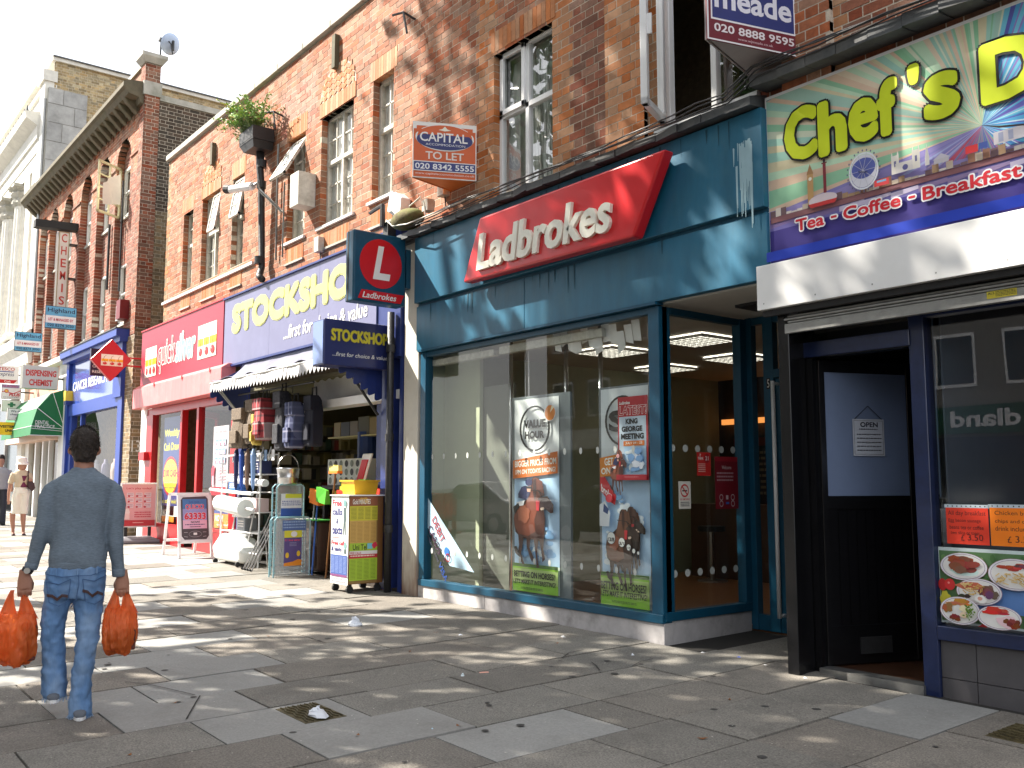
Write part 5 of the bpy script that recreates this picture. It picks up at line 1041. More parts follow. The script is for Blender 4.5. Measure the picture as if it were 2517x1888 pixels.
# suitcase
t=thing('suitcase','tall brown soft suitcase standing beside the poster cabinet','suitcase',(-12.2,6.2,.22)); g=.22
mb=MB(); mb.box(-12.55,-11.95,6.0,6.30,g+.04,g+.74); o=part('body',mb,mat('case_brown',(.055,.03,.018),.8,var=.15,scale=60,bump=.3,bscale=200),t); bevel(o,.04,3)
Cs=Pl((0,5.998,0)); mb=MB(); Cs.box(mb,-12.48,-12.02,g+.42,g+.44,0,.006); Cs.box(mb,-12.48,-12.02,g+.12,g+.40,0,.02); part('pocket',mb,MT['case_brown'],t); mb=MB(); Cs.box(mb,-12.3,-12.18,g+.34,g+.36,.02,.03); Cs.box(mb,-12.32,-12.20,g+.745,g+.765,-.12,-.1); part('handle',mb,MT['steel_dull'],t)
t=thing('green_folder','green and white plastic wallets lying on the suitcase','folder',(-12.2,6.1,.97)); mb=MB(); mb.box(-12.6,-11.9,5.95,6.3,.965,.975); part('wallet',mb,flat('foldergreen',70,170,70),t); mb=MB(); mb.box(-12.64,-12.3,5.92,6.2,.977,.985); part('wallet',mb,MT['upvc'],t)
# clothes airers wrapped in film
wire=MT['steel_dull']
def airer(x,y0,y1,z0,z1,lab,prod):
    t=thing('clothes_airer',lab,'clothes airer',(x,(y0+y1)/2,z0),'packed clothes airers'); pl=Pl((x,0,0),(0,1,0))
    mb=MB(); 
    for c in (0,-.14):
        mb.tube([pl.p(y0,z0,c),pl.p(y0,z1-.04,c),pl.p(y0+.04,z1,c),pl.p(y1-.04,z1,c),pl.p(y1,z1-.04,c),pl.p(y1,z0,c)],.011,6)
    part('frame',mb,flat('airer_frame',150,195,205,.35),t)
    mb=MB(); k=int((z1-z0)/.055)
    for i in range(k): 
        z=z0+.03+i*(z1-z0-.05)/k
        for c in (0,-.05,-.10,-.14): mb.tube([pl.p(y0,z,c),pl.p(y1,z+.004*math.sin(i),c)],.004,4,cap=False)
    part('wire',mb,wire,t,kind='stuff')
    film=flat('film',205,215,220,.12) if 'film' not in MT else MT['film']
    if not film.get('done'):
        film['done']=1; b=film.node_tree.nodes['Principled BSDF']; b.inputs['Alpha'].default_value=.38
        n=film.node_tree; no=n.nodes.new('ShaderNodeTexNoise'); no.inputs['Scale'].default_value=14; bp=n.nodes.new('ShaderNodeBump'); bp.inputs['Strength'].default_value=.6; bp.inputs['Distance'].default_value=.03; n.links.new(no.outputs['Fac'],bp.inputs['Height']); n.links.new(bp.outputs[0],b.inputs['Normal'])
    mb=MB(); pl.quad(mb,y0+.01,y1-.01,z0+.02,z1-.01,.014); part('wrapping',mb,film,t)
    prod(pl,t)
def p1_(pl,t):
    q=Print(pl,5.55,5.86,1.02,1.34,c=.016); q.rect((215,225,235),0,0,100,100).rect((205,215,70),20,0,100,18).rect((225,230,240),0,26,100,58).lines((60,90,170),4,30,96,54,3).rect((50,90,170),0,62,100,100); q.done(t,'label_card')
def p2_(pl,t):
    q=Print(pl,5.53,5.79,.36,.84,c=.016); q.rect((90,80,140),0,0,100,100).rect((215,215,70),0,0,100,20).disc((230,235,240),55,10,18,8).text('11 line airer',(225,80,110),4,24,92,30,.02).lines((150,150,190),30,34,70,46,3).disc((235,200,60),18,70,10,8).disc((235,200,60),82,66,10,8).poly((235,150,50),(0,100),(0,92),(50,88),(80,82),(100,84),(100,100)); q.done(t,'label_card')
    q=Print(pl,5.50,5.85,.84,.98,c=.016); q.rect((80,110,170),0,0,100,100).lines((150,180,220),4,10,96,90,3); q.done(t,'label_card')
airer(-12.24,5.49,5.90,.22,1.47,'taller film wrapped clothes airer with the bucket on top',p1_); airer(-12.06,5.39,5.92,.21,1.02,'lower film wrapped clothes airer with a purple label in front of the taller one',p2_)
t=thing('metal_bucket','galvanised bucket with its handle up on top of the clothes airers','bucket',(-12.3,5.68,1.47)); mb=MB(); rings=[]
for z,rr in ((1.475,.13),(1.50,.135),(1.56,.145),(1.57,.15),(1.58,.146),(1.68,.16),(1.70,.168),(1.705,.16),(1.69,.155),(1.50,.12)): rings.append([(-12.3+rr*math.cos(k*.3927),5.68+rr*math.sin(k*.3927),z) for k in range(16)])
mb.loft(rings); part('pail',mb,MT['metal'],t,smooth=True); mb=MB(); mb.tube([(-12.3,5.68+.16*math.cos(a),1.69+.2*math.sin(a)) for a in [i*math.pi/10 for i in range(11)]],.006,5); part('handle',mb,MT['metal'],t)
# step ladders and rolls leaning at the left of the doorway
def ladder(x0,y0,x1,y1,h,lab,lx,n):
    t=thing('step_ladder',lab,'ladder',(x0,y0,gz(x0,y0)),'folded step ladders'); g=gz(x0,y0); mb=MB()
    for (x,y) in ((x0,y0),(x1,y1)): mb.tube([(x,y,g),(x+lx,y+.25,g+h)],.016,8)
    mb.tube([(x0+lx,y0+.25,g+h),(x0+lx,y0+.25,g+h+.06),(x1+lx,y1+.25,g+h+.06),(x1+lx,y1+.25,g+h)],.016,8); part('frame',mb,MT['metal'],t,smooth=True)
    for i in range(n):
        s=(i+.6)/n*.9; mb=MB(); mb.box(x0+lx*s,x1+lx*s,y0+.25*s-.05,y0+.25*s+.05,g+h*s,g+h*s+.035); part('tread',mb,MT['upvc'],t)
ladder(-14.35,5.62,-13.65,5.62,1.52,'tall folded step ladder at the left of the discount shop doorway',0.05,5)
for i in range(4):
    x=-13.25+i*.10; t=thing('folded_chair_frame','thin steel folding frame leaning in the row beside the airers, %s'%('leftmost','second from left','third from left','rightmost')[i],'folding frame',(x,5.5,gz(x,5.5)),'folding frames leaning together'); g=gz(x,5.5)
    mb=MB(); mb.tube([(x,5.45,g),(x+.12,5.72,g+.62),(x+.18,5.8,g+.86)],.012,6); mb.tube([(x+.02,5.82,g),(x+.12,5.72,g+.62)],.012,6); part('leg',mb,MT['metal'],t)
    mb=MB(); mb.tube([(x,5.45,g),(x-.01,5.43,g+.03)],.017,6); part('foot',mb,MT['black_matt'],t)
t=thing('foam_roll','big white roll of packing foam lying across the ladder','roll',(-14.0,5.55,1.0)); mb=MB(); mb.tube([(-14.5,5.56,1.18),(-13.35,5.50,1.12)],.13,20); part('roll',mb,mat('foam',(.8,.82,.80),.7,var=.05),t,smooth=False); mb=MB(); mb.tube([(-14.6,5.56,1.185),(-13.0,5.48,1.10)],.022,8); part('core',mb,MT['upvc'],t)
for i,(z,y,lab) in enumerate(((1.52,5.7,'upper white roll of vinyl lying across the ladder'),(1.36,5.5,'long white curtain pole lying below the upper roll'))):
    t=thing('vinyl_roll',lab,'roll',(-13.8,y,z)); mb=MB(); mb.tube([(-14.5-.3*i,y,z+.03),(-13.0,y-.05,z-.03)],(.055,.055) if i==0 else (.025,.025),12); part('roll',mb,MT['upvc'],t)
t=thing('shopping_trolley_bag','white rounded bundle with small wheels at the foot of the ladder','bundle',(-14.2,5.7,.25)); mb=MB(); g=.24; mb.loft([[(-14.55,5.50,g+.05),(-13.5,5.50,g+.05),(-13.5,5.85,g+.05),(-14.55,5.85,g+.05)],[(-14.6,5.47,g+.25),(-13.45,5.47,g+.25),(-13.45,5.87,g+.25),(-14.6,5.87,g+.25)],[(-14.45,5.55,g+.47),(-13.7,5.52,g+.43),(-13.7,5.8,g+.43),(-14.45,5.8,g+.47)]]); o=part('cover',mb,MT['foam'],t); bevel(o,.06,3)
for x in (-14.5,-13.6): mb=MB(); mb.tube([(x,5.5,g+.04),(x+.03,5.5,g+.04)],.04,10); part('wheel',mb,MT['black_matt'],t)
t=thing('wire_rack','white wire rack of shelves behind the ladder at the left of the doorway','rack',(-13.9,5.8,.25)); mb=MB()
for x in (-14.62,-13.12):
    for y in (5.62,5.9): mb.tube([(x,y,.25),(x,y,1.95)],.014,6)
part('post',mb,MT['upvc'],t,kind='stuff')
for z in (.45,.75,1.05,1.35,1.62,1.92):
    mb=MB(); mb.tube([(-14.62,5.62,z),(-13.12,5.62,z)],.013,6); mb.tube([(-14.62,5.9,z),(-13.12,5.9,z)],.011,6)
    for k in range(12): mb.tube([(-14.56+k*.125,5.62,z),(-14.56+k*.125,5.9,z)],.005,4,cap=False)
    part('shelf',mb,MT['upvc'],t,kind='stuff')
for i,(x,z,w,h,c,lab) in enumerate(((-14.3,1.36,.3,.16,'h2x','blue boxed item on the upper shelf of the white rack'),(-13.5,1.06,.34,.2,'h3x','white and red carton on the middle shelf of the white rack'),(-13.9,.76,.3,.2,'h4x','grey carton on the lower shelf of the white rack'),(-13.4,1.63,.28,.2,'h5x','dark blue pack on the top shelf of the white rack'))):
    t=thing('carton',lab,'carton',(x,5.76,z)); o=pbox(Pl((0,5.66,0)),'box',flat(c,*((60,110,190),(215,190,190),(130,135,140),(40,50,95))[i],.5),t,x-w/2,x+w/2,z,z+h,-.2,0); bevel(o,.008); q=Print(Pl((0,5.66,0)),x-w/2+.02,x+w/2-.02,z+.02,z+h-.02,c=.001); q.lines((235,230,225),10,15,90,85,3,i); q.done(t)
for i in range(4):
    x=-14.0+i*.22; t=thing('umbrella','%s folded umbrella hanging by its handle below the bags'%('navy','royal blue','brown checked','blue and white')[i],'umbrella',(x,5.6,1.5)); mb=MB(); mb.tube([(x,5.6,2.0),(x+.03,5.58,1.9),(x+.07,5.57,1.45),(x+.08,5.57,1.38)],[.02,.045,.028,.006],8); part('canopy',mb,flat('umb%d'%i,*((35,40,80),(40,80,170),(110,85,70),(120,150,195))[i],.7),t); mb=MB(); mb.tube([(x,5.6,2.0),(x-.01,5.6,2.06),(x+.02,5.6,2.1),(x+.05,5.6,2.07)],.009,6); part('handle',mb,MT['black_matt'],t)
# bags hanging from the awning arm
def tartan(name,c1,c2,c3):
    m=mat(name,c1,.85,var=.1); n=m.node_tree; b=n.nodes['Principled BSDF']; tc=n.nodes.new('ShaderNodeTexCoord'); src=b.inputs['Base Color'].links[0].from_socket
    for ax,sc_,c in ((0,9,c2),(2,9,c2),(0,4.5,c3),(2,4.5,c3)):
        sp=n.nodes.new('ShaderNodeSeparateXYZ'); n.links.new(tc.outputs['Object'],sp.inputs[0]); mu=n.nodes.new('ShaderNodeMath'); mu.operation='MULTIPLY'; mu.inputs[1].default_value=sc_; n.links.new(sp.outputs[ax],mu.inputs[0])
        fr=n.nodes.new('ShaderNodeMath'); fr.operation='FRACT'; n.links.new(mu.outputs[0],fr.inputs[0]); lt=n.nodes.new('ShaderNodeMath'); lt.operation='LESS_THAN'; lt.inputs[1].default_value=.28 if c is c2 else .1; n.links.new(fr.outputs[0],lt.inputs[0])
        ml=n.nodes.new('ShaderNodeMath'); ml.operation='MULTIPLY'; ml.inputs[1].default_value=.6; n.links.new(lt.outputs[0],ml.inputs[0]); mx=n.nodes.new('ShaderNodeMix'); mx.data_type='RGBA'; n.links.new(ml.outputs[0],mx.inputs[0]); n.links.new(src,mx.inputs[6]); mx.inputs[7].default_value=(*c,1); src=mx.outputs[2]
    n.links.new(src,b.inputs['Base Color']); return m
def bag(lab,x,y,z0,z1,w,d,m,tilt=0.,handle=True):
    t=thing('hanging_bag',lab,'bag',(x,y,z0),'bags hanging over the discount shop entrance'); mb=MB(); rings=[]; r=random.Random(int(z0*100+x*7))
    for s in (0,.05,.35,.7,.93,1):
        k=(.86,1,1.02,.95,.8,.6)[(0,.05,.35,.7,.93,1).index(s)]; z=z0+(z1-z0)*s; xo=x+tilt*(1-s); rings.append([(xo+w/2*k*cx+r.uniform(-.008,.008),y+d/2*k*cy+r.uniform(-.008,.008),z+r.uniform(-.008,.008)) for cx,cy in ((-1,-.8),(-.5,-1),(.5,-1),(1,-.8),(1,.8),(.5,1),(-.5,1),(-1,.8))])
    mb.loft(rings); o=part('bag_body',mb,m,t); bevel(o,.05,4)
    mb=MB(); mb.box(x-w*.42,x+w*.42,y-d/2-.012,y+d*.1,z1-(z1-z0)*.28,z1+.01); o=part('flap',mb,m,t); bevel(o,.01)
    mb=MB(); mb.box(x-w*.3+tilt*.6,x+w*.3+tilt*.6,y-d/2-.035,y-d/2,z0+(z1-z0)*.12,z0+(z1-z0)*.45); o=part('pocket',mb,m,t); bevel(o,.01)
    if handle: mb=MB(); mb.tube([(x-.07,y,z1),(x-.06,y,z1+.13),(x+.06,y,z1+.13),(x+.07,y,z1)],.012,6); part('handle',mb,MT['iron'],t)
leo=mat('bag_leopard',(.16,.12,.085),.8,var=.6,scale=45); 
bag('large brown speckled trolley bag at the left end of the hanging bags',-13.75,5.62,2.02,2.62,.46,.28,leo,-.12); bag('second brown speckled trolley bag with cream edges beside the first',-13.42,5.66,2.08,2.74,.34,.24,leo,-.06)
bag('red tartan trolley bag hanging in the middle of the row',-12.98,5.60,2.12,2.72,.36,.25,tartan('tartan_red',(.30,.03,.04),(.02,.015,.02),(.5,.4,.4)),.06)
bag('yellow flowery bag hanging between the speckled and the red tartan bags',-13.2,5.58,2.05,2.5,.12,.14,mat('bag_yellow',(.55,.4,.08),.7,var=.6,scale=20),0,False)
bag('black and white patterned bag hanging right of the red tartan one',-12.55,5.70,1.95,2.80,.3,.22,mat('bag_bw',(.03,.03,.04),.7,var=.8,scale=30),.05)
bag('blue tartan bag hanging at the right end of the row',-12.18,5.72,1.98,2.62,.30,.22,tartan('tartan_blue',(.03,.04,.11),(.12,.14,.25),(.3,.3,.4)),-.05)
bag('dark navy bag hanging behind the blue tartan one',-11.9,5.86,2.0,2.7,.28,.2,flat('bag_navy',25,28,45,.8))
t=thing('hanging_rail','steel rail under the awning from which the bags hang','rail',(-13,5.68,2.9)); mb=MB(); mb.tube([(-14.2,5.68,2.88),(-11.7,5.75,2.88)],.014,6); part('bar',mb,MT['iron'],t); mb=MB()
for x in (-13.75,-13.42,-12.98,-12.55,-12.18): mb.tube([(x,5.66,2.86),(x,5.66,2.76)],.006,5)
part('hook',mb,MT['iron'],t,kind='stuff')
# small hooks with tags under the bags
for i in range(6):
    x=-14.2+i*.27; t=thing('packaged_hook','small steel hanger pack under the bags, %s'%('leftmost','second from the left','third from the left','fourth from the left','second from the right','rightmost')[i],'hanger',(x,5.66,1.85),'steel hanger packs'); mb=MB(); mb.tube([(x,5.66,2.02),(x,5.62,1.88),(x+.05,5.6,1.82),(x+.1,5.62,1.9)],.012,6); part('hook',mb,MT['metal'],t); mb=MB(); mb.box(x+.02,x+.12,5.655,5.665,1.82,1.98); part('tag',mb,MT['upvc'] if i%2 else flat('tagblue',120,150,190),t)
# spotted box, chair back, brooms
t=thing('spotted_box','white storage box with black and grey spots inside the doorway','box',(-12.0,6.5,1.5)); mb=MB(); mb.box(-12.6,-11.6,6.45,6.8,1.46,1.84); part('box',mb,MT['foam'],t); Pb2=Pl((0,6.45,0)); q=Print(Pb2,-12.6,-11.6,1.46,1.84,c=.002)
for i in range(6):
    for j in range(3): q.disc((40,40,40) if (i+j)%2 else (130,140,130),9+i*16.5,18+j*32,5,13)
q.done(t)
t=thing('stand_table','low table inside the doorway carrying the spotted box','table',(-12,6.6,.22)); mb=MB(); mb.box(-12.7,-10.9,6.4,7.0,1.40,1.455); part('table_top',mb,MT['iron'],t)
for (x,y) in ((-12.65,6.45),(-10.95,6.45),(-12.65,6.95),(-10.95,6.95)): mb=MB(); mb.box(x-.03,x+.03,y-.03,y+.03,.21,1.4); part('leg',mb,MT['iron'],t)
t=thing('child_seat','red and white plastic seat leaning upright beside the spotted box','seat',(-11.3,6.2,1.5)); sp=Pl((-11.42,6.25,1.47),(1,0,0),(.35,.1,1)); mb=MB(); sp.box(mb,0,.26,0,.45,-.03,0); o=part('shell',mb,MT['upvc'],t); bevel(o,.02,3); mb=MB(); sp.box(mb,.05,.21,.04,.36,0,.015); part('cushion',mb,flat('seat_red',200,30,40),t)
rb=random.Random(4); hc=[flat('h%d'%i,*c,.5) for i,c in enumerate([(240,130,40),(90,190,60),(60,110,200),(225,60,40),(40,40,50),(200,190,60)])]
for i in range(11):
    x=-12.15+i*.16; y=6.0+rb.uniform(-.12,.15); h=rb.uniform(1.25,1.5) if i!=4 else 1.62; t=thing('broom','%s handled broom standing head up, %s among the brooms'%(('grey','blue','black','orange','brown')[i%5],('leftmost','second from the left','third from the left','tall with pale bristles','fourth from the left','fifth from the left','in the very middle','fifth from the right','third from the right','second from the right','rightmost')[i]),'broom',(x,y,.22),'brooms and mops standing head up'); dx=rb.uniform(-.12,.12)
    mb=MB(); mb.tube([(x,y,.22),(x+dx,y+.1,h)],.013,6); part('handle',mb,(MT['steel_dull'],hc[2],MT['black_matt'],hc[0],flat('wood_h',130,90,50))[i%5],t)
    mb=MB(); mb.box(x+dx-.13,x+dx+.13,y+.06,y+.14,h,h+.035); part('head_block',mb,hc[i%6] if i!=4 else hc[0],t)
    mb=MB(); 
    for k in range(9): a=x+dx-.12+k*.03; mb.box(a-.012,a+.012,y+.07,y+.13,h+.035,h+.11+rb.uniform(-.01,.01))
    part('bristles',mb,hc[(i*2+1)%6] if i!=4 else flat('brist',225,215,130),t,kind='stuff')
for i,(x,c,z) in enumerate(((-11.9,0,1.22),(-11.7,1,1.24),(-11.1,3,1.2),(-10.85,0,1.25),(-10.95,2,1.15))):
    t=thing('dustpan','%s plastic dustpan among the brooms'%('orange','lime green','red','second orange','blue')[i],'dustpan',(x,5.95,z)); mb=MB(); mb.hexa([(x-.12,5.88,z),(x+.1,5.9,z-.04),(x+.1,6.0,z-.04),(x-.12,6.0,z),(x-.08,5.86,z+.2),(x+.14,5.9,z+.15),(x+.14,5.94,z+.15),(x-.08,5.92,z+.2)]); part('pan',mb,hc[c],t)
t=thing('blue_barrel','blue plastic barrel behind the hanging bags','barrel',(-12.9,6.6,1.9)); mb=MB(); mb.tube([(-12.2,6.9,1.85),(-12.2,6.9,2.25)],.16,14); part('barrel',mb,flat('barrelb',35,60,120,.4),t)
# fixtures on the upper wall: hopper with weeds and pipe
t=thing('drainpipe','black drainpipe with a bracketed elbow under the weed filled hopper','pipe',(-14.3,5.95,4.7)); mb=MB(); mb.tube([(-14.05,5.86,6.95),(-14.05,5.86,6.6),(-14.02,5.88,6.3),(-14.0,5.92,4.95),(-13.93,5.85,4.78),(-13.78,5.84,4.70)],[.07,.06,.055,.052,.055,.055],12); part('pipe',mb,MT['iron'],t,smooth=True)
for z in (6.6,6.25,5.0): mb=MB(); mb.tube([(-14.02,5.88,z),(-14.02,5.88,z+.12)],.075,12); part('collar',mb,MT['iron'],t)
mb=MB(); mb.box(-14.35,-13.78,5.62,5.98,6.98,7.01); mb.loft([[(-14.25,5.66,6.86),(-13.85,5.66,6.86),(-13.85,5.98,6.86),(-14.25,5.98,6.86)],[(-14.36,5.62,7.0),(-13.80,5.62,7.0),(-13.80,5.98,7.0),(-14.36,5.98,7.0)],[(-14.36,5.62,7.2),(-13.80,5.62,7.2),(-13.80,5.98,7.2),(-14.36,5.98,7.2)]]); part('hopper',mb,MT['black_iron'],t)
t=thing('weed','bushy green and yellow weeds growing out of the rusty hopper','plant',(-14.1,5.75,7.24)); r=random.Random(8); mb=MB(); m2=MB()
for i in range(150):
    a=r.uniform(0,6.28); out=r.uniform(.1,.72); x,y,z=-14.1+r.uniform(-.2,.2),5.72+r.uniform(-.12,.12),7.2; tip=(x+math.cos(a)*out*1.05-.14,y+math.sin(a)*out*.6-.06,z+r.uniform(.05,.5)*(1.15-out*.5)); mid=((x+tip[0])/2,(y+tip[1])/2,(z+tip[2])/2+.1); mb.tube([(x,y,z),mid,tip],[.006,.004,.002],4,cap=False)
    for k in range(16):
        s=r.uniform(.35,1.05); p=Vector(mid).lerp(Vector(tip),(s-.5)*2) if s>.5 else Vector((x,y,z)).lerp(Vector(mid),s*2); v=Vector((r.gauss(0,1),r.gauss(0,1),r.gauss(.3,.7))).normalized(); w=v.orthogonal().normalized(); l=r.uniform(.03,.075); m2.cr=r.random(); m2.cm=1 if (tip[2]>7.55 and math.cos(a)<-.1 and k>7) else (2 if z<7.22 and out>.5 and tip[2]<7.35 and k>11 else 0)
        m2.add([tuple(p),tuple(p+v*l*.5+w*l*.22),tuple(p+v*l),tuple(p+v*l*.5-w*l*.22)],[(0,1,2,3)])
part('stem',mb,flat('weedstem',90,110,50),t,kind='stuff'); part('foliage',m2,[mat('weed_green',(.22,.38,.06),.5,var=.3,rnd=.45),mat('weed_yellow',(.55,.50,.04),.5,var=.2,rnd=.2),mat('weed_dry',(.2,.11,.05),.7,rnd=.3)],t,kind='stuff')
t=thing('security_camera','white tubular security camera on a bent wall bracket beside the drainpipe','camera',(-13.9,5.6,6.2)); mb=MB(); mb.tube([(-14.35,5.50,6.24),(-13.75,5.62,6.17)],.065,14); part('housing',mb,MT['upvc'],t,smooth=False); mb=MB(); mb.tube([(-14.47,5.47,6.27),(-14.34,5.50,6.245)],[.075,.07],12); part('lens_hood',mb,MT['black_matt'],t); mb=MB(); mb.tube([(-13.75,5.62,6.17),(-13.66,5.66,6.2),(-13.66,5.7,6.1),(-13.45,6.0,5.75)],.025,8); part('bracket',mb,MT['steel_dull'],t)
t=thing('alarm_box','tall cream metal cabinet fixed to the wall beside the narrow window','box',(-12.6,5.9,5.6)); mb=MB(); mb.box(-12.62,-12.33,5.74,6.02,5.56,6.07); o=part('casing',mb,MT['old_paint'],t); bevel(o,.008)
t=thing('conduit','thin grey pipes running down the wall beside the black drainpipe','pipe',(-13.8,6,5)); mb=MB(); mb.tube([(-13.62,5.98,6.9),(-13.60,5.97,6.3),(-13.6,5.98,5.0)],.018,6); mb.tube([(-13.0-.35,5.98,6.2),(-13.36,5.98,5.0)],.015,6); part('pipe',mb,MT['steel_dull'],t)
for (x,z,w,h,d,lab,nm) in ((-12.15,4.82,.14,.22,.1,'small grey junction box above the discount shop sign','junction_box'),(-8.93,4.86,.13,.28,.10,'narrow cream junction box below the orange letting board','junction_box')):
    t=thing(nm,lab,'box',(x,6,z)); mb=MB(); mb.box(x,x+w,6.02-d,6.02,z,z+h); o=part('casing',mb,MT['old_paint'],t); bevel(o,.006); mb=MB(); mb.tube([(x+w/2,5.99,z),(x+w/2+.02,5.99,z-.12)],.008,5); part('cable',mb,MT['iron'],t)
mb=MB(); Pl((0,5.86,0)).prism(mb,[(-9.98,4.92),(-9.78,4.80),(-9.66,4.83),(-9.64,5.02),(-9.78,5.12),(-9.92,5.13)],-.14,0)
t=thing('alarm_bell_box','white six sided alarm box above the cream pillar','alarm',(-9.8,5.9,4.8)); o=part('casing',mb,MT['upvc'],t); bevel(o,.008)
t=thing('floodlight','mossy brown rounded lamp housing lying among cables above the pillar','lamp',(-9.4,5.8,4.7)); mb=MB(); mb.ball((-9.42,5.82,4.68),.30,.16,.125,16,10); part('housing',mb,mat('moss',(.12,.10,.04),.9,var=.5,scale=9,bump=.5,dirt=.7,dcol=(.14,.2,.03),dscale=7),t,smooth=True); mb=MB(); mb.box(-9.1,-8.98,5.82,5.92,4.70,4.84); part('gear_box',mb,MT['old_paint'],t)
t=thing('cable','tangled cream and black cables sagging above the betting shop fascia','cable',(-9,5.8,4.6)); r=random.Random(2)
mb=MB(); mb.tube([(-9.9,5.8,4.78),(-9.6,5.72,4.62),(-9.2,5.68,4.55),(-8.6,5.70,4.56),(-8.0,5.76,4.60)],.009,5); mb.tube([(-9.1,5.85,4.84),(-9.0,5.8,4.66),(-8.9,5.75,4.6)],.009,5); mb.tube([(-9.35,5.8,4.82),(-9.1,5.8,4.88),(-9.05,5.8,4.76)],.009,5); part('strand',mb,MT['old_paint'],t)
for k in range(4):
    mb=MB(); pts=[]; x=-9.3
    while x<-2.4: pts.append((x,5.79-.02*k,(4.54 if x<-4.4 else 4.66)+.02*math.sin(x*1.7+k)+r.uniform(-.012,.012)+.01*k)); x+=.28
    mb.tube(pts,.007,5); part('strand',mb,MT['iron'],t)
mb=MB(); mb.tube([(-9.95,5.78,4.70),(-9.95,5.78,4.98)],.035,8); mb.tube([(-10.3,5.8,4.96),(-9.95,5.78,4.98)],.025,6); mb.box(-9.97,-9.85,5.8,5.98,4.45,4.75); part('bracket',mb,MT['iron'],t)
# ---- letting boards ----
def vboard(lab,x,ya,yb,z0,z1,front,dpt,pts=None,skew=0.):
    "a V shaped board: the face towards the camera, a second face behind"
    t=thing('letting_board',lab,'sign',(x,6.0,z0)); return t
# orange Capital board: plane from outer corner to the wall
def Xp(xo,yo,xi,yi): 
    u=Vector((xi-xo,yi-yo,0)); return Pl((xo,yo,0),u), u.length
def vboard(lab,A,B,Cc,z0,z1,fn,m1,m2,group=None):
    t=thing('letting_board',lab,'sign',(A[0],A[1],z0)); u=Vector((B[0]-A[0],B[1]-A[1],0)); w=u.length; pl=Pl((A[0],A[1],0),tuple(u))
    pbox(pl,'front_panel',m1,t,0,w,z0,z1,-.012,0)
    u2=Vector((Cc[0]-A[0],Cc[1]-A[1],0)); p2=Pl((A[0],A[1],0),tuple(u2)); pbox(p2,'back_panel',m2,t,0.01,u2.length,z0,z1,-.024,-.013)
    mb=MB(); mb.add([(A[0],A[1],z0+.004),(B[0],B[1],z0+.004),(Cc[0],Cc[1],z0+.004)],[(0,1,2)]); part('brace',mb,m2,t)
    q=Print(pl,0,w,z0,z1,c=.002,step=.0006); fn(q); q.done(t); return t
def capital(q):
    q.rect((238,236,230),0,0,100,100).rect((214,96,36),1.5,1.5,98.5,98.5).rect((238,236,230),0,-1,100,12).rect((214,96,36),6,6,94,14)
    q.disc((238,236,230),50,26,46,24,36).disc((214,96,36),50,24,43,21,36).rect((214,96,36),4,12,96,18)
    q.poly((40,48,110),*[(50+44*math.cos(a),30+18*math.sin(a)) for a in [i*math.pi/18 for i in range(-3,22)]]).text('CAPITAL',(240,238,235),11,17,86,34,.015).text('ACCOMMODATION',(235,235,240),20,37,82,41,.0).poly((245,240,220),(40,12),(46,10),(50,5),(54,10),(60,12),(50,14))
    q.text('TO LET',(238,225,215),20,52,80,66,.02).rect((240,238,235),1,70,99,88).rect((48,58,125),2,71.5,98,86.5).text('020 8342 5555',(240,240,242),4,74,96,84.5,.02).text('www.capitalaccommodation.co.uk',(240,230,225),4,90.5,97,95.5,.0)
vboard('orange and blue Capital Accommodation TO LET board fixed on the brick wall',(-8.57,5.35),(-8.25,6.0),(-8.72,6.0),4.89,5.53,capital,flat('cap_edge',225,222,215),flat('cap_back',225,120,50))
def meade(q):
    q.rect((232,230,232),0,0,100,100).rect((108,22,40),1.6,1.2,98.4,98.8).rect((232,230,234),4,3,96,84).rect((38,50,115),5.5,4.2,94.5,82.6)
    q.text('meade',(225,225,235),8,56,92,74.5,.025).text('wj',(225,225,235),30,16,68,44,.02).text('020 8888 9595',(230,220,222),7,86.6,94,93,.02).text('www.wjmeade.co.uk',(220,190,195),32,94.8,70,97.4,.0)
vboard('navy and maroon meade letting board beside the open white window',(-4.25,5.2),(-4.01,6.0),(-4.45,6.0),4.77,5.78,meade,flat('mea_edge',120,30,45),flat('mea_back',150,140,140))
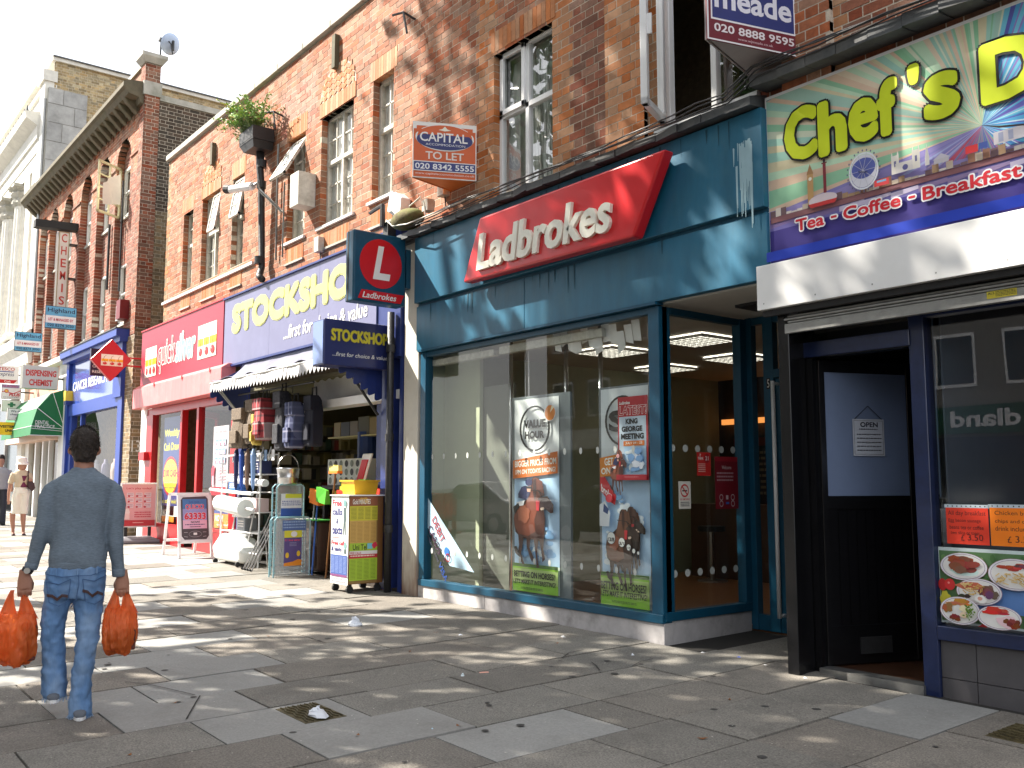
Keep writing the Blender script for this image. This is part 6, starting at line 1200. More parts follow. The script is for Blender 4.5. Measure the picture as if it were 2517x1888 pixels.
# ---------------- the taller brick building with arched bays ----------------
B2=thing('arched_brick_building','tall brick building with round arched window bays and a heavy bracketed cornice','building',(-26,F,.4))
OP=[(-22.98,-21.84),(-24.64,-23.5),(-26.35,-25.2),(-28.3,-27.2),(-30.0,-28.9),(-31.3,-30.2)]
SP=9.03
def hol(z):
    o=[]
    for a,b in OP:
        if z<SP: o.append((a,b))
        else:
            r=(b-a)/2; d=z-SP
            if d<r*1.03: h=math.sqrt(max(0,r*r-d*d)); c=(a+b)/2; o.append((c-h,c+h))
    return o
PF=Pl((0,F,0)); PB=Pl((0,F+.17,0))
bricks(B2,PF,-32.0,-20.9,4.75,10.02,hol,lambda a,z:'brick_brown' if z<8.6 else 'brick_red',depth=.17,seed=5,cam_a=-20.9,cam_b=6,nind=298,course=.082,mort='mortar')
for a,b in OP:
    r=(b-a)/2; c=(a+b)/2
    bricks(B2,PB,a-.02,b+.02,4.75,9.66,gaps([(a+.04,b-.04,5.2,6.66),(a+.04,b-.04,7.8,9.02)]),lambda x,z:'brick_brown',depth=.08,nind=0,seed=int(-a),course=.082)
    for z0,z1 in ((5.2,6.66),(7.8,9.02)):
        mb=MB(); f=.07
        for q in ((a+.04,a+.04+f,z0,z1),(b-.04-f,b-.04,z0,z1),(a+.04,b-.04,z0,z0+f),(a+.04,b-.04,z1-f,z1),(a+.04,b-.04,(z0+z1)/2-.02,(z0+z1)/2+.02),(c-.02,c+.02,z0,z1)): PB.box(mb,*q,-.07,.0)
        w=part('window',mb,MT['white_paint'],B2)
        for (p,q_) in ((a+.1,c-.02),(c+.02,b-.1)):
            for (s,e) in ((z0+.07,(z0+z1)/2-.02),((z0+z1)/2+.02,z1-.07)): mb=MB(); PB.quad(mb,p,q_,s,e,-.03); part('pane',mb,MT['window_glass'],w)
        mb=MB(); PB.quad(mb,a-.1,b+.1,z0,z1,-.12); part('curtain',mb,MT['net_curtain'],w)
        pbox(PB,'sill',MT['coping'],w,a+.03,b-.03,z0-.06,z0,-.02,.05)
for (l,h) in ((-21.83,-20.9),(-23.49,-22.99),(-25.19,-24.65),(-27.19,-26.36),(-28.89,-28.31),(-30.19,-30.01)):
    mb=MB(); PF.box(mb,l,h,SP-.04,SP+.01,-.01,.03); part('string_course',mb,MT['brick_dark'],B2)
# the corner: red brick quoin, sooty side wall
SW=Pl((-20.9,0,0),(0,1,0))
bricks(B2,SW,F+.30,12.5,.2,10.12,gaps([]),lambda a,z:'brick_sooty' if z>7.6 else 'brick_stock',depth=.1,nind=0,seed=41,course=.082)
bricks(B2,Pl((-20.87,0,0),(0,1,0)),F-.02,F+.30,4.9,10.4,gaps([]),lambda a,z:'brick_dark',depth=.1,nind=0,seed=42,course=.082)
bricks(B2,Pl((0,F-.03,0)),-21.42,-20.88,.3,4.75,gaps([]),lambda a,z:'brick_stock',depth=.1,nind=0,seed=43,course=.082); bricks(B2,Pl((-20.87,0,0),(0,1,0)),F-.02,F+.30,.2,4.9,gaps([]),lambda a,z:'brick_stock',depth=.1,nind=0,seed=44,course=.082)
bricks(B2,Pl((0,F-.03,0)),-21.2,-20.88,4.75,10.4,gaps([]),lambda a,z:'brick_dark',depth=.05,nind=0,seed=45,course=.082)
mb=MB(); mb.box(-32,-21.0,F+.7,20,0,10.0); part('wall',mb,MT['brick_stock'],B2)
pbox(SW,'band',MT['coping'],B2,F+.31,12.5,10.13,10.27,-.15,.04)
# cornice with carved brackets
mb=MB(); rings=[]
for x in (-32.1,-20.92): rings.append([(x,y,z) for y,z in ((F+.1,9.98),(F-.10,10.0),(F-.14,10.12),(F-.36,10.16),(F-.42,10.26),(F-.48,10.30),(F-.48,10.40),(F-.40,10.46),(F+.1,10.52))])
mb.loft(rings); part('cornice',mb,MT['cornice'],B2)
x=-31.9
while x<-21.0:
    mb=MB(); mb.hexa([(x,F-.30,10.06),(x+.17,F-.30,10.06),(x+.17,F-.06,9.84),(x,F-.06,9.84),(x,F-.38,10.17),(x+.17,F-.38,10.17),(x+.17,F-.05,10.15),(x,F-.05,10.15)]); o=part('cornice_bracket',mb,MT['cornice'],B2); bevel(o,.02)
    x+=.42
mb=MB(); mb.box(-32,-21.35,F+.05,F+.30,10.45,11.0); part('parapet',mb,MT['brick_red'],B2); mb=MB(); mb.box(-32,-21.32,F-.0,F+.36,11.0,11.10); part('coping_stone',mb,MT['coping'],B2)
pbox(SW,'pier_block',MT['coping'],B2,F-.06,F+.34,10.2,10.52,-.36,.05); bricks(B2,Pl((0,F-.03,0)),-21.2,-20.88,10.53,10.98,gaps([]),lambda a,z:'brick_dark',depth=.3,nind=0,seed=46,course=.082); bricks(B2,Pl((-20.87,0,0),(0,1,0)),F-.02,F+.30,10.53,10.98,gaps([]),lambda a,z:'brick_dark',depth=.1,nind=0,seed=47,course=.082)
mb=MB(); mb.loft([[(-21.22,F-.05,10.95),(-20.84,F-.05,10.95),(-20.84,F+.33,10.95),(-21.22,F+.33,10.95)],[(-21.30,F-.14,11.08),(-20.76,F-.14,11.08),(-20.76,F+.42,11.08),(-21.30,F+.42,11.08)],[(-21.30,F-.14,11.16),(-20.76,F-.14,11.16),(-20.76,F+.42,11.16),(-21.30,F+.42,11.16)]]); part('pier_cap',mb,MT['coping'],B2)
# open casement with white cloth hanging out
OC=Pl((-22.45,F+.02,7.85),(-.42,-.90,0)); OC=Pl((-22.95,F+.1,7.80),(.55,-.83,0)); mb=MB(); w=.75; h=1.25
for q in ((0,w,0,.05),(0,w,h-.05,h),(0,.05,0,h),(w-.05,w,0,h),(w/2-.015,w/2+.015,0,h),(0,w,.3,.325),(0,w,.6,.625),(0,w,.9,.925)): OC.box(mb,*q,-.02,.02)
oc=part('open_casement',mb,flat('cream_frame',215,205,165,.5),B2); mb=MB(); OC.quad(mb,.03,w-.03,.03,h-.03,0); part('pane',mb,MT['window_glass'],oc)
t=thing('cloth','white cloth hanging out of the open arched bay window','cloth',(-22.6,5.8,8)); mb=MB(); n=9; m=8; vs=[]
for j in range(m+1):
    for i in range(n+1): s=i/n; d=j/m; vs.append((-22.35+.12*s-.05*d,5.9-.42*s*(1-d*.2)+.04*math.sin(s*9+d*2),8.75-.35*s-.75*d*(1-.35*s)))
mb.add(vs,[(j*(n+1)+i,j*(n+1)+i+1,(j+1)*(n+1)+i+1,(j+1)*(n+1)+i) for j in range(m) for i in range(n)]); part('sheet',mb,flat('cloth_w',235,230,215,.8),t,smooth=True)
t=thing('satellite_dish','translucent blue grey satellite dish on the corner pier of the arched building','satellite dish',(-20.9,6.3,11.16)); mb=MB(); cx,cy,cz=-20.75,6.46,11.47; ax=Vector((-.75,-.25,.35)).normalized(); a1=ax.orthogonal().normalized(); a2=ax.cross(a1); rings=[]
for rr,d in ((.02,0),(.12,.012),(.18,.04),(.24,.07),(.245,.062),(.18,.028),(.12,-.004),(.02,-.015)): rings.append([tuple(Vector((cx,cy,cz))+a1*rr*math.cos(k*.2618)+a2*rr*math.sin(k*.2618)+ax*d) for k in range(24)])
mb.loft(rings,cap=True); part('dish',mb,flat('dish_blue',175,190,215,.3),t,smooth=True); mb=MB(); mb.tube([(-20.85,6.25,11.16),(-20.85,6.25,11.6)],.02,6); mb.box(-20.90,-20.75,6.2,6.5,11.52,11.57); mb.tube([(-20.72,6.48,11.55),(-20.72,6.48,11.32)],.035,6); mb.tube([(-20.85,6.35,11.65),(-20.6,6.4,11.4),(-20.62,6.45,11.18)],.015,6); part('mount',mb,MT['iron'],t)
t=thing('alarm_box','dark red and white alarm box on the brick pier above the blue shop','alarm',(-21.6,5.9,5.2)); pbox(PF,'casing',flat('alarm_red',110,20,25,.4),t,-21.75,-21.45,5.15,5.58,.0,.2); pbox(PF,'cover',MT['upvc'],t,-21.95,-21.76,5.15,5.5,.0,.15)
t=thing('drainpipe','black drainpipe on the arched building between its bays','pipe',(-23.2,5.9,6)); mb=MB(); mb.tube([(-23.2,5.93,7.7),(-23.2,5.93,6.1)],.03,8); mb.tube([(-22.75,6.08,8.7),(-22.72,6.08,6.0)],.025,8); part('pipe',mb,MT['iron'],t)
q=Print(Pl((-20.865,0,0),(0,1,0)),F-.0,F+.2,2.15,2.42,c=.003); t=thing('house_number','white painted number 13 on the brick pier between the blue and red shops','number',(-20.86,6.05,2.2)); q.text('13',(225,222,215),5,5,95,95,.0); q.done(t,'digits')
# ---- blue charity shop ----
CS=thing('charity_shop','blue charity shop with a glossy fascia in the arched building','shop',(-24,F,.4)); bl=mat('charity_blue',(.02,.055,.30),.4,var=.08); bf=mat('charity_fascia',(.06,.12,.45),.12,var=.25,scale=2.5,coat=.8)
mb=MB(); mb.box(-26.6,-21.35,F-.28,F+.1,4.74,4.90); mb.box(-26.6,-21.35,F-.20,F+.1,4.62,4.74); mb.box(-22.05,-21.42,F-.12,F+.1,3.4,4.62); mb.box(-26.55,-26.3,F-.10,F+.1,.5,4.62); part('cornice',mb,bl,CS)
pbox(P,'fascia',bf,CS,-26.3,-22.05,3.52,4.62,-.05,.02); mb=MB(); mb.box(-26.6,-21.35,F-.30,F+.1,4.905,4.93); part('flashing',mb,MT['lead'],CS)
txt('CANCER RESEARCH UK',P,-26.1,-22.3,3.86,4.10,wht,CS,c=.025,off=.015)
fr=MB(); P.box(fr,-26.3,-21.7,3.22,3.52,-.1,.06); P.box(fr,-21.75,-21.42,.3,3.4,-.1,.08); P.box(fr,-26.3,-26.05,.4,3.3,-.1,.03); P.box(fr,-26.3,-21.7,.4,.85,-.1,.02); P.box(fr,-25.2,-25.12,.8,3.3,-.08,.02); part('shop_frame',fr,bl,CS)
for (a,b) in ((-26.05,-25.2),(-25.12,-21.75)): mb=MB(); P.quad(mb,a,b,.85,3.22,-.04); part('shop_window',mb,MT['shop_glass'],CS)
mb=MB(); mb.box(-26.5,-21.5,8.5,8.6,.3,3.4); mb.box(-26.5,-21.5,6.1,8.6,3.4,3.45); mb.box(-21.55,-21.45,6.1,8.6,.3,3.4); part('back_wall',mb,flat('charity_in',140,142,140,.8),CS)
r=random.Random(6)
for i in range(5):
    x=-25.6+i*.85; t=thing('clothes_dummy','headless shop dummy in pale clothes in the charity shop window, %s'%('leftmost','second','third','fourth','rightmost')[i],'mannequin',(x,6.5,.9),'dummies in the charity shop window'); mb=MB(); cols=[(200,190,190),(120,110,140),(190,160,150),(90,110,150),(210,205,190)]
    mb.loft([[(x+rx*math.cos(k*.785),6.5+ry*math.sin(k*.785),z) for k in range(8)] for z,rx,ry in ((.9,.16,.1),(1.2,.17,.11),(1.45,.12,.09),(1.75,.18,.11),(1.95,.17,.09),(2.0,.05,.05),(2.08,.045,.045))]); part('torso',mb,flat('dummy%d'%i,*cols[i],.8),t,smooth=True)
t=thing('hanging_sign','red diamond sign with three cherries projecting over the arcade end of the pier','sign',(-20.2,5.3,4)); D=Pl((-20.2,0,0),(0,1,0)); mb=MB(); D.prism(mb,[(4.92,4.03),(5.33,3.59),(5.73,4.06),(5.32,4.48)],-.12,0); o=part('panel',mb,flat('dia_red',195,25,40,.35),t); bevel(o,.01); cherries(D,5.12,5.55,3.91,4.15,.004,t); pbox(Pl((0,6.0,0)),'bracket',MT['dia_red'],t,-20.28,-20.24,4.10,4.13,0,.4); pbox(Pl((0,6.0,0)),'bracket',MT['dia_red'],t,-20.28,-20.24,3.93,3.96,0,.4)
t=thing('hanging_sign','dark navy CANCER RESEARCH sign half hidden behind the red diamond','sign',(-21.6,5.6,4)); D=Pl((-21.6,0,0),(0,1,0)); pbox(D,'panel',flat('cr_navy',32,30,60,.4),t,5.26,5.95,3.84,4.44,-.08,0); txt('CANCER',D,5.30,5.62,4.02,4.08,wht,t,c=.004,off=.01); txt('RESEARCH',D,5.30,5.72,3.90,3.96,wht,t,c=.004,off=.01)
t=thing('alarm_box','small yellow and white alarm box at the left edge of the blue fascia','alarm',(-26,5.8,3.6)); pbox(Pl((-26.1,0,0),(0,1,0)),'casing',flat('alarm_yel',235,195,50,.4),t,5.78,5.97,3.62,3.88,-.2,0); pbox(Pl((-26.1,0,0),(0,1,0)),'base',MT['blue_paint'],t,5.80,5.96,3.52,3.62,-.2,0)
# ---- dental practice with its green awning ----
DP=thing('dental_practice','narrow pale fronted dental practice with a deep entrance','shop',(-29,F,.5)); mb=MB(); P.box(mb,-32.0,-26.62,4.72,4.86,-.1,.25); P.box(mb,-27.6,-26.62,4.0,4.72,-.1,.05); P.box(mb,-27.35,-26.65,.4,4.0,-.1,.05); part('pilaster',mb,MT['white_paint'],DP)
pbox(P,'panel',flat('pinkish',215,160,140,.6),DP,-32,-27.6,3.9,4.72,-.1,.0); pbox(P,'fascia',flat('peach',235,200,180,.5),DP,-33.0,-27.4,2.68,3.04,-.1,.35)
for (a,b,m_) in ((-31.9,-31.2,'white_paint'),(-30.35,-30.2,'upvc'),(-29.4,-29.25,'upvc'),(-28.6,-28.5,'upvc')): pbox(P,'door_post',MT[m_],DP,a,b,.4,2.7,-.1,.02)
mb=MB(); P.quad(mb,-31.2,-27.35,.5,2.7,-.06); part('door',mb,MT['shop_glass'],DP); mb=MB(); mb.box(-32,-27.3,7.6,7.7,.3,3); part('back_wall',mb,flat('dental_in',90,75,70,.8),DP)
pbox(Pl((0,7.2,0)),'yellow_notice',flat('yellow_n',225,190,60,.6),DP,-31.0,-29.8,2.3,2.75,0,.03)
t=thing('awning','green Dutch awning with white piping saying DENTAL PRACTICE','awning',(-29,5.5,2.8)); gr=flat('awn_green',20,110,62,.6,dirt=.1); prof=[(6.0,4.0),(5.66,3.88),(5.30,3.46),(5.18,2.98),(5.16,2.74)]; xa,xb=-26.95,-31.0
mb=MB(); mb.add([(xa,6.0,2.90),]+[(xa,y,z) for y,z in prof[:4]]+[(xa,5.16,2.74),(xa,6.0,2.74)],[(0,2,1),(0,3,2),(0,4,3),(0,4,5,6)][:3]+[(0,6,5,4)]); part('side_panel',mb,gr,t)
mb=MB(); vs=[(x,y,z) for x in (xa,xb) for y,z in prof]; mb.add(vs,[(i,i+1,5+i+1,5+i) for i in range(4)]); mb.add([(xb,6.0,2.9)]+[(xb,y,z) for y,z in prof],[(0,1,2,3,4,5)]); part('front_panel',mb,gr,t)
mb=MB(); 
for y,z in prof[1:4]: mb.tube([(xa+.01,y,z),(xa+.01,5.99,2.92)],.010,4); mb.tube([(xa,y,z),(xb,y,z)],.010,4)
mb.tube([(xa+.01,5.17,2.92),(xa+.01,5.99,2.86)],.008,4); mb.tube([(xa+.01,5.16,2.74),(xa+.01,6.0,2.74)],.012,4); mb.tube([(xa+.01,6.0,2.74),(xa+.01,6.0,4.0)],.012,4); part('piping',mb,MT['upvc'],t)
D=Pl((xa,0,0),(0,1,0)); txt('DENTAL',D,5.27,5.60,3.03,3.13,wht,t,c=.012,off=.008); txt('PRACTICE',D,5.265,5.74,2.93,3.02,wht,t,c=.014,off=.008)
# ---- projecting signs further along ----
def psign(lab,x,y0,y1,z0,z1,d,fn,edge=(200,200,195),arm=True):
    t=thing('projecting_sign',lab,'sign',(x,(y0+y1)/2,z0)); pl=Pl((x,0,0),(0,1,0)); pbox(pl,'panel',flat('edge_%d_%d_%d'%edge,*edge,.5),t,y0,y1,z0,z1,-d,0); q=Print(pl,y0,y1,z0,z1,c=.003,step=.0012); fn(q); q.done(t)
    if arm and y1<5.9: mb=MB(); mb.box(x-d*.6,x-d*.3,y1,6.0,(z0+z1)/2-.02,(z0+z1)/2+.02); part('bracket',mb,MT['iron'],t)
    return t
t=psign('tall narrow white CHEMIST sign with red letters under a black beam',-26.6,5.53,5.80,6.1,8.2,.22,lambda q:[q.rect((165,150,120),0,0,100,100),q.rect((222,212,205),10,1,90,99)]+[q.text(c,(195,60,50),(26 if c!='I' else 44),2.5+i*16.2,(76 if c!='I' else 58),13.5+i*16.2,.012) for i,c in enumerate('CHEMIS')],(90,80,70),False)
pbox(Pl((0,6.0,0)),'bracket',MT['iron'],t,-26.75,-26.55,7.86,7.90,0,.2); pbox(Pl((0,6.0,0)),'bracket',MT['iron'],t,-26.75,-26.55,6.93,6.97,0,.2); mb=MB(); mb.hexa([(-26.8,4.93,8.22),(-26.5,4.93,8.22),(-26.5,5.98,8.27),(-26.8,5.98,8.27),(-26.8,4.93,8.42),(-26.5,4.93,8.42),(-26.5,5.98,8.47),(-26.8,5.98,8.47)]); part('beam',mb,MT['black_matt'],t)
def hl(q): q.rect((30,30,50),0,0,100,100).rect((95,165,205),1.5,2,98.5,97).rect((232,228,232),1.5,43,98.5,76).text('Highland',(22,32,70),7,9,94,33,.012).text('ESTATES',(70,120,165),58,36,95,41,.0).text('LET & MANAGED BY',(185,35,65),10,53,90,66,.02).text('020 8374 3030',(22,32,70),8,79,92,91,.012).rect((22,32,70),22,93,70,94)
psign('nearer blue and white Highland letting board in front of the CHEMIST sign',-26.0,5.18,5.93,5.47,6.06,.04,hl,(40,45,70)); psign('further blue and white Highland letting board beside the stone columns',-30.0,5.2,5.93,5.32,5.90,.04,hl,(40,45,70))
psign('grey box sign reading DISPENSING CHEMIST in red letters',-27.0,4.92,5.78,3.98,4.58,.35,lambda q:q.rect((205,205,195),0,0,100,100).text('DISPENSING',(205,60,50),8,18,94,46,.04).text('CHEMIST',(205,60,50),18,60,84,88,.04),(120,120,112))
psign('white TESCO express sign at the far left edge with a red Cash strip',-31.0,4.9,5.54,4.45,4.98,.1,lambda q:q.rect((240,238,240),0,0,100,100).text('TESCO',(190,40,50),14,10,82,28,.02).poly((60,70,150),(14,32),(80,32),(76,37),(12,37)).text('express',(60,60,110),14,44,80,66,.0,.2).poly((200,35,45),(0,80),(95,80),(80,100),(0,100)).text('Cash',(245,240,240),40,83,66,96,.01))
psign('white NUROFEN PLUS sign with a red swirl below the TESCO sign',-31.0,5.1,5.63,3.98,4.42,.1,lambda q:q.rect((120,120,130),0,0,100,100).rect((232,230,238),3,3,97,97).rect((150,140,190),3,3,97,24).text('NUROFEN',(180,60,90),6,7,80,20,.02).line((200,45,60),5,(3,50),(25,50),(60,62),(97,40)).disc((200,45,60),25,46,11,13).disc((235,190,90),25,46,7,8).text('PLUS',(190,40,60),38,58,95,80,.04,.2).lines((90,90,120),10,86,90,92,1))
psign('white pharmacy sign with a green cross below the PLUS sign',-31.0,5.13,5.65,3.61,3.95,.1,lambda q:q.rect((150,150,155),0,0,100,100).rect((222,232,226),3,4,97,96).rect((40,120,85),42,18,58,62).rect((40,120,85),30,32,70,48))
psign('small white We cash cheques sign below the green cross',-29.5,5.04,5.52,3.26,3.60,.06,lambda q:q.rect((110,100,110),0,0,100,100).rect((232,222,235),3,4,97,96).text('We cash',(60,45,90),16,14,86,32,.02).text('cheques',(60,45,90),14,42,86,62,.02).rect((150,110,50),44,74,60,88))
psign('yellow WESTERN UNION sign at the far left edge',-29.5,4.78,5.43,2.84,3.20,.1,lambda q:q.rect((245,195,30),0,0,100,100).text('WESTERN',(30,28,25),6,24,80,44,.04).text('UNION',(30,28,25),34,56,80,76,.04),(200,160,30))
# ---------------- the stone building with columns ----------------
B3=thing('stone_columned_building','tall white stone building with fluted columns and a yellow brick attic block','building',(-38,F,.6)); SV=MT['stone_white']
mb=MB(); mb.box(-60,-31.7,F+.9,F+1.2,6.3,11.9); part('wall',mb,SV,B3)
mb=MB(); rings=[]
for x in (-60,-32.1): rings.append([(x,y,z) for y,z in ((F+1,11.7),(F+.0,11.7),(F-.03,12.1),(F-.06,12.12),(F-.06,12.5),(F-.12,12.52),(F-.12,12.95),(F-.45,13.15),(F-.50,13.35),(F+.2,13.45),(F+1,13.45))])
mb.loft(rings); part('entablature',mb,SV,B3)
mb=MB(); x=-45.
while x<-32.2: mb.loft([[(x,F-.44,13.38),(x+.2,F-.44,13.38),(x+.2,F-.36,13.38),(x,F-.36,13.38)],[(x+.09,F-.41,13.62),(x+.11,F-.41,13.62),(x+.11,F-.39,13.62),(x+.09,F-.39,13.62)]]); x+=.45
part('spike',mb,MT['lead'],B3,kind='stuff')
mb=MB(); mb.box(-60,-31.9,F+.2,F+3,13.4,14.45); mb.box(-60,-31.85,F+.12,F+3,14.45,14.6); part('attic',mb,SV,B3)
mb=MB(); mb.box(-32.3,-31.6,F-.05,F+.3,6.1,14.5); mb.box(-32.36,-31.55,F-.12,F+.3,14.3,14.66); part('corner_pier',mb,SV,B3)
mb=MB(); mb.tube([(-31.62,F-.02,13.7),(-31.62,F-.02,6.5)],.05,8); part('rainwater_pipe',mb,MT['steel_dull'],B3)
mb=MB(); rings=[]
for x in (-60,-31.6): rings.append([(x,y,z) for y,z in ((F+1,5.2),(F-.1,5.2),(F-.15,5.55),(F-.3,5.75),(F-.35,6.0),(F-.1,6.25),(F+1,6.3))])
mb.loft(rings); part('ledge',mb,SV,B3)
def column(x,r,y):
    n=40; mb=MB(); rings=[]
    for z,s in ((6.55,1.0),(8.5,.985),(11.0,.87)):
        ring=[]
        for k in range(n): a=6.2832*k/n; rr=r*s*(1-(.06 if k%2 else 0)); ring.append((x+rr*math.cos(a),y+rr*math.sin(a),z))
        rings.append(ring)
    mb.loft(rings); c=part('column',mb,SV,B3); mb=MB(); 
    mb.box(x-r*1.2,x+r*1.2,y-r*1.2,y+r*1.2,6.28,6.42); mb.tube([(x,y,6.42),(x,y,6.48),(x,y,6.55)],[r*1.15,r*1.18,r*1.05],24); part('base',mb,SV,c)
    mb=MB(); mb.loft([[(x+rr*(math.cos(6.2832*k/24)*(1+.12*(k%2))),y+rr*(math.sin(6.2832*k/24)*(1+.12*(k%2))),z) for k in range(24)] for z,rr in ((11.0,r*.88),(11.1,r*1.02),(11.25,r*.9),(11.42,r*1.12),(11.5,r*1.0),(11.6,r*1.3))]); mb.box(x-r*1.2,x+r*1.2,y-r*1.2,y+r*1.2,11.6,11.7); part('capital',mb,MT['coping'],c)
for x in (-37.3,-39.6,-41.9,-44.2): column(x,.44,F+.25)
column(-35.2,.42,F+.25)
for (a,b) in ((-34.2,-33.5),(-33.0,-32.35)):
    mb=MB(); mb.box(a,b,F+.05,F+.6,6.3,11.2); mb.box(a-.06,b+.06,F-.01,F+.6,11.2,11.7); mb.box(a-.05,b+.05,F,F+.6,6.28,6.6); part('pilaster',mb,SV,B3)
for x in (-36.2,-38.4,-40.7,-43):
    for z0,z1 in ((6.6,8.6),(9.0,11.0)): f=pbox(Pl((0,F+.9,0)),'window',MT['white_paint'],B3,x-.5,x+.5,z0,z1,-.1,.03); mb=MB(); Pl((0,F+.9,0)).quad(mb,x-.42,x+.42,z0+.08,z1-.08,.035); part('pane',mb,flat('b3pane',60,66,70,.1),f)
# side wall: big grey stone blocks at the corner, yellow brick beyond
ST=Pl((-31.5,0,0),(0,1,0)); r=random.Random(12); z=5.5; i=0
while z<14.05:
    h=.36 if i%3==2 else .78; h=.62; yy=6.02-(.35 if i%2 else .0)
    while yy<7.19:
        l=max(yy,6.02); e=min(yy+.80,7.19); 
        if e-l>.05: pbox(ST,'stone_block',MT['stone_grey'],B3,l+.008,e-.008,z+.008,min(z+h,14.08)-.008,-.3,r.uniform(.0,.012))
        yy+=.80
    z+=h; i+=1
mb=MB(); ST.box(mb,6.02,7.19,5.5,14.06,-.3,-.02); part('mortar',mb,MT['coping'],B3)
bricks(B3,Pl((-31.6,0,0),(0,1,0)),6.2,14.2,9.3,15.0,gaps([(0,7.1,0,13.9)]),lambda a,z:'brick_yellow',depth=.1,nind=0,seed=61,course=.088,Ls=.24,Hs=.11)
mb=MB(); mb.box(-50,-31.7,6.3,14.3,14,15.0); mb.box(-50,-31.5,6.1,14.4,15.0,15.12); part('attic_block',mb,MT['stone_white'],B3); pbox(ST,'lead_capping',MT['lead'],B3,6.1,14.4,15.12,15.16,-.3,.05)
# ground floor shops under the columns
SH=thing('far_shop','row of pale shopfronts under the stone columns at the far end of the street','shop',(-38,F,.6)); pbox(P,'fascia',MT['upvc'],SH,-52,-32.4,4.2,5.15,-.1,.1); pbox(P,'pier',MT['stone_white'],SH,-32.4,-31.75,.3,5.15,-.2,.12)
for i in range(8):
    a=-50+i*2.2; pbox(P,'shop_window',flat('far_dark',70,80,85,.15),SH,a,a+1.95,.9,4.1,-.05,0); pbox(P,'mullion',MT['blue_paint'] if i==7 else MT['steel_dull'],SH,a+1.96,a+2.16,.6,4.15,-.05,.08)
E2=thing('far_building','distant brick building beyond the stone columns','building',(-70,F,1)); mb=MB(); mb.box(-110,-60.1,F,20,0,14); part('wall',mb,MT['brick_stock'],E2)
for z in (5.5,9): 
    for i in range(10): pbox(P,'window',MT['upvc'],E2,-100+i*4,-98.4+i*4,z,z+2,-.05,.02)
# ---------------- people ----------------
def ell(c,ax,ay,rx,ry,n=16,pw=1.0):
    out=[]
    for k in range(n):
        a=6.2832*k/n; cx,sy=math.cos(a),math.sin(a); cx=math.copysign(abs(cx)**pw,cx); sy=math.copysign(abs(sy)**pw,sy)
        out.append(tuple(Vector(c)+Vector(ax)*rx*cx+Vector(ay)*ry*sy))
    return out
class Fig:
    "a figure in its own frame: u to the viewer's right, w away from the viewer, v up"
    def __init__(s,loc,toward):
        f=Vector((loc[0],loc[1],0)); f=(f-Vector((0,0,0))).normalized(); s.w=f; s.u=Vector((f.y,-f.x,0)); s.o=Vector(loc)
        if s.u.dot(RT)<0: s.u=-s.u
    lean=0.
    def p(s,u,w,v): return s.o+s.u*(u-s.lean*v)+s.w*w+Vector((0,0,v))
    def tubes(s,mb,pts,n=14):
        "pts: (u,w,v,ru,rw) horizontal-ish rings for limbs; rings stay across the limb direction"
        P=[s.p(*q[:3]) for q in pts]; rings=[]
        for i,q in enumerate(pts):
            t=(P[min(i+1,len(P)-1)]-P[max(i-1,0)]).normalized()
            a=(s.u-t*s.u.dot(t)).normalized(); b=t.cross(a); rings.append(ell(P[i],a,b,q[3],q[4],n))
        mb.loft(rings)
def garment(name,mb,m,parent,vox=.011,smooth=4,disp=0.,dsize=.08,**k):
    o=part(name,mb,m,parent,smooth=True,**k); r=o.modifiers.new('remesh','REMESH'); r.mode='VOXEL'; r.voxel_size=vox; r.use_smooth_shade=True
    sm=o.modifiers.new('smooth','SMOOTH'); sm.iterations=smooth; sm.factor=.6
    if disp:
        tx=bpy.data.textures.new(name+'_folds','CLOUDS'); tx.noise_scale=dsize; d=o.modifiers.new('folds','DISPLACE'); d.texture=tx; d.strength=disp; d.mid_level=.5; d.texture_coords='LOCAL'
    return o
def wool(name,c): 
    return mat(name,c,.9,var=.22,scale=38,aniso=(1,1,5),bump=.35,bscale=60)
mat('skin',(.42,.21,.14),.55,var=.08); mat('skin_dark',(.36,.17,.11),.55,var=.1); mat('hair',(.022,.014,.010),.7,var=.5,scale=60,bump=.9,bscale=90)
wool('sweater',(.15,.19,.235)); 
dn=mat('denim',(.10,.20,.38),.85,var=.30,scale=7,aniso=(1,1,.35),bump=.35,bscale=55)
def hand(fg,mb,u,w,v,s=1.,side=1,m='skin_dark'):
    "a loosely closed hand hanging down from (u,w,v), fingers hooked round bag handles; side=1 thumb towards +u"
    H=mb
    fg.tubes(H,[(u,w,v+.055*s,.028*s,.020*s),(u,w,v+.02*s,.032*s,.021*s),(u+.002*side,w,v-.02*s,.041*s,.019*s),(u+.002*side,w,v-.058*s,.040*s,.018*s)],12)
    for i,(du,L) in enumerate(((-.030,.052),(-.010,.060),(.010,.058),(.030,.048))):
        a=u+du*s; fg.tubes(H,[(a,w,v-.045*s,.0098*s,.0098*s),(a,w-.004,v-.075*s,.0098*s,.0098*s),(a+.001,w+.010*s,v-.045*s-L*s,.0092*s,.0092*s),(a,w+.034*s,v-.050*s-L*.80*s,.0085*s,.0085*s),(a,w+.040*s,v-.055*s-L*.35*s,.0070*s,.0070*s)],8)
    sd=side; fg.tubes(H,[(u+.026*sd*s,w+.008,v-.004*s,.013*s,.013*s),(u+.040*sd*s,w+.02*s,v-.032*s,.0115*s,.0115*s),(u+.036*sd*s,w+.036*s,v-.062*s,.010*s,.010*s),(u+.024*sd*s,w+.044*s,v-.076*s,.008*s,.008*s)],8)
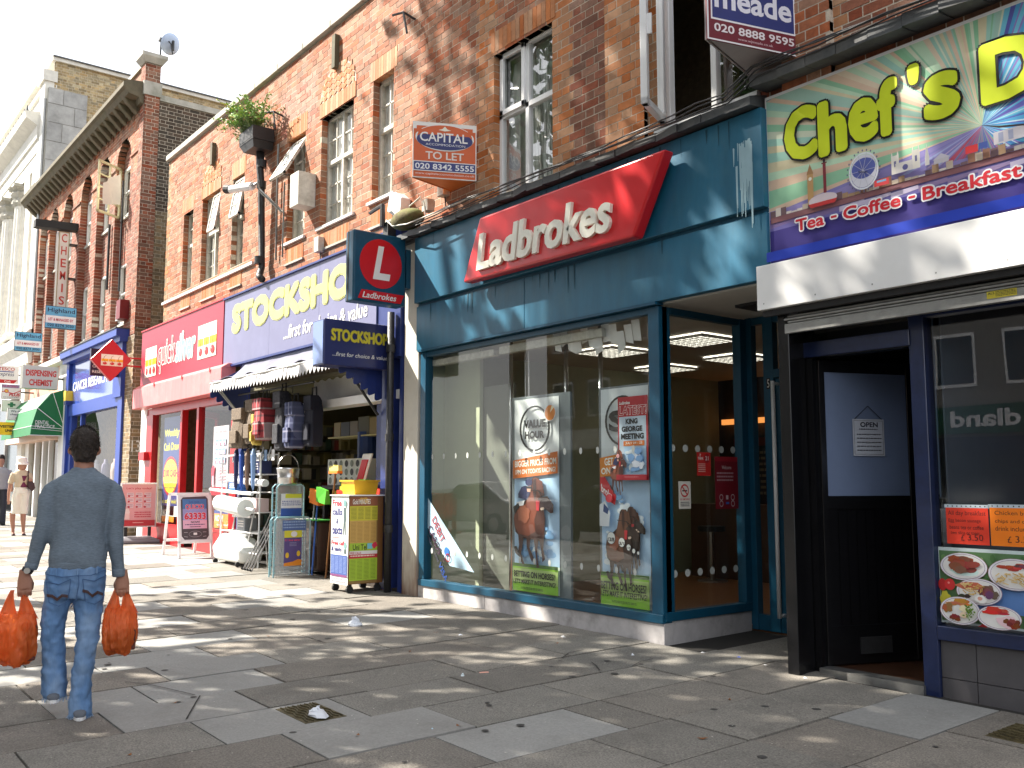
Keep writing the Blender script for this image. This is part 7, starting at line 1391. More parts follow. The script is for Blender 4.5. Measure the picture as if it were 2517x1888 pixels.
def carrier(lab,fg,u,w,ztop,zbot,W,D,seed,spread,col,skew=0.,items=()):
    t=thing('carrier_bag',lab,'bag',tuple(fg.p(u,w,zbot)),'orange carrier bags'); r=random.Random(seed); mb=MB(); H=ztop-zbot
    m=bag_m; n=44; rings=[]
    for s,k in ((0,.55),(.03,.82),(.12,.98),(.3,1.04),(.48,1.0),(.62,.92),(.70,.80)):
        z=zbot+H*s; ring=[]
        for q in range(n):
            a=6.2832*q/n; f=1+.06*math.sin(a*5+seed+s*1.5)+.055*math.sin(a*11+seed*2+s*5)+r.uniform(-.035,.035); cx=math.copysign(abs(math.cos(a))**.75,math.cos(a)); cy=math.copysign(abs(math.sin(a))**.75,math.sin(a))
            ring.append(tuple(fg.p(u+skew*(1-s)+W/2*k*cx*f,w+D/2*k*cy*f,z+.02*math.sin(a*3+seed)*(s<.1))))
        rings.append(ring)
    vs=[p for rg in rings for p in rg]; fs=[(i*n+k,i*n+(k+1)%n,(i+1)*n+(k+1)%n,(i+1)*n+k) for i in range(len(rings)-1) for k in range(n)]+[tuple(range(n-1,-1,-1))]; mb.add(vs,fs)
    o=part('bag_body',mb,m,t,smooth=True); so=o.modifiers.new('s','SUBSURF'); so.levels=2; so.render_levels=2; tx=bpy.data.textures.new('crease','CLOUDS'); tx.noise_scale=.035; tx.noise_type='HARD_NOISE'; dd=o.modifiers.new('crease','DISPLACE'); dd.texture=tx; dd.strength=-.028; dd.mid_level=.2; dd.texture_coords='LOCAL'
    # two handles that gather up to the hand: pleated sheets
    for sg in (-1,1):
        mb=MB(); k=9; vs=[]; base=zbot+H*.69
        for j in range(8):
            d=j/7; 
            for i in range(k):
                e=i/(k-1)-.5; wd=(W*.44*(1-d)**1.25+.022); cu=u+sg*(W*.24*(1-d)**.8+spread*(d)*.9)+e*wd; ww=w+(D*.36*(1-d))*(1 if (i%2) else .55)*math.cos(e*3)*(-1 if sg<0 else -1)+.006*math.sin(i*2.4+j)
                vs.append(tuple(fg.p(cu,ww,base+(ztop-base)*d-.045*(1-d)*abs(e)*2)))
        mb.add(vs,[(j*k+i,j*k+i+1,(j+1)*k+i+1,(j+1)*k+i) for j in range(7) for i in range(k-1)])
        vs2=[]
        mb2=MB(); vs=[]
        for j in range(8):
            d=j/7
            for i in range(k):
                e=i/(k-1)-.5; wd=(W*.44*(1-d)**1.25+.018); cu=u+sg*(W*.24*(1-d)**.8+spread*d*.9)+e*wd; ww=w+(D*.36*(1-d))*math.cos(e*3)+.006*math.sin(i*2.1+j)
                vs.append(tuple(fg.p(cu,ww,base+(ztop-base)*d-.045*(1-d)*abs(e)*2)))
        mb.add(vs,[(j*k+i,j*k+i+1,(j+1)*k+i+1,(j+1)*k+i) for j in range(7) for i in range(k-1)])
        part('handle',mb,m,t,smooth=True)
    for i,(du,dz,wd,ht,c) in enumerate(items):
        mb=MB(); c0=fg.p(u+du,w,zbot+dz); f2=Pl(tuple(c0),tuple(fg.u)); f2.box(mb,-wd/2,wd/2,0,ht,-D*.26,D*.26); o=part('package',mb,c,t); bevel(o,.01)
    return t
bag_m=bpy.data.materials.new('orange_film'); bag_m.use_nodes=True; n=bag_m.node_tree; b=n.nodes['Principled BSDF']; b.inputs['Base Color'].default_value=(.90,.22,.05,1); b.inputs['Roughness'].default_value=.35; b.inputs['Alpha'].default_value=.74
no=n.nodes.new('ShaderNodeTexNoise'); no.inputs['Scale'].default_value=11; no.inputs['Detail'].default_value=4; tc=n.nodes.new('ShaderNodeTexCoord'); mp=n.nodes.new('ShaderNodeMapping'); mp.inputs['Scale'].default_value=(1.6,1.6,.5); n.links.new(tc.outputs['Object'],mp.inputs[0]); n.links.new(mp.outputs[0],no.inputs[0]); bp=n.nodes.new('ShaderNodeBump'); bp.inputs['Strength'].default_value=1; bp.inputs['Distance'].default_value=.05; n.links.new(no.outputs['Fac'],bp.inputs['Height']); n.links.new(bp.outputs[0],b.inputs['Normal'])
tr=n.nodes.new('ShaderNodeBsdfTranslucent'); tr.inputs[0].default_value=(1,.26,.05,1); mx=n.nodes.new('ShaderNodeMixShader'); mx.inputs[0].default_value=.5; out=n.nodes['Material Output']; n.links.new(b.outputs[0],mx.inputs[1]); n.links.new(tr.outputs[0],mx.inputs[2]); n.links.new(mx.outputs[0],out.inputs[0])
# the man walking away, seen from behind.  pixel grid of a close view turned into metres
man=thing('person','man in a grey jumper and flared jeans walking away with two orange carrier bags','person',(-6.24,1.54,gz(-6.24,1.54)))
fg=Fig((-6.24,1.54,gz(-6.24,1.54)),None); fg.lean=.042; KU=.00238/2.127; KV=.00249/2.127
U=lambda x:(x-404)*KU; V=lambda y:(1617-y)*KV
def ring_px(y,xl,xr,depth,w=0.): return (U((xl+xr)/2),w,V(y),(U(xr)-U(xl))/2,depth)
# sweater: torso
sw=MB()
def stack(mb,rows,n=24,pw=.85):
    mb.loft([ell(fg.p(a[0],a[1],a[2]),fg.u,fg.w,a[3],a[4],n,pw) for a in rows])
stack(sw,[ring_px(858,262,550,.105),ring_px(835,258,548,.112),ring_px(790,258,552,.118),ring_px(740,264,548,.115,.005),ring_px(680,268,545,.112,.008),ring_px(600,268,560,.118,.01),ring_px(520,262,578,.122,.01),ring_px(450,262,592,.12,.008),ring_px(415,268,600,.112,.005),ring_px(392,288,582,.098,.0),ring_px(372,320,548,.082,0),ring_px(355,350,518,.070,0),ring_px(340,370,500,.060,0),ring_px(330,376,492,.053,0)])
def px_limb(mb,pts,n=14): fg.tubes(mb,[(U(x),w,V(y),r,r2) for x,y,w,r,r2 in pts],n)
px_limb(sw,[(302,412,0,.038,.048),(278,440,0,.056,.060),(258,500,-.005,.058,.060),(245,580,-.01,.053,.055),(232,650,-.01,.050,.050),(215,700,-.005,.048,.048),(200,760,.01,.043,.043),(182,815,.02,.038,.040),(172,850,.025,.037,.038)])
px_limb(sw,[(568,412,0,.036,.048),(588,440,0,.054,.060),(600,500,-.005,.056,.060),(596,580,-.01,.052,.056),(595,650,-.012,.050,.052),(598,720,-.008,.047,.050),(606,790,.0,.043,.045),(612,850,.01,.040,.042),(614,905,.015,.038,.040)])
garment('jumper',sw,MT['sweater'],man,.009,4,.020,.11)
for ps in ([(180,822,.02,.040,.042),(171,858,.025,.039,.040)],[(613,868,.012,.042,.043),(614,912,.015,.040,.041)]): cf=MB(); px_limb(cf,ps); garment('cuff',cf,MT['sweater'],man,.009,2)
cf=MB(); stack(cf,[ring_px(862,261,551,.108),ring_px(822,257,550,.117)]); garment('hem',cf,MT['sweater'],man,.009,2)
cf=MB(); stack(cf,[ring_px(343,372,498,.060),ring_px(325,382,486,.053)]); garment('collar',cf,MT['sweater'],man,.009,2)
# jeans
jn=MB(); stack(jn,[ring_px(1010,244,538,.115),ring_px(960,238,544,.122),ring_px(900,240,548,.118),ring_px(845,252,548,.108)])
def leg(rows,wz): jn_=[]; stack(jn,[(U((l+r)/2),w,V(y),(U(r)-U(l))/2,d) for (y,l,r,d,w) in rows],20,.95)
leg([(1518,236,352,.072,.02),(1500,228,352,.078,.02),(1440,224,352,.078,.02),(1340,228,350,.070,.02),(1260,226,345,.066,.01),(1180,222,342,.072,-.005),(1130,222,346,.075,-.01),(1060,232,362,.088,0),(990,238,400,.098,0),(940,240,410,.10,0)],0)
leg([(1612,360,480,.080,-.06),(1590,358,478,.080,-.06),(1520,362,474,.076,-.06),(1400,376,480,.070,-.06),(1320,384,492,.068,-.06),(1240,396,510,.070,-.055),(1160,396,520,.078,-.04),(1080,386,532,.090,-.02),(1000,380,540,.10,0),(940,384,545,.10,0)],0)
jo=garment('jeans',jn,dn,man,.009,2,.030,.06)
# denim fading: pale seat and thighs, set in the cloth itself
n=dn.node_tree; b=n.nodes['Principled BSDF']; src=b.inputs['Base Color'].links[0].from_socket
no=n.nodes.new('ShaderNodeTexNoise'); no.inputs['Scale'].default_value=4.5; no.inputs['Detail'].default_value=5; tc=n.nodes.new('ShaderNodeTexCoord'); mp=n.nodes.new('ShaderNodeMapping'); mp.inputs['Scale'].default_value=(1,1,.5); n.links.new(tc.outputs['Object'],mp.inputs[0]); n.links.new(mp.outputs[0],no.inputs[0])
mr=n.nodes.new('ShaderNodeMapRange'); mr.inputs[1].default_value=.45; mr.inputs[2].default_value=.75; mr.inputs[4].default_value=.75; n.links.new(no.outputs['Fac'],mr.inputs[0]); mx=n.nodes.new('ShaderNodeMix'); mx.data_type='RGBA'; n.links.new(mr.outputs[0],mx.inputs[0]); n.links.new(src,mx.inputs[6]); mx.inputs[7].default_value=(.34,.44,.56,1); n.links.new(mx.outputs[2],b.inputs['Base Color'])
# seams, pockets, belt loops, zigzag stitching (proud of the cloth)
def onback(x,y,extra=0.): return tuple(fg.p(U(x),-(.128+extra)*max(.3,math.sqrt(max(.05,1-((x-395)/175)**2)))-.002,V(y)))
st=flat('stitch_dk',70,45,40,.8); sd=mat('denim_seam',(.05,.11,.24),.85)
for (x0,x1,y0,y1) in ((252,372,905,1040),(430,548,895,1040)):
    mb=MB(); mb.tube([onback(x0,y0+12,.0),onback((x0+x1)/2,y0+26,.002),onback(x1,y0,.0)],.0035,4); mb.tube([onback(x0,y0+12),onback(x0+14,y1-18),onback((x0+x1)/2,y1),onback(x1-14,y1-22),onback(x1,y0)],.0025,4); part('pocket_seam',mb,sd,jo)
for (pts) in (((255,985),(282,988),(305,1006),(330,985),(358,990)),((430,965),(455,972),(478,996),(505,978),(532,992))):
    for k in range(3): mb=MB(); mb.tube([onback(x,y+k*5-4,.003) for x,y in pts],.0035,4); part('pocket_stitching',mb,st,jo)
mb=MB(); mb.tube([onback(252,880,.002),onback(330,893,.006),onback(400,888,.006),onback(470,890,.006),onback(548,868,.002)],.003,4); mb.tube([onback(408,860,.006),onback(412,930,.006),onback(398,1010,.004),onback(372,1050,-.02)],.003,4); part('seam',mb,sd,jo)
for x in (300,405,500): mb=MB(); mb.tube([onback(x,852,.006),onback(x,882,.007)],.006,4); part('belt_loop',mb,dn,jo)
fr=MB(); r=random.Random(3)
for (cx,y,wd,w0) in ((294,1520,58,.02),(420,1612,62,-.06)):
    for k in range(46):
        a=6.2832*k/46; x=cx+wd*math.cos(a); ww=w0+.082*math.sin(a); fr.tube([fg.p(U(x),ww,V(y-6)),fg.p(U(x+r.uniform(-10,10)),ww+r.uniform(-.01,.01),max(V(y+r.uniform(4,20)),.004))],.0022,3,cap=False)
part('frayed_hem',fr,flat('fray',170,190,215,.9),jo,kind='stuff')
# head, neck, ears; hands
hd=MB(); stack(hd,[ring_px(352,385,485,.060),ring_px(320,382,488,.056),ring_px(300,384,486,.058,.004),ring_px(275,378,494,.075,.01),ring_px(240,372,502,.088,.015),ring_px(200,368,508,.094,.015),ring_px(165,374,503,.090,.012),ring_px(130,398,480,.062,.01),ring_px(118,420,458,.03,.01)],20,1)
for x in (368,508): hd.ball(tuple(fg.p(U(x),.015,V(238))),.011,.022,.032,8,6)
garment('body',hd,MT['skin_dark'],man,.008,3)
hm=MB(); stack(hm,[(ring_px(300,392,484,.058,-.014)),(ring_px(280,380,494,.078,-.010)),ring_px(240,368,506,.095,.0),ring_px(200,362,514,.106,.004),ring_px(165,365,511,.106,.006),ring_px(138,382,496,.092,.006),ring_px(118,405,472,.06,.006),ring_px(109,425,452,.03,.005)],22,1)
ho=garment('hair',hm,MT['hair'],man,.008,2,.018,.025)
tf=MB(); r=random.Random(5)
for i in range(1500):
    a=r.uniform(0,6.2832); ph=r.uniform(-.35,1.5); rx,rz=U(514)-U(438),.105; c=fg.p(U(438),.004,V(205)); d=fg.u*math.cos(a)*math.cos(ph)+fg.w*math.sin(a)*math.cos(ph)+Vector((0,0,1))*math.sin(ph)
    if ph<.0 and d.dot(fg.w)>.35: continue
    p=c+fg.u*d.dot(fg.u)*.079+fg.w*d.dot(fg.w)*.100+Vector((0,0,d.z*.108)); e=(d+Vector((r.gauss(0,.4),r.gauss(0,.4),r.gauss(-.1,.4)))).normalized(); L=r.uniform(.012,.026); q=e.orthogonal().normalized()*.0022
    tf.add([tuple(p-q),tuple(p+q),tuple(p+e*L)],[(0,1,2)])
part('hair_tufts',tf,MT['hair'],ho,kind='stuff')
for (x,y,s) in ((142,905,1),(634,925,-1)):
    hb=MB(); hand(fg,hb,U(x),.03 if s>0 else .02,V(y),1.05,s); 
    if s>0: fg.tubes(hb,[(U(160),.026,V(850),.029,.030),(U(148),.03,V(885),.027,.024)],10)
    else: fg.tubes(hb,[(U(620),.016,V(895),.030,.030),(U(630),.02,V(915),.028,.022)],10)
    garment('hand',hb,MT['skin_dark'],man,.0045,2)
wa=MB(); c=fg.p(U(157),.026,V(862)); ax=(fg.p(U(172),.025,V(850))-fg.p(U(142),.03,V(905))).normalized(); a=(fg.u-ax*fg.u.dot(ax)).normalized(); b_=ax.cross(a); wa.loft([ell(c+ax*h,a,b_,r_,r_+.003,16) for h,r_ in ((-.011,.033),(.011,.033))]); wo=part('wristwatch',wa,MT['black_matt'],man); wm_=MB(); f=c-fg.w*.037; d1=(-fg.w*.9-fg.u*.2).normalized(); wm_.tube([f,f+d1*.009],.018,16); part('watch_face',wm_,MT['metal'],wo)
# canvas shoes
for (x,y,w0,lift,tilt) in ((288,1535,.035,.02,.02),(418,1612,-.055,0,0)):
    s=MB(); b0=V(y+8) if lift else .004
    rows=[(-.115,.024,.030),(-.10,.034,.045),(-.04,.040,.055),(.04,.044,.050),(.11,.046,.040),(.16,.036,.03)]
    s.loft([[tuple(fg.p(U(x)+rr*math.cos(k*.3927),w0+dw,b0+lift*max(0,-dw*3+.3)+hh*.5+hh*.5*math.sin(k*.3927)*1.0+(.012))) for k in range(16)] for dw,rr,hh in rows]); sh=part('shoe',s,flat('canvas',95,100,108,.8),man,smooth=True)
    s=MB(); s.loft([[tuple(fg.p(U(x)+rr*1.06*math.cos(k*.3927),w0+.02+.15*math.sin(k*.3927),b0+lift*max(0,-(.15*math.sin(k*.3927))*3+.3)+h)) for k in range(16)] for h,rr in ((0,.042),(.018,.044))]); part('sole',s,MT['upvc'],sh)
pk1=flat('pk_orange',235,150,60,.4); pk2=flat('pk_brown',90,40,25,.4); pk3=flat('pk_white',240,230,220,.4)
carrier('bulging orange carrier bag in the left hand of the man in the grey jumper',fg,U(108),.04,V(962),V(1338),.228,.20,3,.030,None,-.006,((-.045,.03,.10,.17,pk1),(.055,.02,.09,.21,pk2),(0.,.02,.08,.08,pk3)))
carrier('narrower orange carrier bag with dark cartons in the right hand of the man',fg,U(625),.03,V(966),V(1318),.20,.17,8,.022,None,-.012,((-.04,.02,.09,.10,pk2),(.04,.02,.085,.13,pk2),(.0,.14,.10,.055,pk3)))
# the woman in the sun hat, facing the camera
WX,WYY=-22.58,4.2; wg=gz(WX,WYY); fw_=Fig((WX,WYY,wg),None); g_,fgm=fg,fg
lad=thing('person','woman in a white sun hat, beige top and white shorts standing in the sun','person',(WX,WYY,wg))
fg=fw_; KU=.00773/3.319; KV=.00872/3.319; U=lambda x:(x-105)*KU; V=lambda y:(1650-y)*KV
lb=MB(); stack(lb,[ring_px(1165,90,128,.045),ring_px(1120,90,122,.045),ring_px(1108,80,138,.07,-.01),ring_px(1085,72,146,.095,-.01),ring_px(1060,72,148,.10,-.005),ring_px(1035,80,142,.08)],16,1)
lb.ball(tuple(fg.p(U(128),-.105,V(1084))),.014,.02,.024,8,6)
for x0,x1,s in ((48,60,1),(136,145,1)): fg.tubes(lb,[(U(x0),.0,V(1460),.062,.06),(U(x0+2),.0,V(1530),.052,.052),(U(x1-2),.0,V(1580),.040,.042),(U(x1),.0,V(1625),.030,.034),(U(x1+6),-.05,V(1642),.034,.03)],10)
fg.tubes(lb,[(U(30),.0,V(1150),.05,.05),(U(18),0,V(1230),.038,.038),(U(8),-.01,V(1300),.032,.032),(U(8),-.02,V(1350),.027,.027),(U(8),-.02,V(1372),.03,.02)],10)
fg.tubes(lb,[(U(175),.0,V(1150),.05,.05),(U(184),-.02,V(1205),.038,.038),(U(180),-.10,V(1200),.030,.030),(U(182),-.13,V(1188),.026,.026)],10)
for i in range(4): fg.tubes(lb,[(U(172+i*7),-.13,V(1186),.010,.010),(U(172+i*7),-.15,V(1196),.009,.009),(U(173+i*7),-.145,V(1210),.008,.008)],6); fg.tubes(lb,[(U(2+i*6),-.03,V(1370),.009,.009),(U(2+i*6),-.035,V(1385),.008,.008),(U(3+i*6),-.02,V(1396),.007,.007)],6)
fg.tubes(lb,[(U(20),-.03,V(1368),.010,.010),(U(26),-.045,V(1382),.008,.008)],6); fg.tubes(lb,[(U(168),-.12,V(1190),.011,.011),(U(165),-.14,V(1202),.009,.009)],6)
garment('body',lb,MT['skin'],lad,.011,2)
tp=MB(); stack(tp,[ring_px(1255,48,168,.115),ring_px(1220,52,166,.12),ring_px(1180,44,172,.125),ring_px(1150,34,176,.11),ring_px(1125,46,168,.08),ring_px(1112,74,140,.055)],20,.9); fg.tubes(tp,[(U(40),0,V(1140),.055,.06),(U(24),0,V(1190),.056,.056),(U(16),0,V(1228),.055,.055)],12); fg.tubes(tp,[(U(168),0,V(1140),.055,.06),(U(182),-.01,V(1185),.052,.054),(U(186),-.02,V(1215),.05,.05)],12); garment('cardigan',tp,flat('beige_top',205,188,160,.85,bump=.3),lad,.012,3,.012,.08)
tp=MB(); fp=Pl(tuple(fg.p(0,-.128,0)),tuple(fg.u)); 
tp.loft([ell(fg.p(U(126),-.045,V(y)),fg.u,fg.w,(U(a)-U(126)),.092,14) for y,a in ((1255,166),(1240,156),(1215,138))]); tp.loft([ell(fg.p(U(126),-.05,V(y)),fg.u,fg.w,(U(a)-U(126)),.09,14) for y,a in ((1205,136),(1185,148),(1162,156))]); part('vest',tp,flat('maroon',110,40,70,.8),lad,smooth=True)
sh=MB(); stack(sh,[ring_px(1310,44,188,.135),ring_px(1285,46,180,.13),ring_px(1252,54,165,.115)],20,.9)
for (l,r_) in ((36,118),(100,176)): stack(sh,[(U((l+r_)/2+(-2)),0,V(1474),(U(r_)-U(l))/2*1.0,.105),(U((l+r_)/2),0,V(1400),(U(r_)-U(l))/2*1.02,.115),(U((l+r_)/2+4),0,V(1310),(U(r_)-U(l))/2,.12)],16,.9)
garment('shorts',sh,flat('cream_cloth',235,228,212,.85),lad,.012,3,.02,.09)
ha=MB(); 
ha.loft([ell(fg.p(U(a),-.01,V(y)),fg.u,fg.w,rx,ry,20) for a,y,rx,ry in ((110,1072,.135,.15),(110,1064,.135,.15),(108,1052,.108,.118),(104,1035,.103,.113),(100,1018,.098,.105),(100,1008,.08,.085),(100,1004,.03,.03))]); garment('sun_hat',ha,flat('hat_w',240,230,218,.8),lad,.010,1)
hr=MB(); stack(hr,[ring_px(1110,70,98,.03,.02),ring_px(1085,66,110,.07,.03),ring_px(1060,68,148,.10,.03)],12,1); garment('hair',hr,MT['hair'],lad,.012,1)
fc=MB(); 
for du in (112,134): fc.ball(tuple(fg.p(U(du),-.108,V(1073))),.009,.006,.006,6,4)
part('eye',fc,MT['black_matt'],lad); fc=MB(); fc.ball(tuple(fg.p(U(126),-.10,V(1099))),.018,.006,.007,8,4); part('mouth',fc,flat('lips',150,70,70,.5),lad)
hb=thing('handbag','dark brown shoulder bag on the left arm of the woman in the sun hat','bag',tuple(fg.p(U(190),-.05,V(1280)))); m_=MB(); m_.loft([[tuple(fg.p(U(a),b,V(c))) for a,b,c in ((160,-.14,1262),(200,-.14,1284),(226,-.14,1262),(226,-.02,1262),(200,-.02,1284),(160,-.02,1262))],[tuple(fg.p(U(a),b,V(c))) for a,b,c in ((158,-.12,1205),(186,-.12,1206),(210,-.12,1215),(210,-.04,1215),(186,-.04,1206),(158,-.04,1205))]]); o=part('bag_body',m_,flat('bag_br',60,30,32,.45),hb); bevel(o,.015); m_=MB(); m_.tube([fg.p(U(166),-.12,V(1210)),fg.p(U(160),-.12,V(1150)),fg.p(U(160),-.05,V(1122)),fg.p(U(172),.02,V(1150)),fg.p(U(196),-.05,V(1212))],.012,5); part('strap',m_,MT['bag_br'],hb)
for x in (64,150): m_=MB(); m_.loft([ell(fg.p(U(x),-.06+dw,V(1650)+.02),fg.u,Vector((0,0,1)),rr,.022,10) for dw,rr in ((-.10,.02),(-.06,.042),(.02,.04),(.10,.035))]); part('shoe',m_,MT['bag_br'],lad)
# a second, mostly cut off figure at the very edge of the picture
MX,MY=-26.5,4.45; mg=gz(MX,MY); fg=Fig((MX,MY,mg),None); man2=thing('person','man in a pale grey shirt half cut off at the left edge behind the woman','person',(MX,MY,mg))
b2=MB(); stack(b2,[(0,0,1.42,.055,.055),(0,0,1.50,.055,.06),(0,0,1.56,.075,.09),(0,0,1.64,.08,.10),(0,0,1.72,.065,.08),(0,0,1.76,.03,.04)],16,1)
for s in (-1,1): fg.tubes(b2,[(s*.25,0,1.12,.035,.035),(s*.27,-.03,.95,.03,.03),(s*.27,-.05,.84,.035,.02)],10)
garment('body',b2,MT['skin'],man2,.014,2); b2=MB(); stack(b2,[(0,0,.90,.19,.12),(0,0,1.1,.19,.12),(0,0,1.3,.22,.13),(0,0,1.4,.19,.11),(0,0,1.46,.09,.07)],18,.9)
for s in (-1,1): fg.tubes(b2,[(s*.18,0,1.38,.06,.06),(s*.24,0,1.22,.055,.055),(s*.25,0,1.1,.055,.055)],10)
garment('shirt',b2,flat('grey_shirt',160,158,160,.85),man2,.014,3); b2=MB()
for s in (-1,1): stack(b2,[(s*.10,0,.04,.07,.08),(s*.10,0,.5,.075,.085),(s*.09,0,.9,.10,.11)],14,1)
garment('trousers',b2,flat('dk_trouser',50,52,60,.85),man2,.014,2); b2=MB(); stack(b2,[(0,.02,1.58,.083,.10),(0,.01,1.70,.085,.105),(0,0,1.78,.05,.06)],14,1); garment('hair',b2,MT['hair'],man2,.014,1)
for s in (-1,1): b2=MB(); b2.box(MX-.14,MX+.14,MY+s*.1-.05,MY+s*.1+.05,mg,mg+.08); o=part('shoe',b2,MT['black_matt'],man2); bevel(o,.02)
# ---------------- pavement details ----------------
def onground(name,lab,cat,x,y,grp=None): return thing(name,lab,cat,(x,y,gz(x,y)),grp)
t=onground('cover','patterned rusty iron inspection cover set in the pavement with crumpled plastic on it','cover',-5.38,2.66)
z=lambda x,y,h=0:gz(x,y)+h
mb=MB(); gbox(mb,-5.585,-5.165,2.535,2.805,.02,.005); part('frame',mb,mat('cover_iron',(.10,.08,.035),.6,metal=.3,var=.5,scale=30,bump=.5,dirt=.5,dcol=(.03,.03,.02),dscale=15),t)
mb=MB()
for j in range(9):
    pts=[(-5.57+i*.0195,2.56+j*.0275+.007*math.sin(i*.9+j*2),0) for i in range(21)]; mb.tube([(a,b,z(a,b,.011)) for a,b,_ in pts],.0045,4,cap=False)
part('rib',mb,MT['cover_iron'],t,kind='stuff')
t=onground('cover','small square iron cover in the pale slab at the right edge of the pavement','cover',-2.35,5.55); mb=MB(); gbox(mb,-2.55,-2.20,5.35,5.75,.02,.005); part('frame',mb,MT['cover_iron'],t); mb=MB()
for j in range(7): mb.tube([(-2.54+i*.02,5.38+j*.055+.008*math.sin(i*.9),z(-2.4,5.5,.012)) for i in range(17)],.005,4,cap=False)
part('rib',mb,MT['cover_iron'],t,kind='stuff')
def crumple(name,lab,x,y,w,h,col,seed,rz=0,dz=0):
    r=random.Random(seed); mb=MB(); n=9; rings=[]
    for i in range(5):
        s=i/4; rings.append([(x+(w/2*(1-s*.75)*(1+r.uniform(-.3,.3)))*math.cos(6.2832*k/n+rz)+r.uniform(-.1,.1)*w,y+(w*.35*(1-s*.7)*(1+r.uniform(-.3,.3)))*math.sin(6.2832*k/n+rz),z(x,y,.002+dz+h*s*(1+r.uniform(-.25,.25)))) for k in range(n)])
    mb.loft(rings); return solo(name,mb,flat('lit_%d%d%d'%col,*col,.5),lab,'litter',group=None)
crumple('plastic_bag','white crumpled plastic bag lying on the paving before the cabinet','plastic' and -8.02,4.42,.19,.07,(225,230,240),1)
crumple('plastic_bag','crumpled clear plastic lying on the patterned iron cover',-5.27,2.66,.16,.045,(215,218,225),2,dz=.012)
lit=[(-5.6,3.97,.05,.035,(225,235,240),'small crumpled white paper beside the pink cigarette end'),(-6.95,4.9,.09,.015,(220,225,235),'flat white scrap on the sunlit patch before the betting shop'),(-6.3,5.55,.07,.02,(215,215,215),'curled white scrap close to the betting shop plinth'),(-4.6,3.05,.04,.012,(190,215,230),'tiny pale blue wrapper at the corner of the grey slab'),(-5.05,5.95,.07,.012,(235,235,235),'white paper scrap in the betting shop entrance'),(-4.75,6.02,.06,.014,(70,100,200),'blue wrapper scrap in the betting shop entrance'),(-4.45,5.95,.05,.01,(225,225,225),'cream scrap beside the black shutter guide'),(-5.35,5.45,.04,.02,(230,235,240),'small white knot of paper near the betting shop corner'),(-4.0,5.8,.05,.015,(200,205,215),'bluish scrap at the foot of the shutter guide')]
for i,(x,y,w,h,c,l) in enumerate(lit): crumple('litter',l,x,y,w*.75,h*.6,c,i+10,i)
mb=MB(); mb.tube([(-5.60,4.12,z(-5.6,4.12,.006)),(-5.57,4.18,z(-5.6,4.12,.006))],.006,6); solo('cigarette_end',mb,flat('cig',235,170,150),'pinkish white cigarette end on the dark paving before the betting shop','cigarette end')
r=random.Random(31); mb=MB(); lm=flat('deadleaf',130,80,35,.7); 
places=['near the iron cover','left of the iron cover','beside the cut slab','in the dappled shade','near the white bag','by the kerb side','near the plinth','on the pale slab','on the grey slab','close to the camera','by the joint','far right']
for i,(x,y) in enumerate([(-6.15,2.1),(-8.0,3.55),(-6.6,4.15),(-4.55,3.2),(-4.75,2.65),(-5.2,1.55),(-6.1,5.3),(-3.5,4.1),(-3.95,4.9),(-7.2,4.8)]):
    mb=MB(); a=r.uniform(0,6); s=r.uniform(.02,.035); mb.add([(x+s*math.cos(a+k*1.57)*(1 if k%2 else .5),y+s*math.sin(a+k*1.57)*(1 if k%2 else .5),z(x,y,.004+.008*(k%2))) for k in range(4)],[(0,1,2,3)]); solo('dead_leaf',mb,lm,'small brown dead leaf on the pavement '+('left of the patterned iron cover','furthest off, beyond the white plastic bag','between the plastic bag and the plinth','right of the iron cover in the dappled shade','just beside the pale slab right of the cover','in front of the cut slab near the camera','close below the betting shop plinth','in the shade before the cafe door','at the betting shop corner','beside the sunlit slabs before the poster cabinet')[i],'leaf',group='dead leaves on the pavement')
for pts in ([(-5.62,4.80),(-5.60,4.92),(-5.72,5.10),(-5.74,5.28)],[(-5.35,5.0),(-5.25,4.95),(-5.10,4.85)],[(-5.13,5.45),(-5.12,5.3),(-5.05,5.14)],[(-6.22,2.29),(-6.05,2.2),(-5.70,2.02)],[(-6.95,2.02),(-6.8,2.12),(-6.26,2.27)],[(-7.9,3.6),(-7.7,3.72),(-7.4,3.78)]):
    mb=MB(); n=len(pts); vs=[]
    for i,(x,y) in enumerate(pts):
        dx=pts[min(i+1,n-1)][0]-pts[max(i-1,0)][0]; dy=pts[min(i+1,n-1)][1]-pts[max(i-1,0)][1]; L=math.hypot(dx,dy); w=.0045; vs+= [(x-dy/L*w,y+dx/L*w,z(x,y,.0085)),(x+dy/L*w,y-dx/L*w,z(x,y,.0085))]
    mb.add(vs,[(2*i,2*i+1,2*i+3,2*i+2) for i in range(n-1)]); part('crack',mb,MT['joint'],pave)
# specks of chewing gum and grit
mb=MB()
for i in range(420):
    x=-r.uniform(2.4,12); y=r.uniform(1.0,5.85); s=r.uniform(.003,.008); 
    mb.add([(x+s*math.cos(k*1.57+i),y+s*math.sin(k*1.57+i)*.7,z(x,y,.0065)) for k in range(4)],[(0,1,2,3)])
solo('grit',mb,flat('grit',200,195,185,.8),'pale specks of grit and ash scattered on the pavement','grit',kind='stuff')
mb=MB()
for i in range(60):
    x=-r.uniform(2.4,10); y=r.uniform(1.0,5.6); s=r.uniform(.012,.03); mb.add([(x+s*math.cos(k*.785),y+s*math.sin(k*.785),z(x,y,.0066)) for k in range(8)],[tuple(range(8))])
solo('gum_spots',mb,flat('gum',62,60,58,.8),'dark flattened chewing gum spots on the pavement','gum',kind='stuff')
for p_,(mb_,ks_) in ACC.items():
    if mb_.v: part('brick',mb_,[MT[k] for k in ks_],p_,kind='stuff')
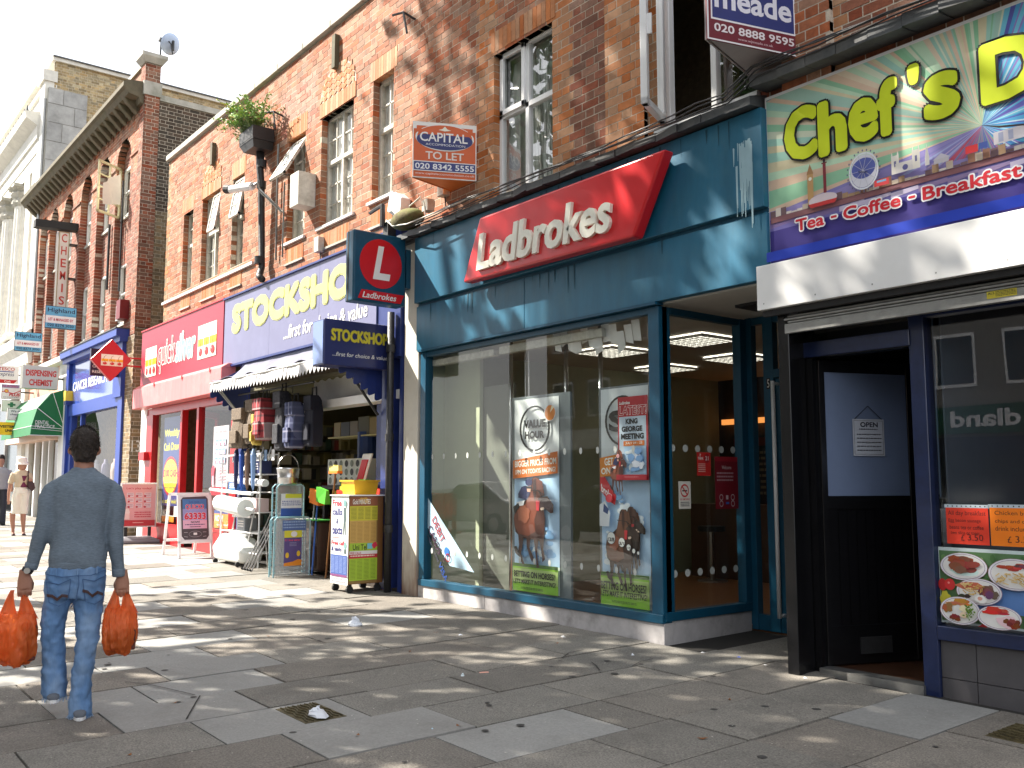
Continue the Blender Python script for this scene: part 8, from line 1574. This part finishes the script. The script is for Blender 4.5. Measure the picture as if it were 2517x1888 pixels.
# ---------------- street trees along the kerb, the far side of the road, parked cars ----------------
mat('bark',(.16,.14,.10),.9,var=.4,scale=5,bump=.5,bscale=12)
lf=mat('leaf',(.055,.12,.022),.5,var=.35,scale=3,rnd=.4)
def tree(x,y,h,cr,cz,rz,label,seed,nl=5200,leaf=.3,yk=1.,lean=(0,0)):
    r=random.Random(seed); z0=gz(x,y)
    t=thing('plane_tree',label,'tree',(x,y,z0),'street trees along the kerb')
    mb=MB(); top=Vector((x+lean[0],y+lean[1],cz)); mb.tube([(x,y,z0-.1),(x+.02,y,z0+.6),(x+lean[0]*.3,y+lean[1]*.3,h*.35),tuple(top*.6+Vector((x,y,h*.35))*.4),tuple(top)],[.3,.22,.2,.15,.07],10)
    cl=[]
    for i in range(46):
        while True:
            p=Vector((r.uniform(-1,1),r.uniform(-1,1),r.uniform(-1,1)))
            if .25<p.length<1: break
        cl.append(Vector((top.x+p.x*cr,top.y+p.y*cr*yk,cz+p.z*rz)))
    for c in cl[::3]:
        s=Vector((x+lean[0]*.3,y+lean[1]*.3,h*.35)); mid=(s+c)/2+Vector((0,0,.5)); mb.tube([tuple(s.lerp(top,r.random()*.6)),tuple(mid),tuple(c)],[.09,.055,.02],6)
    part('trunk',mb,MT['bark'],t,smooth=True)
    mb=MB()
    for i in range(nl):
        c=r.choice(cl); sg=cr*.20
        p=c+Vector((r.gauss(0,sg),r.gauss(0,sg*yk),r.gauss(0,sg*.8))); s=leaf*r.uniform(.6,1.2)
        q=p-Vector((0,0,1.5)); d=q.dot(FW)
        if d>0 and q.dot(RT)/d>-.62 and q.dot(UP)/d<.48: continue      # leaves in the camera's view left out; unseen crowns placed for their shade
        a=Vector((r.gauss(0,1),r.gauss(0,1),r.gauss(0,.5))).normalized(); b=a.orthogonal().normalized(); b=(b*math.cos(i)+a.cross(b)*math.sin(i))
        mb.cr=r.random(); mb.add([tuple(p-a*s*.5),tuple(p+b*s*.42),tuple(p+a*s*.5),tuple(p-b*s*.42)],[(0,1,2,3)])
    part('crown',mb,lf,t,kind='stuff'); return t
tree(-13.2,-1.6,9,4.2,9.2,3.0,'leafy plane tree at the kerb, nearest to the red sandwich boards across the pavement',11,nl=3600)
tree(-9.2,-1.7,9,4.0,8.0,3.0,'leafy plane tree at the kerb opposite the discount shop',12,nl=3300,yk=.75,lean=(0,-.5))
tree(-4.6,-1.7,9,4.0,8.2,3.2,'leafy plane tree at the kerb beside the camera position opposite the betting shop',13,nl=3900,yk=.8,lean=(0,-.3))
tree(-16.9,-1.5,15,2.3,18.3,2.0,'tallest plane tree at the kerb with a high narrow crown',14,nl=1500)
tree(-13.4,-1.6,15,2.3,18.8,1.7,'second tall plane tree with a high crown behind the first ones',15,nl=1700)
# far side of the road
mat('render_pale',(.22,.21,.19),.8,var=.1,scale=2)
def opp(x0,x1,h,m,nb,label,cat='building',fl=3.4,sign=None):
    t=thing('far_side_building',label,cat,((x0+x1)/2,-17,0)); mb=MB(); mb.box(x0,x1,-26,-17,-1,h); part('wall',mb,m,t)
    P=Pl((0,-17,0),(-1,0,0)); 
    k=0; z=fl+1.2
    while z<h-1.5:
        for i in range(nb):
            a=-x1+(x1-x0)*(i+.2)/nb; b=-x1+(x1-x0)*(i+.8)/nb
            if k<60:
                f=pbox(P,'window',MT['upvc'],t,a,b,z-.1,z+1.6,-.05,.03); mb=MB(); P.quad(mb,a+.08,b-.08,z,z+1.5,.04); part('pane',mb,flat('far_pane',60,75,85,.1),f); k+=1
        z+=3.1
    pbox(P,'shop_window',flat('far_shop',55,60,62,.12),t,-x1+.4,-x0-.4,.5,2.9,0,.04)
    pbox(P,'fascia',sign or MT['white_paint'],t,-x1+.1,-x0-.1,3.0,3.9,0,.15)
    return t,P
opp(-34,-22,10,MT['brick_stock'],5,'yellow brick three storey shop across the road furthest along')
t,P=opp(-21.8,-11,8.5,MT['render_pale'],5,'pale rendered office with a green shop fascia across the road',sign=flat('green_dk',20,80,60)); txt('dland',P,12.3,14.4,3.2,3.75,MT['upvc'],t,c=.17,off=.03)
opp(-10.8,-3,10.5,MT['brick_stock'],4,'yellow brick shop with a dark green fascia across the road',sign=flat('green_dk',20,80,60))
opp(-2.8,8,8,MT['brick_red'],4,'red brick shop with a dark green fascia and white name across the road',sign=flat('green_dk',20,80,60))
t,P=opp(8.2,22,11,MT['render_pale'],5,'pale building across the road at the near end')
carp=[MT.get('x')]
def car(x,y,mat_,label,grp='cars parked across the road',flip=False):
    t=thing('parked_car',label,'car',(x,y,gz(x,y)-.12),grp); z=gz(x,y)-.12
    prof=[(-2.1,.35),(-2.12,.6),(-2.0,.78),(-1.25,.9),(-.6,1.38),(.55,1.42),(1.35,.98),(1.95,.9),(2.1,.7),(2.08,.35)]
    if flip: prof=[(-a,b) for a,b in prof][::-1]
    rings=[]
    for (yy,s,dz) in ((-.86,.97,-.03),(-.80,1,0),(.80,1,0),(.86,.97,-.03)):
        rings.append([(x+a*s,y+yy*(1 if b<.95 else .82),z+b+(dz if b>.5 else 0)) for a,b in prof])
    mb=MB(); mb.loft(rings); o=part('body',mb,mat_,t); bevel(o,.05,3)
    P=[Pl((x,y+.86*.83,z),(-1,0,0))]
    for sgn in (1,-1):
        mb=MB(); q=[(-1.1,.93),(-.58,1.31),(.5,1.34),(1.15,.98)]
        if flip: q=[(-a,b) for a,b in q]
        yy=y+sgn*.80
        mb.add([(x+a,yy+(-.06*sgn if b>1 else .06*sgn),z+b) for a,b in q],[(0,1,2,3)]); part('side_window',mb,flat('car_glass',25,30,34,.05),t)
    for a in (-1.3,1.3):
        for sgn in (1,-1):
            mb=MB(); mb.tube([(x+a,y+sgn*.70,z+.31),(x+a,y+sgn*.89,z+.31)],.31,20); w=part('wheel',mb,MT['black_matt'],t); mb=MB(); mb.tube([(x+a,y+sgn*.885,z+.31),(x+a,y+sgn*.9,z+.31)],.19,14); part('rim',mb,MT['metal'],w)
    for sgn in (.6,-.6):
        mb=MB(); s=-1 if not flip else 1; mb.box(x+s*2.07-.03,x+s*2.07+.03,y+sgn-.15,y+sgn+.15,z+.6,z+.74); part('headlight',mb,MT['metal'],t)
    return t
car(-20.6,-3.5,mat('car_silver',(.45,.46,.47),.3,metal=.7,var=.02),'silver hatchback parked at the kerb behind the trees','cars parked at the kerb')
car(-15.2,-3.5,mat('car_black',(.01,.01,.012),.15,var=.02,coat=1),'black saloon parked at the kerb','cars parked at the kerb',flip=True)
car(-14,-10.8,mat('car_white',(.7,.7,.7),.3,var=.02,coat=1),'white car parked across the road','cars parked across the road')
car(-4,-10.8,MT['car_silver'],'silver car parked across the road','cars parked across the road',flip=True)
b=thing('road_barrier','orange plastic road works barrier at the kerb','barrier',(-19.6,-1.2,gz(-19.6,-1.2))); Pb=Pl((-20.2,-1.2,gz(-19.6,-1.2)),(1,0,0)); mb=MB()
for q in ((0,1.2,0,.12),(0,1.2,.35,.47),(0,1.2,.85,1.0),(0,.1,0,1),(1.1,1.2,0,1)): Pb.box(mb,*q,-.03,.03)
for i in range(1,9): Pb.box(mb,.1+i*.11,.16+i*.11,.45,.86,-.02,.02)
Pb.box(mb,.1,.2,0,.05,-.25,.25); Pb.box(mb,1.0,1.1,0,.05,-.25,.25)
part('panel',mb,flat('barrier_orange',225,90,40),b)
